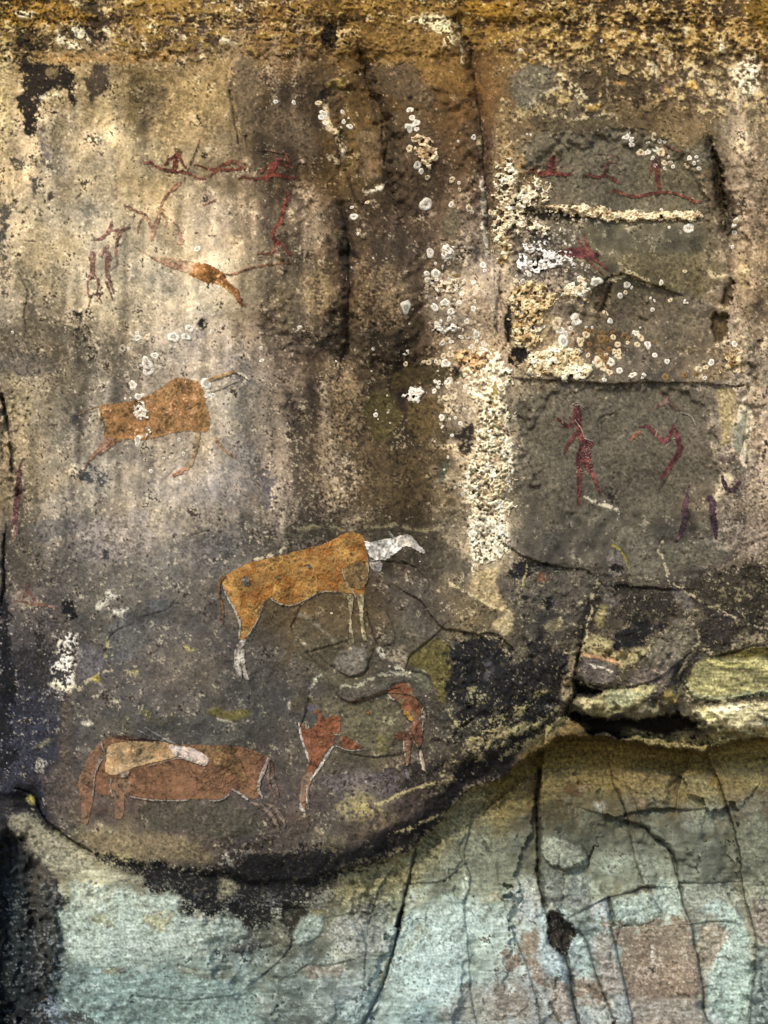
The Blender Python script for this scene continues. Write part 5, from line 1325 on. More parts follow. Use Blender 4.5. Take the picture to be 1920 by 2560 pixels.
figure('paint_trace', 'short red stroke with a blob at its end, right of the raised pink arm', [('stroke', [s_(T1, (1320, 1328, 4), (1360, 1310, 5), (1396, 1299, 9))], '8a4434', {})], group=FR)
figure('paint_trace', 'crooked faded red mark with a dark foot, right of the bent V shaped figure', [('stroke', [s_(T1, (1120, 1440, 4), (1158, 1475, 8), (1170, 1530, 10), (1185, 1572, 15), (1150, 1576, 8))], '84443a', dict(alpha=.7, wear=.5))], group=FR)
figure('paint_trace', 'two short slanting red dashes one above the other, left of the curved climber', [('stroke', [s_(T2, (80, 1322, 5), (62, 1336, 5), (38, 1355, 3)), s_(T2, (72, 1405, 4), (55, 1440, 3.5), (42, 1492, 4))], '8a4438', dict(alpha=.8))], group=FR)
figure('paint_trace', 'thin dotted red line above the leaping ochre animal', [('stroke', [s_(T1, (1268, 1510, 7), (1280, 1508, 5)), s_(T1, (1350, 1525, 3), (1402, 1530, 4))], '7c3c36', dict(alpha=.8))], group=FR)
figure('paint_trace', 'tiny dark red fleck right of the curved climber, below the white wedge', [('stroke', [s_(T2, (318, 1478, 3), (345, 1464, 5))], '6c2c28', {})], group=FR)

figure('painted_animal', 'long ochre painted animal leaping down with forelegs reaching left and a thin tail', [
    ('body', [p_(T4, (1215, 80), (1240, 55), (1285, 38), (1350, 50), (1410, 80), (1455, 108), (1470, 155), (1505, 190), (1542, 210), (1535, 240), (1490, 238), (1440, 202), (1400, 176), (1350, 184), (1290, 152), (1240, 132), (1215, 108))], '8a5a22', dict(alpha=.95, rgb2='7c4c22')),
    ('neck', [s_(T4, (970, 2, 6), (1050, 34, 14), (1120, 58, 22), (1190, 78, 28), (1225, 85, 26)), s_(T4, (870, -60, 5), (930, -25, 6), (980, 5, 6)), s_(T4, (1050, 5, 7), (1160, 28, 9), (1250, 50, 12))], '8c5c40', dict(alpha=.62, wear=.5)),
    ('hind_leg', [s_(T4, (1530, 222, 12), (1552, 280, 8), (1590, 322, 6)), s_(T4, (1515, 240, 9), (1545, 290, 6), (1572, 325, 4))], '86522a', dict(alpha=.9)),
    ('tail', [s_(T4, (1450, 112, 6), (1500, 122, 6), (1560, 102, 5), (1620, 76, 5), (1665, 66, 5)), s_(T5, (0, 68, 6), (60, 56, 5), (160, 46, 4), (225, 42, 3))], '7e4c2e', dict(alpha=.85))])
figure('painted_antelope', 'faded ochre painted eland with a humped back crossed by a chain of white lichen', [
    ('body', [p_(T4, (622, 980), (660, 962), (760, 955), (870, 935), (960, 900), (1050, 850), (1115, 795), (1160, 783), (1230, 798), (1290, 812), (1322, 880), (1332, 960), (1358, 1020), (1364, 1090), (1345, 1138), (1290, 1142), (1200, 1130), (1080, 1158), (960, 1192), (880, 1202), (820, 1178), (740, 1212), (685, 1225), (668, 1185), (690, 1110), (660, 1050))], 'a07440', dict(alpha=.86, rgb2='8a5c30', wear=.3)),
    ('hind_leg', [s_(T4, (705, 1190, 26), (650, 1245, 17), (600, 1295, 11), (560, 1350, 6), (545, 1385, 3)), s_(T4, (740, 1205, 14), (690, 1250, 9), (640, 1290, 4))], '8c5c40', dict(alpha=.72, wear=.45)),
    ('front_leg', [s_(T4, (1285, 1140, 13), (1275, 1230, 10), (1245, 1340, 10), (1212, 1382, 9))], 'a08050', dict(alpha=.75, wear=.45)),
    ('front_leg', [s_(T4, (1400, 1185, 11), (1440, 1240, 8), (1500, 1290, 6), (1532, 1312, 4))], 'a07448', dict(alpha=.8, wear=.35)),
    ('throat', [s_(T4, (1345, 880, 5), (1420, 860, 9), (1500, 820, 9), (1560, 800, 6))], 'b4a88e', dict(alpha=.5, wear=.5)),
    ('hoof', [s_(T4, (1205, 1378, 8), (1165, 1400, 14), (1122, 1420, 8))], '834c30', dict(alpha=.8, wear=.4)),
    ('neck', [s_(T4, (1340, 812, 12), (1420, 780, 11), (1500, 755, 10), (1532, 748, 7))], 'a8824e', dict(alpha=.8, wear=.35)),
    ('head', [s_(T4, (1530, 752, 8), (1575, 770, 10), (1610, 800, 6))], 'c8bca4', dict(alpha=.7, wear=.35)),
    ('tail', [s_(T4, (622, 985, 6), (560, 1005, 5), (498, 1030, 4))], '824a34', dict(alpha=.8)),
    ('white_rump', [s_(T4, (636, 1000, 7), (656, 1075, 9), (672, 1140, 6))], 'c8b894', dict(alpha=.7))])
RR = 'dark red figures on the grey panel at the right'
figure('painted_person', 'squat blot-like red painted figure sitting with spread legs above the level cream crust', [
    ('body', [s_(T3, (265, 1025, 20), (262, 1060, 28), (250, 1100, 28))], '7c2c28', dict(alpha=.9, wear=.4)),
    ('arms', [s_(T3, (198, 1085, 7), (230, 1052, 9)), s_(T3, (290, 1052, 10), (322, 1020, 5)), s_(T3, (290, 1060, 8), (328, 1082, 6))], '6a3a32', dict(alpha=.7)),
    ('legs', [s_(T3, (92, 1118, 5), (130, 1096, 8), (165, 1125, 10), (205, 1125, 22), (245, 1118, 16), (285, 1122, 19), (340, 1132, 9), (378, 1130, 8))], '802e28', dict(alpha=.92, wear=.3))], group=RR)
figure('painted_person', 'small faint red painted dancer with bent legs, right of the squat blot-like figure', [
    ('body', [s_(T3, (630, 1050, 13), (612, 1095, 10), (600, 1132, 9))], '7a302a', dict(alpha=.85)),
    ('head', [s_(T3, (628, 1022, 14), (645, 1010, 12))], '7c443a', dict(alpha=.55, wear=.5)),
    ('arms', [s_(T3, (575, 1075, 7), (602, 1052, 5)), s_(T3, (640, 1050, 8), (692, 1055, 6), (690, 1022, 4)), s_(T3, (540, 995, 3), (620, 1000, 4), (690, 1010, 3))], '783a32', dict(alpha=.6, wear=.4)),
    ('legs', [s_(T3, (475, 1140, 7), (502, 1128, 8), (540, 1152, 8), (600, 1134, 10), (640, 1150, 8), (688, 1185, 7), (706, 1174, 4))], '802e28', dict(alpha=.9))], group=RR)
figure('painted_person', 'tall straight red painted figure on very long curved legs, its head under lichen', [
    ('body', [s_(T3, (938, 1060, 22), (942, 1110, 17), (950, 1180, 14), (956, 1240, 13))], '80302a', dict(alpha=.95)),
    ('arm', [s_(T3, (915, 1050, 10), (902, 1090, 9), (888, 1152, 4))], '76302a', dict(alpha=.9)),
    ('head', [s_(T3, (950, 1010, 20), (940, 1040, 20))], '5c2c2a', dict(alpha=.6)),
    ('arrows', [s_(T3, (985, 940, 7), (1040, 962, 7), (1100, 985, 6)), s_(T3, (990, 960, 5), (1000, 1030, 5))], '7c322c', dict(alpha=.75, wear=.4)),
    ('legs', [s_(T3, (650, 1262, 4), (655, 1228, 8), (700, 1250, 8), (780, 1272, 8), (850, 1265, 8), (930, 1250, 11), (1000, 1245, 8), (1070, 1255, 7), (1130, 1280, 8), (1200, 1318, 8), (1242, 1290, 4))], '84322a', dict(alpha=.95))], group=RR)
figure('painted_animal', 'dull crimson painted beast with two long ears beside black and white crust', [
    ('body', [p_(T6, (300, -30), (345, -52), (420, -55), (480, -62), (525, -35), (572, -15), (560, 5), (500, 25), (440, 15), (360, 5), (310, -15))], '782c30', dict(alpha=.92, rgb2='7c302e', wear=.2)),
    ('ear', [s_(T3, (428, 1530, 5), (438, 1560, 9), (455, 1600, 13))], '7a2e2e', {}),
    ('ear', [s_(T3, (470, 1525, 6), (482, 1560, 9), (492, 1600, 13))], '7a2e2e', {}),
    ('leg', [s_(T6, (520, 10, 14), (575, 45, 10), (622, 88, 6))], '7a2e2c', {}),
    ('leg', [s_(T6, (495, 25, 10), (545, 75, 8), (590, 112, 4))], '7a2e2c', dict(alpha=.8))])
dd = []
rs2 = np.random.RandomState(5)
for _ in range(70):
    t = rs2.rand()
    if rs2.rand() < .5:
        dd.append(s_(T6, *[(415 + 55 * rs2.rand() + 30 * (1 - t), 1215 + 190 * t, 2.6)] * 2))
    else:
        dd.append(s_(T6, *[(475 + 45 * rs2.rand() + 5 * t, 1195 + 230 * t, 2.8)] * 2))
figure('painted_person', 'slim dark red painted person with white dotted thighs and a banded head', [
    ('body', [p_(T6, (398, 975), (445, 968), (452, 1040), (452, 1100), (472, 1170), (470, 1205), (440, 1222), (425, 1180), (415, 1110), (398, 1060)),
              p_(T6, (440, 1210), (480, 1188), (520, 1198), (530, 1225), (505, 1245), (502, 1275), (522, 1330), (526, 1400), (500, 1402), (470, 1380), (464, 1330), (455, 1400), (425, 1412), (410, 1340), (420, 1280)),
              s_(T6, (440, 1400, 19), (438, 1480, 17), (438, 1540, 13), (432, 1602, 12)), s_(T6, (515, 1400, 15), (545, 1470, 11), (562, 1525, 8))], '6e262a', dict(alpha=.95, rgb2='7a302c', wear=.12)),
    ('arm', [s_(T6, (405, 1040, 12), (390, 1090, 14), (370, 1115, 12), (340, 1092, 10), (312, 1066, 9), (290, 1055, 8))], '74282a', dict(alpha=.95)),
    ('arm', [s_(T6, (415, 1150, 14), (380, 1200, 11), (350, 1240, 10), (338, 1280, 5))], '74282a', dict(alpha=.95)),
    ('head', [p_(T6, (392, 970), (398, 950), (420, 943), (442, 950), (450, 968), (430, 975))], '4c2826', {}),
    ('head_band', [s_(T6, (392, 962, 2.5), (420, 950, 3), (440, 954, 2.5)), s_(T6, (396, 974, 2.5), (424, 962, 3), (448, 964, 2.5)), s_(T6, (450, 970, 2), (480, 990, 2), (490, 1020, 2))], 'b4a090', dict(alpha=.75)),
    ('white_dots', dd + [s_(T6, (330, 1085, 2), (322, 1065, 2)), s_(T6, (470, 1180, 3), (500, 1192, 3), (520, 1200, 3)), s_(T6, (410, 1060, 2), (450, 1120, 2), (465, 1170, 2))], 'b8a296', dict(alpha=.85, edge=.3, wear=.05))], group=RR)
figure('paint_trace', 'faint pair of red strokes just above the banded head of the dotted figure', [('stroke', [s_(T6, (290, 850, 4), (288, 900, 5), (290, 955, 6)), s_(T6, (332, 938, 8), (360, 895, 8), (388, 862, 7))], '64403a', dict(alpha=.6, wear=.5))], group=FR)
figure('painted_person', 'zigzag dark red painted figure with an antelope head, right of the dotted one', [
    ('head', [s_(T6, (922, 995, 6), (960, 962, 13), (1000, 935, 17), (1040, 970, 13), (1085, 1012, 9)), s_(T6, (1005, 925, 6), (1035, 885, 5)), s_(T6, (985, 925, 5), (990, 898, 4))], '7e4640', dict(alpha=.8, wear=.4)),
    ('neck', [s_(T6, (1070, 1020, 16), (1062, 1050, 10), (1050, 1085, 6))], '8a6a60', dict(alpha=.6, wear=.4)),
    ('body', [s_(T6, (1045, 1100, 12), (1065, 1160, 15), (1090, 1220, 19), (1090, 1265, 19), (1050, 1320, 18), (1010, 1385, 15), (972, 1432, 12))], '6c262a', dict(alpha=.93, wear=.15)),
    ('leg', [s_(T6, (1045, 1120, 12), (1020, 1165, 16), (995, 1208, 17), (955, 1180, 15), (920, 1140, 13), (882, 1100, 10), (830, 1105, 6))], '68282a', dict(alpha=.93, wear=.15)),
    ('foot', [s_(T6, (1020, 1400, 6), (985, 1445, 7), (960, 1500, 4), (950, 1540, 2))], '5c3434', dict(alpha=.7)),
    ('pale_line', [s_(T6, (1090, 1018, 5), (1140, 1024, 5), (1175, 1055, 5), (1190, 1102, 4)), s_(T6, (1000, 1230, 3), (1060, 1175, 3)), s_(T6, (940, 1130, 3), (930, 1170, 3))], 'aca08c', dict(alpha=.6))], group=RR)
figure('paint_trace', 'small orange smear of paint, left of the knee of the zigzag antelope headed figure', [('stroke', [s_(T6, (768, 1192, 8), (798, 1160, 12), (830, 1140, 10))], '9c5e3e', dict(alpha=.7, wear=.4))], group=FR)
figure('painted_person', 'lower half of a purplish painted figure, below the zigzag antelope headed one', [
    ('leg', [s_(T6, (1142, 1500, 4), (1135, 1560, 12), (1130, 1600, 18), (1122, 1650, 24)), s_(T9, (1130, 10, 24), (1112, 80, 19), (1090, 140, 17), (1065, 188, 10))], '54242e', dict(alpha=.9, wear=.15)),
    ('arm', [s_(T6, (1150, 1585, 4), (1190, 1590, 3), (1205, 1630, 3))], '4c3434', dict(alpha=.6))], group=RR)
figure('painted_person', 'purplish painted figure cut by cream crust, rightmost on the grey panel', [
    ('body', [s_(T6, (1280, 1570, 22), (1305, 1600, 24), (1300, 1650, 20)), s_(T9, (1300, 0, 20), (1310, 60, 25), (1320, 120, 17), (1320, 172, 7))], '502432', dict(alpha=.9, wear=.2)),
    ('arm', [s_(T6, (1360, 1430, 8), (1375, 1480, 16), (1405, 1525, 15), (1445, 1510, 15), (1480, 1460, 10))], '4e242c', dict(alpha=.88, wear=.2)),
    ('shoulder', [s_(T6, (1350, 1310, 14), (1400, 1330, 20), (1440, 1300, 10))], '42302f', dict(alpha=.5, wear=.4))], group=RR)
figure('painted_person', 'tall narrow purplish red painted figure at the far left beside a black crack', [
    ('head', [s_(T4, (150, 1300, 6), (150, 1325, 9), (135, 1345, 6))], '6a423c', dict(alpha=.7)),
    ('body', [s_(T4, (132, 1360, 8), (125, 1440, 17), (115, 1520, 21), (108, 1600, 19), (102, 1659, 17)), s_(T7, (104, 0, 20), (88, 60, 12), (75, 100, 7))], '6e3436', dict(alpha=.95, wear=.1)),
    ('leg', [s_(T7, (120, 60, 12), (105, 110, 12), (92, 185, 8))], '6e3c38', dict(alpha=.9, wear=.2))])
figure('painted_person', 'small brownish red painted kneeling figure with an outstretched leg, low at the far left', [
    ('body', [s_(T7, (180, 462, 6), (178, 495, 9), (150, 560, 9)), s_(T7, (180, 505, 10), (205, 550, 9), (240, 590, 11))], '7a4038', dict(alpha=.92)),
    ('leg', [s_(T7, (90, 575, 4), (160, 582, 8), (225, 598, 13), (300, 608, 10), (372, 622, 7))], '7c463a', dict(alpha=.92))])
figure('paint_trace', 'faint reddish scrawl on the rock right of the forelegs of the large ochre eland', [('stroke', [s_(T8, (895, 545, 4), (905, 570, 5), (930, 600, 6), (1000, 650, 4), (1050, 675, 3))], '6c4638', dict(alpha=.6, wear=.5))], group=FR)

figure('painted_antelope', 'large yellow ochre painted eland with a white neck and lowered head', [
    ('body', [p_(ZC3, (92, 440), (105, 405), (160, 375), (240, 330), (330, 295), (400, 280), (480, 262), (600, 232), (760, 190), (880, 150), (950, 100), (1010, 82), (1070, 85), (1110, 115), (1125, 160), (1135, 230), (1150, 330), (1150, 400), (1130, 450), (1122, 490), (1120, 540), (1060, 540), (1040, 520), (980, 525), (930, 512), (830, 512), (770, 530), (700, 570), (630, 605), (580, 620), (520, 600), (470, 565), (440, 555), (400, 585), (385, 640), (355, 710), (320, 770), (270, 850), (215, 860), (215, 820), (232, 760), (215, 680), (180, 610), (140, 540), (110, 475))],
     'c2924a', dict(alpha=.95, rgb2='784c1e', wear=.08, grain=1.2)),
    ('neck', [p_(ZC3, (1110, 140), (1150, 160), (1220, 145), (1310, 132), (1340, 120), (1400, 100), (1415, 170), (1370, 215), (1310, 265), (1260, 292), (1200, 290), (1180, 270), (1150, 262), (1135, 210))], 'bcb8ae', dict(alpha=.94, rgb2='d6d2c8', wear=.15)),
    ('dewlap', [p_(ZC3, (1140, 265), (1190, 285), (1250, 298), (1250, 340), (1240, 370), (1200, 372), (1160, 345))], '9a9590', dict(alpha=.7, wear=.35)),
    ('head', [p_(ZC3, (1365, 130), (1400, 102), (1440, 98), (1470, 130), (1500, 170), (1545, 208), (1558, 235), (1540, 245), (1510, 228), (1470, 200), (1420, 185), (1385, 195), (1355, 175))], 'c4beb2', dict(alpha=.94, rgb2='b2a898', wear=.12)),
    ('horn', [s_(ZC3, (1295, 82, 4), (1320, 110, 5), (1345, 140, 7)), s_(ZC3, (1300, 100, 2), (1330, 135, 3))], 'b0aca0', dict(alpha=.8)),
    ('hind_leg', [p_(ZC3, (190, 925), (220, 860), (275, 840), (262, 900), (232, 930), (235, 1010), (240, 1100), (245, 1160), (205, 1165), (195, 1100), (186, 1000))], '8f8878', dict(alpha=.85, rgb2='a8a294', wear=.3)),
    ('hind_leg', [p_(ZC3, (228, 930), (262, 910), (262, 980), (270, 1060), (290, 1120), (302, 1140), (272, 1150), (250, 1110), (235, 1020))], '989080', dict(alpha=.8, rgb2='b0aa9c', wear=.3)),
    ('front_leg', [p_(ZC3, (985, 530), (1042, 522), (1038, 600), (1022, 690), (1030, 780), (1045, 840), (1052, 890), (1020, 893), (1008, 830), (1008, 740), (1010, 680), (1000, 600))], '8e8260', dict(alpha=.82, rgb2='a29878', wear=.25)),
    ('front_leg', [p_(ZC3, (1055, 535), (1122, 520), (1112, 600), (1112, 680), (1120, 760), (1130, 830), (1145, 868), (1110, 860), (1095, 790), (1085, 700), (1075, 600))], '908660', dict(alpha=.88, rgb2='a49a78', wear=.2)),
    ('tail', [s_(ZC3, (110, 410, 12), (88, 430, 9), (76, 470, 7), (80, 530, 7), (98, 590, 7), (110, 650, 6), (104, 735, 4))], '764a22', dict(alpha=.9)),
    ('white_outline', [s_(ZC3, (105, 460, 3.5), (130, 540, 7), (180, 620, 8), (215, 690, 9), (232, 760, 9), (222, 830, 6)), s_(ZC3, (400, 580, 6), (380, 650, 5), (340, 740, 5), (280, 830, 5)), s_(ZC3, (440, 550, 5), (480, 585, 5), (560, 615, 5), (620, 605, 4), (700, 570, 4), (780, 522, 4), (860, 505, 4), (950, 515, 3)), s_(ZC3, (960, 350, 5), (980, 420, 4), (1005, 480, 5), (1055, 540, 5)), s_(ZC3, (1140, 270, 3), (1150, 350, 3), (1140, 430, 3))], 'bdb5a2', dict(alpha=.72, wear=.5)),
    ('shoulder', [p_(ZC3, (960, 340), (1060, 290), (1135, 300), (1145, 400), (1125, 480), (1080, 500), (1020, 480), (985, 420))], '8f6c3c', dict(alpha=.5, wear=.3)),
    ('bare_patch', [p_(ZC3, (248, 400), (275, 405), (300, 430), (300, 470), (255, 470), (245, 440)), p_(ZC3, (710, 318), (745, 325), (740, 350), (712, 340)), p_(ZC3, (485, 405), (515, 410), (505, 430), (485, 425))], '57564a', dict(alpha=.95))])
figure('painted_antelope', 'reddish brown painted eland with a pale buff neck folded back along its flank', [
    ('body', [p_(ZA, (262, 190), (310, 172), (400, 180), (520, 205), (640, 225), (780, 238), (920, 240), (1050, 245), (1150, 240), (1260, 255), (1380, 290), (1450, 330), (1460, 380), (1420, 450), (1395, 540), (1390, 630), (1330, 645), (1270, 610), (1210, 565), (1160, 600), (1100, 650), (1000, 645), (860, 648), (700, 650), (560, 645), (440, 620), (390, 625), (300, 625), (160, 600), (165, 500), (130, 420), (190, 300))],
     '8c6444', dict(alpha=.9, rgb2='624430', wear=.12)),
    ('front_leg', [p_(ZA, (215, 215), (262, 190), (240, 300), (205, 380), (168, 450), (160, 540), (158, 620), (150, 700), (130, 760), (122, 830), (72, 832), (68, 760), (66, 640), (45, 560), (50, 490), (90, 400), (130, 310))], '8c6c50', dict(alpha=.88, rgb2='74503a', wear=.25)),
    ('front_leg', [p_(ZA, (280, 490), (330, 490), (480, 520), (420, 610), (392, 630), (385, 700), (378, 790), (325, 798), (312, 720), (300, 640), (282, 560))], '947458', dict(alpha=.85, rgb2='7c5a42', wear=.3)),
    ('neck', [p_(ZA, (255, 250), (340, 222), (480, 210), (620, 215), (720, 230), (790, 250), (800, 320), (720, 350), (600, 378), (460, 408), (400, 450), (330, 470), (250, 465), (238, 400), (255, 330))], 'ccae80', dict(alpha=.95, rgb2='a08058', wear=.12)),
    ('head', [p_(ZA, (700, 240), (780, 250), (870, 252), (960, 300), (1015, 325), (1012, 360), (1000, 395), (960, 390), (880, 360), (790, 335), (740, 300))], 'dacec4', dict(alpha=.95, rgb2='bca698', wear=.2)),
    ('horn', [s_(ZA, (545, 115, 6), (620, 165, 8), (700, 205, 9), (760, 232, 8)), s_(ZA, (485, 130, 5), (560, 170, 4), (640, 215, 5))], '84888a', dict(alpha=.6, wear=.35)),
    ('shoulder', [p_(ZA, (215, 300), (262, 330), (240, 350), (200, 400), (170, 460), (180, 380))], '958472', dict(alpha=.7)),
    ('back_line', [s_(ZA, (300, 180, 8), (380, 186, 14), (470, 198, 13), (580, 210, 8), (640, 216, 4))], '3c241a', dict(alpha=.75, wear=.3)),
    ('ochre_flank', [p_(ZA, (900, 250), (1050, 245), (1200, 240), (1230, 330), (1280, 430), (1310, 530), (1230, 510), (1150, 400), (1020, 400), (1010, 330))], '7c5224', dict(alpha=.55, wear=.3)),
    ('hind_leg', [s_(ZA, (1330, 670, 8), (1400, 700, 15), (1460, 745, 16), (1500, 790, 14), (1520, 850, 14), (1545, 890, 6))], '7a6858', dict(alpha=.72, wear=.35)),
    ('hind_leg', [s_(ZA, (1440, 680, 10), (1510, 710, 15), (1545, 770, 16), (1575, 820, 13), (1570, 850, 6))], '7f6e5e', dict(alpha=.72, wear=.35)),
    ('tail', [s_(ZA, (1465, 340, 8), (1460, 420, 7), (1455, 500, 6), (1470, 570, 6), (1510, 625, 6), (1525, 660, 5)), s_(ZA, (1470, 350, 6), (1490, 430, 5), (1510, 530, 4), (1530, 620, 4))], '6c4a38', dict(alpha=.75)),
    ('white_outline', [s_(ZA, (1455, 345, 9), (1425, 420, 14), (1390, 500, 13), (1380, 570, 13), (1405, 635, 10)), s_(ZA, (235, 330, 5), (190, 400, 4), (165, 460, 4), (160, 560, 4), (155, 620, 4)), s_(ZA, (285, 500, 5), (280, 560, 5), (300, 620, 5)), s_(ZA, (1180, 570, 8), (1230, 590, 9), (1300, 645, 9)), s_(ZA, (560, 400, 0.5), (700, 365, 4), (800, 335, 4), (900, 370, 4), (985, 395, 5)),
                       s_(ZA, (430, 625, 5), (560, 648, 5), (700, 655, 4), (860, 652, 4)), s_(ZA, (215, 225, 5), (225, 270, 6), (245, 300, 4)), s_(ZA, (1020, 655, 5), (1100, 655, 6), (1160, 610, 6))], 'b3a898', dict(alpha=.72, wear=.5)),
    ('sitting_blot', [p_(ZA, (380, 440), (432, 430), (420, 470), (380, 492), (330, 480))], 'a08d78', dict(alpha=.8))])
figure('painted_antelope', 'broken red brown painted eland whose middle has flaked away to bare rock', [
    ('rump', [p_(ZB, (165, 570), (215, 580), (255, 640), (300, 650), (345, 610), (378, 540), (370, 480), (300, 490), (340, 455), (405, 452), (420, 530), (440, 560), (445, 640), (480, 690), (560, 695), (535, 740), (540, 800), (460, 850), (420, 930), (380, 1000), (340, 1060), (290, 1110), (250, 1080), (285, 1000), (300, 960), (270, 870), (230, 780), (195, 690))], '824c2e', dict(alpha=.94, rgb2='66402c', wear=.1)),
    ('rump_flake', [p_(ZB, (432, 535), (500, 525), (560, 500), (605, 530), (598, 600), (600, 690), (520, 685), (460, 670), (440, 620))], '7d4a2c', dict(alpha=.96, rgb2='6c3f28', wear=.1)),
    ('belly', [p_(ZB, (600, 700), (680, 725), (760, 780), (815, 830), (780, 850), (680, 850), (620, 825), (560, 790), (600, 770))], '74452c', dict(alpha=.9, wear=.2)),
    ('hind_leg', [p_(ZB, (215, 1110), (290, 1060), (340, 1080), (280, 1170), (262, 1260), (250, 1380), (245, 1450), (200, 1460), (195, 1360), (200, 1220))], '8a7560', dict(alpha=.85, rgb2='7a5c44', wear=.2)),
    ('hind_leg', [p_(ZB, (262, 1190), (300, 1130), (330, 1110), (290, 1200), (282, 1300), (295, 1440), (262, 1450), (248, 1380), (255, 1280))], '9a8a7a', dict(alpha=.85, rgb2='84644c', wear=.2)),
    ('white_outline', [s_(ZB, (185, 580, 9), (200, 680, 10), (230, 800, 12), (265, 880, 12), (290, 970, 8)), s_(ZB, (530, 810, 6), (480, 880, 14), (420, 980, 16), (350, 1080, 12), (300, 1150, 7)), s_(ZB, (540, 800, 4), (600, 820, 5), (660, 850, 5), (760, 852, 5), (835, 835, 4)), s_(ZB, (200, 1380, 8), (215, 1440, 20), (240, 1455, 10)), s_(ZB, (265, 1200, 5), (262, 1330, 7), (280, 1430, 9))], 'b6aea4', dict(alpha=.85, wear=.3)),
    ('chest', [p_(ZB, (1045, 262), (1110, 220), (1180, 185), (1250, 182), (1295, 200), (1310, 270), (1340, 320), (1360, 380), (1400, 430), (1395, 480), (1385, 540), (1300, 590), (1330, 540), (1250, 470), (1190, 455), (1210, 400), (1130, 350), (1080, 310)), s_(ZB, (1050, 268, 12), (960, 300, 12), (860, 340, 10), (760, 370, 12), (680, 378, 8))], '844e32', dict(alpha=.94, rgb2='6a4230', wear=.08)),
    ('shoulder', [p_(ZB, (1300, 590), (1340, 550), (1415, 545), (1410, 640), (1412, 760), (1370, 840), (1325, 780), (1300, 720), (1280, 660)), p_(ZB, (1120, 740), (1130, 685), (1180, 660), (1260, 665), (1300, 720), (1290, 750), (1220, 750))], '6d4630', dict(alpha=.92, rgb2='5f3f2e', wear=.1)),
    ('yellow_patch', [p_(ZB, (1205, 470), (1250, 455), (1290, 500), (1325, 530), (1310, 580), (1250, 530))], '9a7028', dict(alpha=.9)),
    ('orange_fleck', [p_(ZB, (845, 450), (895, 480), (880, 500), (858, 480))], '9c5a24', dict(alpha=.95)),
    ('front_leg', [p_(ZB, (1212, 755), (1250, 750), (1300, 745), (1290, 840), (1275, 930), (1270, 1010), (1240, 1020), (1240, 940), (1220, 860))], '7f5a42', dict(alpha=.88, wear=.2)),
    ('front_leg', [p_(ZB, (1370, 850), (1400, 850), (1415, 930), (1440, 1040), (1445, 1065), (1410, 1060), (1385, 980), (1372, 920))], '9a8670', dict(alpha=.85, wear=.25)),
    ('hoof', [s_(ZB, (1242, 1050, 12), (1262, 1100, 20), (1280, 1140, 16))], '98908c', dict(alpha=.5, wear=.5)),
    ('pale_edge', [s_(ZB, (1218, 765, 7), (1222, 850, 6), (1240, 920, 6)), s_(ZB, (1408, 420, 5), (1400, 480, 6)), s_(ZB, (1415, 560, 4), (1410, 650, 4)), s_(ZB, (1325, 770, 6), (1360, 820, 5)), s_(ZB, (1380, 860, 9), (1390, 960, 9), (1420, 1040, 8)), s_(ZB, (1070, 300, 8), (1100, 340, 11), (1130, 350, 7))], 'b4a890', dict(alpha=.85, wear=.25))])

# ---------------------------------------------------------------- crusts: bubbly mineral growth standing on the wall
def worley(x, y, cell, seed):
    r = np.random.RandomState(seed)
    gx_, gy_ = r.rand(64, 64), r.rand(64, 64)
    rr = .55 + .45 * r.rand(64, 64)
    cx = np.floor(x / cell).astype(int); cy = np.floor(y / cell).astype(int)
    best = np.full(x.shape, 9.0, np.float32); tone = np.zeros(x.shape, np.float32)
    for dx in (-1, 0, 1):
        for dy in (-1, 0, 1):
            i = (cx + dx) % 64; j = (cy + dy) % 64
            px = (cx + dx + gx_[j, i]) * cell; py = (cy + dy + gy_[j, i]) * cell
            d = np.hypot(x - px, y - py) / (cell * rr[j, i])
            m = d < best
            best = np.where(m, d, best); tone = np.where(m, gx_[j, i] * .6 + gy_[i, j] * .4, tone)
    return best, tone


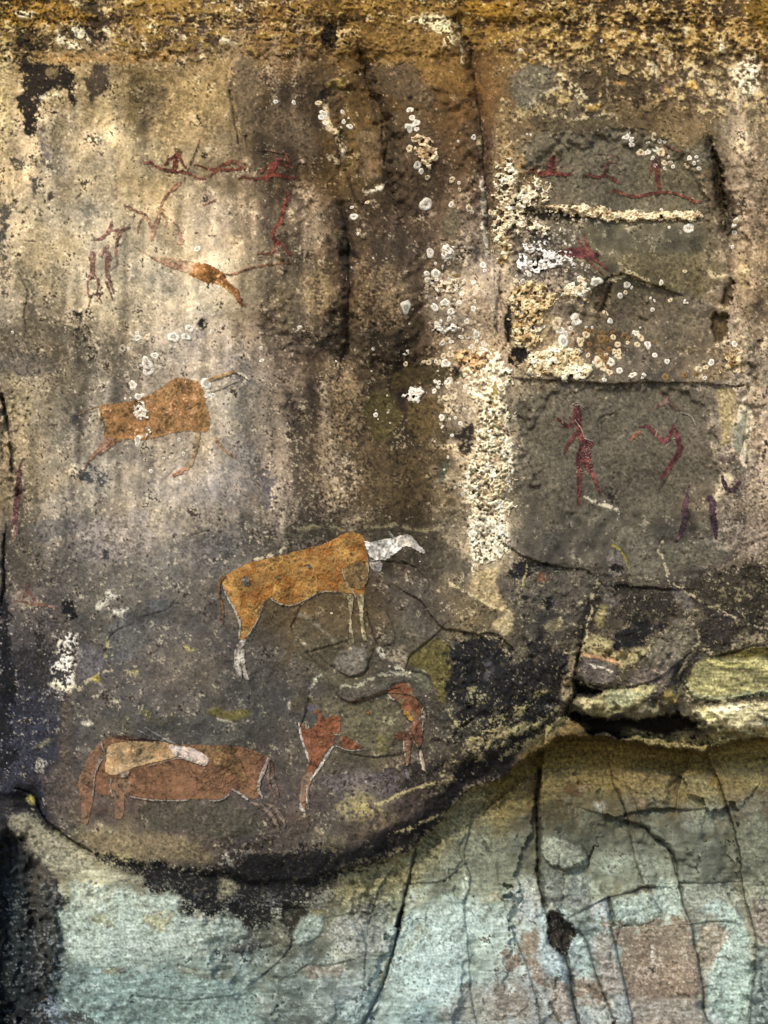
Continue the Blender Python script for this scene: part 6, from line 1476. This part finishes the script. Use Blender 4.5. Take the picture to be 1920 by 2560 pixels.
def crust(name, label, polys, cols, amp=.008, cell=13, cover=.8, rough=7, seed=1, step=1.25, ystr=1.0, cat='mineral crust'):
    xs = [p[0] for P_ in polys for p in P_]; ys = [p[1] for P_ in polys for p in P_]
    ax = np.arange(min(xs) - 14, max(xs) + 14, step, dtype=np.float32)
    ay = np.arange(min(ys) - 14, max(ys) + 14, step, dtype=np.float32)
    x, y = np.meshgrid(ax, ay)
    nf, nm, nf2, nc = samp(NF, x, y), samp(NM, x, y), samp(NF2, x, y), samp(NCR, x, y)
    d = np.full(x.shape, 1e9, np.float32)
    for P_ in polys:
        d = np.minimum(d, poly_d(np.array(chaikin(P_, True, 2)), x, y))
    d = d + rough * (.7 * nm + .5 * nf)
    xw, yw = x + 2 * nf, y + 2 * nf2
    cell = cell * 1.3
    w1, t1 = worley(xw, yw / ystr, cell, seed)
    w2, t2 = worley(xw + 31, yw + 17, cell * .5, seed + 1)
    dome = np.sqrt(np.clip(1 - w1 ** 2, 0, 1)); dome2 = np.sqrt(np.clip(1 - w2 ** 2, 0, 1))
    inside = sm(3, -9, d)
    th = np.percentile(NCR, (1 - cover) * 100)
    m = inside * sm(th - .3, th + .3, nc + .3 * nf + .5 * (dome - .5))
    h = amp * m * (.30 + .6 * dome + .18 * dome2 + .12 * nf) - .0035 * (1 - sm(.15, .5, m))
    c0, c1, c2 = (hx(c) for c in cols)
    t = np.clip(t1 * .75 + .12 * nm - .05, 0, 1)[..., None]
    c = c0 * (1 - t) + c1 * t
    ring = sm(.35, .1, w1) * (t1 > .45)
    gap = np.clip(sm(.6, 1.05, w1) * .45 + ring * .28 + sm(.8, 1.1, w2) * .22 + .3 * sm(.3, 1.2, nm), 0, .85)[..., None]
    c = (c * (1 - gap) + c2 * gap) * (1 + .10 * nf2 + .08 * nf)[..., None]
    Pn = world_pos(x, y, samp(H, x, y) + .0012 + h).reshape(-1, 3)
    ii = np.arange(x.size).reshape(x.shape)
    q = np.stack([ii[:-1, :-1], ii[1:, :-1], ii[1:, 1:], ii[:-1, 1:]], -1)
    keep = np.minimum(np.minimum(m[:-1, :-1], m[1:, 1:]), np.minimum(m[1:, :-1], m[:-1, 1:])) > .14
    o = build(name, Pn, q[keep], np.clip(c, .02, .98).reshape(-1, 3), CRUST)
    return tag(o, label, cat, 'bubbly mineral crusts on the wall')


WH = ('f3ead0', 'd6bf96', '5e4526')
TN = ('ead9b0', 'ae8a54', '3e2c18')
GR = ('ece6da', 'b9a891', '45382a')
crust('mineral_crust', 'long narrow knobbly cream crust running level across the grey panel under the red legs', [T3((200, 1310), (450, 1330), (640, 1350), (900, 1380), (1060, 1360), (1240, 1365), (1245, 1430), (1100, 1440), (900, 1420), (760, 1440), (560, 1430), (420, 1390), (200, 1360))], ('eadcb8', 'bfa276', '4e3a22'), .016, 15, .97, 5, 3)
crust('mineral_crust', 'tangled cream crust with dark gaps at the left root of the long level crust', [T3((-90, 1060), (40, 1100), (180, 1190), (250, 1220), (240, 1330), (160, 1340), (0, 1380), (160, 1440), (360, 1500), (200, 1510), (0, 1480), (-90, 1600), (-140, 1350))], WH, .011, 13, .68, 9, 5)
crust('mineral_crust', 'largest cauliflower-like cream crust, above the heads of the red figures', [T6((150, 620), (260, 570), (400, 590), (470, 650), (530, 730), (510, 780), (420, 820), (330, 790), (200, 780), (110, 760), (80, 680))], ('f2ead0', 'd2b884', '6a5028'), .014, 14, .95, 6, 7)
crust('mineral_crust', 'bright white knobbly crust beside the crimson long eared beast', [T6((310, 200), (400, 170), (470, 130), (500, 200), (520, 300), (480, 310), (430, 280), (380, 310), (330, 250))], ('f4ecd6', 'dcc496', '6a5230'), .012, 13, .9, 5, 9)
crust('mineral_crust', 'tan and brown bubbly crust along the right lip of the long crack', [T6((0, 150), (150, 170), (270, 200), (260, 330), (200, 400), (120, 420), (20, 470), (-20, 300)), T6((0, 380), (120, 360), (230, 400), (160, 500), (240, 560), (60, 600), (0, 560))], TN, .011, 14, .8, 8, 11)
crust('mineral_crust', 'chalk white powdery crust with a black core, above the tan bubbly one', [T6((30, -60), (130, -100), (300, -40), (420, 20), (330, 60), (200, 100), (60, 130))], ('f2eee6', 'd8d0c4', '2a2520'), .006, 8, .55, 9, 13)
crust('mineral_crust', 'upper honeycomb crust right of the long crack, beside the grey panel corner', [T2((1560, 1080), (1659, 1020), (1720, 1150), (1720, 1400), (1640, 1420), (1659, 1580), (1600, 1620), (1560, 1500), (1600, 1320), (1540, 1220))], WH, .009, 13, .62, 9, 15)
crust('mineral_crust', 'cream crust hanging along the crack between honeycomb and tan crusts', [ZD((860, 190), (960, 180), (1000, 240), (990, 330), (960, 420), (930, 490), (850, 470), (880, 380), (900, 310), (880, 260))], ('f0e4c2', 'c8a468', '5a4020'), .012, 14, .92, 5, 17)
crust('mineral_crust', 'patchy white crust on the left bank of the long crack', [ZD((340, 910), (420, 920), (440, 960), (560, 960), (600, 1010), (560, 1030), (420, 1020), (380, 1070), (340, 990))], GR, .009, 11, .85, 5, 19)
crust('mineral_crust', 'tan lumpy crust swelling at the foot of the left bank lichens', [ZD((540, 1190), (660, 1170), (800, 1210), (790, 1300), (700, 1350), (600, 1330), (540, 1270))], ('d0b284', 'a07848', '4a321c'), .009, 13, .9, 6, 21)
crust('mineral_crust', 'tall white drip curtain of crust flowing down right of the centre', [T5((1440, 1150), (1540, 960), (1640, 980), (1659, 1400), (1680, 1700), (1520, 1760), (1350, 1659), (1360, 1500), (1400, 1340), (1380, 1260))], ('f6ecd0', 'dcc89c', '8a7450'), .0035, 15, .55, 10, 23, ystr=3.2)
crust('mineral_crust', 'white lace-like crust with holes at the foot of the drip curtain', [T8((1370, 60), (1600, 30), (1659, 230), (1600, 310), (1490, 350), (1410, 320), (1380, 180))], ('ded8c4', 'c4bca2', '6a6450'), .006, 10, .66, 7, 25)
crust('mineral_crust', 'cream crust with black pockets, just under the long crack where the crusts meet', [T5((1560, 740), (1659, 720), (1680, 800), (1640, 860), (1560, 860), (1590, 800))], WH, .009, 12, .75, 6, 27)
crust('mineral_crust', 'small jagged white crust on the olive stained hollow at the centre', [T5((960, 900), (1020, 840), (1060, 840), (1095, 880), (1080, 930), (1040, 970), (1000, 930))], GR, .009, 11, .8, 5, 29)
crust('mineral_crust', 'grape-like cluster of brown edged crust on the dark upper centre rock', [T2((1010, 900), (1060, 880), (1140, 900), (1175, 1020), (1150, 1080), (1080, 1080), (1050, 1010), (1030, 960))], ('e4d0ac', 'a8804c', '4a321a'), .009, 14, .72, 7, 31)
crust('mineral_crust', 'white and dark speckled crust chain crossing the faded humped eland', [T4((870, 950), (930, 930), (970, 1000), (980, 1100), (975, 1180), (920, 1190), (920, 1100), (870, 1060))], ('e8e0d0', 'b4a48c', '3a2c22'), .006, 9, .5, 6, 33)
crust('mineral_crust', 'cream crust patches along the shaded niche near the right edge', [T6((1380, 600), (1490, 590), (1490, 740), (1400, 760), (1320, 700))], ('dccaa0', 'a88a58', '4c3a20'), .008, 12, .5, 8, 35)
crust('mineral_crust', 'loose white crust among the left bank lichens near their top', [ZD((400, 330), (470, 305), (520, 370), (560, 400), (640, 380), (640, 420), (500, 420), (420, 420))], GR, .009, 12, .75, 6, 37)
crust('mineral_crust', 'knobbly white crust between the left bank discs, half way down', [ZD((280, 570), (420, 600), (600, 590), (610, 650), (500, 700), (400, 700), (300, 680))], ('e6dac0', 'ae9168', '4c3a24'), .009, 12, .62, 7, 39)

# ---------------------------------------------------------------- lichen discs, each a little raised rosette
def disc_mesh(seed, cols, flat=False):
    r = np.random.RandomState(seed)
    ns = 26
    prof = [(0.0, .40), (.16, .40), (.30, .44), (.42, .58), (.56, .68), (.72, .68), (.84, .52), (.95, .26), (1.04, -.25)]
    if flat:
        prof = [(0.0, .55), (.2, .62), (.38, .66), (.55, .68), (.7, .60), (.84, .45), (.95, .2), (1.04, -.25)]
    lob = sum(.05 / k * np.cos(k * np.linspace(0, 2 * np.pi, ns, endpoint=False) + r.rand() * 6.3) * (1 + r.rand()) for k in (2, 3, 5))
    ph = r.rand() * 6.3
    pts = [(0, 0, prof[0][1] * .4)]; cc = []
    c0, c1, c2 = (hx(c) for c in cols)
    cc.append(c2 if not flat else c1)
    for k, (rad, z) in enumerate(prof[1:], 1):
        for j in range(ns):
            t = 2 * math.pi * j / ns
            rr = rad * (1 + lob[j] * (2.0 + 2.4 * (seed % 2)) * rad + r.uniform(-.05, .05))
            pts.append((rr * math.cos(t), rr * math.sin(t), (z + r.uniform(-.16, .16) * (z > 0)) * .27))
            if flat:
                c = c0 * (1 - .25 * (rad < .4)) * r.uniform(.82, 1.04)
            else:
                bl = .5 + .5 * math.sin(t * 2 + ph) + r.uniform(-.4, .4)
                c = (c2 if rad < .25 and bl > .2 else c1 if rad < .42 else c0) * r.uniform(.8, 1.06)
                if rad > .35 and rad < .9 and bl > 1.0:
                    c = c1 * r.uniform(.7, 1)
                if rad < .42 and bl < .15:
                    c = c0 * .92
            if rad > .9:
                c = c * .5 + c1 * .35
            cc.append(c)
    Q = []
    for k in range(len(prof) - 2):
        a = 1 + k * ns
        for j in range(ns):
            Q.append((a + j, a + ns + j, a + ns + (j + 1) % ns, a + (j + 1) % ns))
    me = bpy.data.meshes.new('lichen_disc')
    tris = [(0, 1 + j, 1 + (j + 1) % ns) for j in range(ns)]
    me.from_pydata(pts, [], tris + Q)
    ca = me.color_attributes.new('surface_colour', 'FLOAT_COLOR', 'POINT')
    rgba = np.ones((len(pts), 4), np.float32); rgba[:, :3] = np.clip(lin(np.array(cc)) * ALB, 0, .88)
    ca.data.foreach_set('color', rgba.ravel())
    me.shade_smooth()
    me.materials.append(LICH)
    return me


DM = {}
for key, cols, flat in (('w', ('f2eada', 'e0d2b8', 'c8b490'), False), ('f', ('f2ecdc', 'd8caae', 'a08c6c'), True), ('t', ('e2d2b0', 'bc9f70', '86683f'), False),
                        ('b', ('8a6c42', '58401f', '2c1e10'), True), ('d', ('b4a894', '6a5e4e', '2a241c'), False), ('g', ('ece6d8', 'c4b8a4', '7e705c'), False)):
    DM[key] = [disc_mesh(100 + 7 * k + ord(key), cols, flat) for k in range(8)]
GXH = samp(H, X, Y) if False else H
ndisc = [0]


def disc(x, y, r, key, label, group):
    if key in 'wg' and rs.rand() < .4:
        key = 'f'
    e = max(r, 5)
    xs = np.array([x, x - e, x + e, x, x]); ys = np.array([y, y, y, y - e, y + e])
    h = samp(H, xs, ys)
    hm = float(h.mean())
    gxx = (h[2] - h[1]) / (2 * e * PX); gyy = (h[4] - h[3]) / (2 * e * PX)
    nrm = Vector((-gxx, -1, gyy)); nrm.normalize()
    o = bpy.data.objects.new('lichen_disc', DM[key][ndisc[0] % 8])
    ndisc[0] += 1
    col.objects.link(o)
    o.location = Vector(world_pos(np.array(x, float), np.array(y, float), hm - .0004))
    q = nrm.to_track_quat('Z', 'Y')
    o.rotation_mode = 'QUATERNION'
    a = rs.uniform(0, 6.28)
    from mathutils import Quaternion
    o.rotation_quaternion = q @ Quaternion((0, 0, 1), a)
    s = r * PX * rs.uniform(.82, 1.15)
    s *= 1.15
    o.scale = (s * rs.uniform(.7, 1.12), s * rs.uniform(.82, 1.15), s * rs.uniform(.8, 1.5))
    tag(o, label, 'lichen', group)


def discs(f, items, label, group):
    for it in items:
        key = it[3] if len(it) > 3 else 'w'
        disc(*(f(it[:3])[0]), key, label, group)


def cluster(P_, n, r0, r1, keys, label, group, taken=None):
    for k, (x, y, r) in enumerate(scatter(P_, n, r0, r1, .62, 80, taken)):
        disc(x, y, r, keys[k % len(keys)], label, group)


G1 = 'pale lichen discs on the wall'
discs(T2, [(997, 715, 27), (1012, 765, 22), (1037, 800, 24), (993, 830, 23), (1041, 838, 15)], 'white ringed lichen disc in the short upright string on the dark upper centre rock', G1)
discs(T2, [(995, 965, 22, 't'), (1030, 905, 20, 't'), (1045, 1070, 22, 'g'), (1112, 905, 16, 't'), (1100, 960, 20, 't'), (1070, 1110, 22), (1110, 1150, 16, 't'), (1160, 1020, 20, 't'), (1040, 990, 18, 't'), (1085, 1030, 18, 't')], 'tan edged lichen disc in the grape-like bunch on the dark upper centre rock', G1)
discs(T2, [(1100, 1325, 36, 'g')], 'broad ragged lichen ring alone below the grape-like bunch', G1)
discs(T2, [(128, 660, 17, 'f'), (245, 665, 17, 'f')], 'lone cream lichen disc above the red bowman', G1)
discs(T2, [(405, 668, 18, 't'), (440, 740, 28, 'g'), (425, 760, 20, 'g'), (450, 800, 20, 'w')], 'lichen disc on the pale drip left of the central niche', G1)
discs(T2, [(560, 725, 20, 'f'), (568, 790, 14, 'f'), (610, 820, 18, 'f'), (600, 765, 10, 'f'), (553, 826, 12, 'f')], 'small cream lichen disc inside the central niche', G1)
discs(T2, [(635, 1405, 26, 'g'), (622, 1345, 12), (722, 1312, 17, 't'), (660, 1515, 12, 'f')], 'lichen disc beside the curled crack below the niche', G1)
discs(T2, [(1270, 1165, 20, 't'), (1315, 1185, 12), (1320, 1230, 14, 't'), (1265, 1325, 16), (1380, 1350, 30, 't'), (1400, 1375, 16), (1410, 890, 22), (1310, 915, 10, 'f')], 'lichen disc on brown rock left of the long crack, above its white vein', G1)
discs(T2, [(1130, 1640, 30, 'g'), (1240, 1635, 40, 'w')], 'large lichen ring at the top of the left bank colony', G1)
discs(T3, [(740, 888, 21, 'f'), (775, 905, 20, 'f'), (775, 937, 14, 'f'), (763, 862, 9, 'f')], 'cream lichen disc in the small group up and left of the tall red figure', G1)
discs(T3, [(920, 890, 19, 't'), (957, 912, 22, 'g'), (880, 925, 12), (990, 920, 9), (835, 990, 27, 't'), (878, 988, 18), (930, 970, 25), (966, 990, 24, 't'), (912, 1024, 14), (955, 1032, 10), (1013, 1018, 12, 'f'), (990, 1056, 21, 't'), (1028, 1052, 17), (1045, 1080, 14, 'f'), (926, 1072, 15, 'f'), (990, 1092, 15, 'f')], 'lichen disc in the cluster hiding the head of the tall red figure', G1)
discs(T3, [(1150, 1025, 15, 'f'), (1195, 1018, 12, 'f'), (1180, 1058, 14, 'f'), (1206, 1042, 9, 'f'), (1138, 1068, 25, 't'), (1212, 1092, 16, 'f')], 'lichen disc in the small group right of the tall red figure', G1)
discs(T3, [(1450, 1440, 25, 'f'), (1443, 1508, 18, 'f'), (1486, 1482, 14, 't'), (1370, 1445, 19, 't'), (1469, 1320, 10, 'f'), (1430, 1600, 10, 'f')], 'lichen disc beside the dark slot near the right edge', G1)
discs(T3, [(1145, 1480, 30, 'g'), (1125, 1470, 14), (1018, 1473, 12)], 'ragged lichen disc just under the right end of the long level crust', G1)
discs(T3, [(968, 1358, 10, 'f'), (583, 266, 13, 'f'), (55, 325, 13, 'f'), (418, 634, 9, 'f'), (122, 873, 7, 'f'), (97, 870, 7, 'f')], 'tiny lone white lichen disc on the upper right rock', G1)
discs(T4, [(895, 532, 30, 'g'), (955, 525, 25, 't'), (985, 542, 18, 'd'), (890, 497, 12, 'f'), (910, 560, 18, 'd')], 'lichen disc in the top cluster above the humped ochre eland', G1)
discs(T4, [(1125, 527, 32, 'g'), (1205, 525, 32, 'g'), (1228, 470, 31, 'g')], 'grey white ringed lichen disc in the trio left of the black nest-like blot', G1)
discs(T4, [(795, 600, 27, 'd'), (832, 600, 14, 'g'), (905, 650, 20, 'd'), (1003, 645, 26, 'g'), (1020, 680, 14, 'd'), (845, 690, 12, 'd'), (755, 548, 8, 'd'), (1030, 605, 9, 'd')], 'dark rimmed lichen disc in the loose ring above the humped ochre eland', G1)
discs(T4, [(955, 700, 32, 'g'), (963, 742, 35, 'g'), (915, 708, 12, 'g')], 'white lichen disc in the stacked pair over the eland back', G1)
discs(T4, [(825, 785, 22, 'd'), (862, 838, 36, 'w'), (928, 822, 9, 'd'), (984, 838, 10, 'd'), (835, 885, 10, 'd'), (878, 880, 9, 'd')], 'lichen disc just above the waist of the humped ochre eland', G1)
discs(T4, [(900, 912, 32, 'f'), (905, 968, 18, 'g'), (945, 1000, 16, 'w'), (898, 1050, 14), (930, 1065, 16, 'g'), (955, 1120, 18, 'd'), (935, 1150, 16, 'd'), (975, 1165, 13, 't'), (895, 1190, 22, 'f'), (928, 1222, 24, 'd'), (890, 1222, 16, 'f'), (983, 952, 12, 'f')], 'lichen disc in the chain laid across the body of the humped ochre eland', G1)
discs(T4, [(944, 1320, 18, 'd'), (950, 1270, 8, 'd'), (912, 1262, 12, 'd'), (978, 1395, 14, 'f'), (1190, 1282, 14, 'f'), (1160, 1190, 11, 'f'), (1062, 1314, 10, 'f')], 'lichen disc on the bare rock below the belly of the humped ochre eland', G1)
discs(T4, [(1335, 828, 36, 'g'), (1352, 890, 22, 'g'), (1380, 905, 18, 'f'), (1340, 905, 16, 'g')], 'lichen disc at the shoulder of the humped ochre eland', G1)
discs(T4, [(1197, 810, 17, 't'), (1012, 912, 16, 'b'), (1160, 1100, 13, 't')], 'small tan lichen disc on the paint of the humped ochre eland', G1)
discs(T4, [(1372, 490, 11, 'f'), (82, 495, 11, 'f'), (60, 425, 9, 'f'), (1280, 1615 - 1660, 22, 'g')], 'tiny white lichen disc at the dark level band on the left wall', G1)
discs(T5, [(970, 333, 30, 'f'), (1015, 345, 12, 't')], 'oval cream lichen disc alone on the brown middle rock', G1)
discs(T5, [(975, 628, 22, 'f'), (970, 700, 18, 't'), (1085, 685, 14, 't'), (1120, 690, 19, 't'), (1165, 682, 10), (1185, 690, 18, 't'), (1230, 695, 26, 'f'), (1215, 650, 17, 't'), (1260, 640, 18, 't')], 'lichen disc in the row along the top edge of the olive hollow', G1)
discs(T5, [(1245, 1002, 28, 't'), (1205, 1047, 17, 'f'), (1292, 1050, 13, 'f'), (1206, 1107, 12, 'f'), (1271, 1162, 12, 'f'), (1245, 1305, 11, 'f'), (1160, 1203, 8, 'f'), (1255, 1055, 10, 'f'), (1325, 1085, 13, 'f')], 'lichen disc on the brown rock left of the white drip curtain', G1)
discs(T5, [(1232, 920, 22, 't'), (1280, 915, 20, 't'), (1245, 815, 26, 'g'), (1245, 845, 18, 't'), (1163, 812, 17, 'w'), (1185, 822, 14), (1155, 876, 18), (1180, 850, 14), (1350, 770, 14), (1355, 850, 18, 'w'), (1380, 880, 14)], 'lichen disc right of the jagged white crust on the olive hollow', G1)
discs(T5, [(776, 1030, 15, 'f'), (778, 997, 8, 'f'), (792, 1057, 6, 'f'), (855, 1015, 6, 'f'), (850, 905, 6, 'f')], 'white speck of lichen on the smooth olive flake', G1)
discs(T5, [(282, 463, 14, 'f'), (33, 597, 15, 'f'), (38, 677, 17, 'f'), (758, 603, 11, 'f'), (520, 682, 8, 'f'), (993, 440, 6, 'f'), (1178, 745, 8, 'f')], 'small lone white lichen disc on the streaked middle wall', G1)
discs(T5, [(1320, 1478, 18, 'g'), (1410, 1575, 12, 'f'), (1340, 1540, 12, 'f'), (1220, 1385, 7, 'f'), (1290, 1500, 10, 'g')], 'lichen disc beside the lower drip curtain', G1)
LB = []
discs(ZD, [(318, 385, 38, 'w'), (362, 460, 16, 'f'), (612, 468, 23, 't'), (420, 492, 14, 'f'), (450, 400, 40, 'g'), (470, 460, 22, 't'), (820, 40, 30, 't'), (755, 475, 28, 'f'), (770, 520, 16, 'f')], 'large lichen ring in the upper row of the left bank colony', G1)
LB += [(980 + a / 3.318, 520 + b / 3.318, c / 3.318) for a, b, c in [(318, 385, 38), (450, 400, 40), (362, 545, 40), (440, 785, 38), (352, 822, 36)]]
discs(ZD, [(365, 545, 40, 'f'), (440, 785, 38, 'f'), (352, 822, 36, 'f'), (490, 860, 28, 'g'), (560, 785, 22, 'w'), (545, 560, 22, 'b'), (765, 898, 13, 'b'), (675, 835, 24, 'g')], 'broad pale lichen disc in the middle of the left bank colony', G1)
cluster(ZD((280, 520), (480, 570), (640, 560), (760, 660), (720, 720), (700, 820), (580, 780), (480, 900), (330, 860), (270, 660)), 30, 3.2, 8.5, 'wtggfwd', 'small crowded lichen disc in the upper left bank colony beside the long crack', G1, LB)
cluster(ZD((350, 900), (640, 940), (740, 980), (780, 1180), (520, 1250), (400, 1180), (340, 1040)), 32, 3.2, 8.5, 'twgfwtd', 'small crowded lichen disc in the lower left bank colony beside the long crack', G1, LB)
cluster(ZD((1010, 860), (1180, 860), (1280, 960), (1200, 1100), (1140, 1140), (1020, 1080)), 16, 4.5, 9, 'twtf', 'tan lichen disc on the bubbly crust at the right lip of the long crack', G1)
cluster(T6((20, 20), (200, 150), (60, 200), (20, 190)), 6, 5, 10, 'wg', 'white lichen ring at the corner under the chalky crust', G1)
cluster(T3((0, 1100), (230, 1180), (240, 1260), (0, 1260)), 12, 3.5, 8, 'wtg', 'lichen ring on the tangled crust at the root of the long level crust', G1)
BR_ = []
cluster(T6((440, 480), (600, 480), (780, 490), (780, 550), (700, 590), (560, 590), (440, 560)), 16, 5.5, 11, 'bbtb', 'brown domed lichen in the upper of the two rusty rows over the dotted figure', G1, BR_)
cluster(T6((470, 610), (700, 600), (720, 660), (600, 670), (660, 700), (600, 730), (520, 700)), 12, 6, 12, 'btbt', 'brown domed lichen in the lower of the two rusty rows over the dotted figure', G1, BR_)
discs(T6, [(480, 512, 28, 't'), (440, 560, 30, 't'), (330, 555, 40, 'f'), (290, 440, 40, 't'), (310, 480, 26, 'f'), (345, 505, 22, 'f'), (380, 470, 16, 'f'), (480, 462, 10, 'f'), (520, 465, 10, 'f')], 'lichen disc at the left end of the rusty rows', G1)
discs(T6, [(415, 412, 38, 'g')], 'large square-looking white lichen ring alone above the rusty rows', G1)
discs(T6, [(635, 422, 22, 'w'), (605, 370, 18, 't')], 'white ring lichen just right of the shaded fissure under the arched flake', G1)
discs(T6, [(880, 576, 30, 'g'), (930, 555, 15, 'b'), (925, 643, 18, 'f'), (1005, 684, 19, 'f'), (802, 500, 17, 'w'), (833, 528, 24, 't'), (812, 575, 19, 't'), (831, 463, 8, 'f')], 'lichen disc on the grey slope right of the rusty rows', G1)
discs(T6, [(697, 743, 27, 'f'), (632, 755, 24, 't'), (782, 773, 24, 'w'), (852, 777, 16, 'f'), (992, 784, 20, 'b'), (598, 803, 15, 'g'), (640, 690, 30, 'g'), (590, 720, 22, 't')], 'lichen disc in the level line above the heads of the dotted and zigzag figures', G1)
discs(T6, [(1120, 772, 21, 'b'), (1248, 792, 22, 'g'), (1210, 735, 26, 't'), (1255, 722, 16, 't'), (1195, 765, 18, 'b'), (1292, 690, 17, 'w'), (1443, 570, 21, 'w'), (1473, 620, 20, 't'), (1330, 580, 16, 't'), (1405, 690, 10, 'f'), (1465, 745, 16, 't'), (1420, 655, 18, 't')], 'lichen disc at the foot of the shaded niche near the right edge', G1)
discs(T6, [(700, 258, 25, 'f'), (745, 188, 30, 'g'), (735, 237, 15, 't'), (968, 172, 14, 'f'), (910, 348, 12, 'f'), (1125, 297, 17, 'f'), (898, 272, 12, 'f'), (1025, 287, 16, 't'), (924, 290, 8, 'f'), (775, 205, 10, 'f'), (765, 96, 7, 'f')], 'white lichen disc under the arched flake on the grey panel', G1)
discs(T6, [(1120, 95 + 5, 12, 't'), (530, 690, 12, 'f'), (545, 168, 28, 'g'), (350, 95, 16, 't'), (455, 55, 10, 'f'), (530, 690, 10, 'f'), (440, 150, 20, 'w'), (470, 180, 14, 'f')], 'stray lichen disc around the crimson long eared beast', G1)
discs(T8, [(1185, 172, 5, 'f'), (1062, 320, 4, 'f'), (490, 655, 8, 't'), (1497, 743, 5, 'f'), (1300, 660, 4, 'f')], 'pin-sized white speck on the dark rock right of the large ochre eland', G1)
print('discs', ndisc[0])

# ---------------------------------------------------------------- shelter floor
gm = bpy.data.materials.new('dusty_ground'); gm.use_nodes = True
nt = gm.node_tree; b = nt.nodes['Principled BSDF']; b.inputs['Roughness'].default_value = .95
n = nt.nodes.new('ShaderNodeTexNoise'); n.inputs['Scale'].default_value = 3; n.inputs['Detail'].default_value = 8
r = nt.nodes.new('ShaderNodeValToRGB'); r.color_ramp.elements[0].color = (.10, .075, .05, 1); r.color_ramp.elements[1].color = (.26, .21, .15, 1)
nt.links.new(n.outputs['Fac'], r.inputs['Fac']); nt.links.new(r.outputs['Color'], b.inputs['Base Color'])
me = bpy.data.meshes.new('ground')
g = 60
vs, fs = [], []
rg = np.random.RandomState(3)
for j in range(g + 1):
    for i in range(g + 1):
        u = (i / g * 2 - 1); v = j / g
        vs.append((30 * u * abs(u) ** .8, 1.0 - 30 * v ** 1.8, -.10 + rg.uniform(-.012, .012)))
for j in range(g):
    for i in range(g):
        a = j * (g + 1) + i
        fs.append((a, a + g + 1, a + g + 2, a + 1))
me.from_pydata(vs, [], fs); me.shade_smooth(); me.materials.append(gm)
o = bpy.data.objects.new('ground', me); col.objects.link(o)
tag(o, kind='structure')
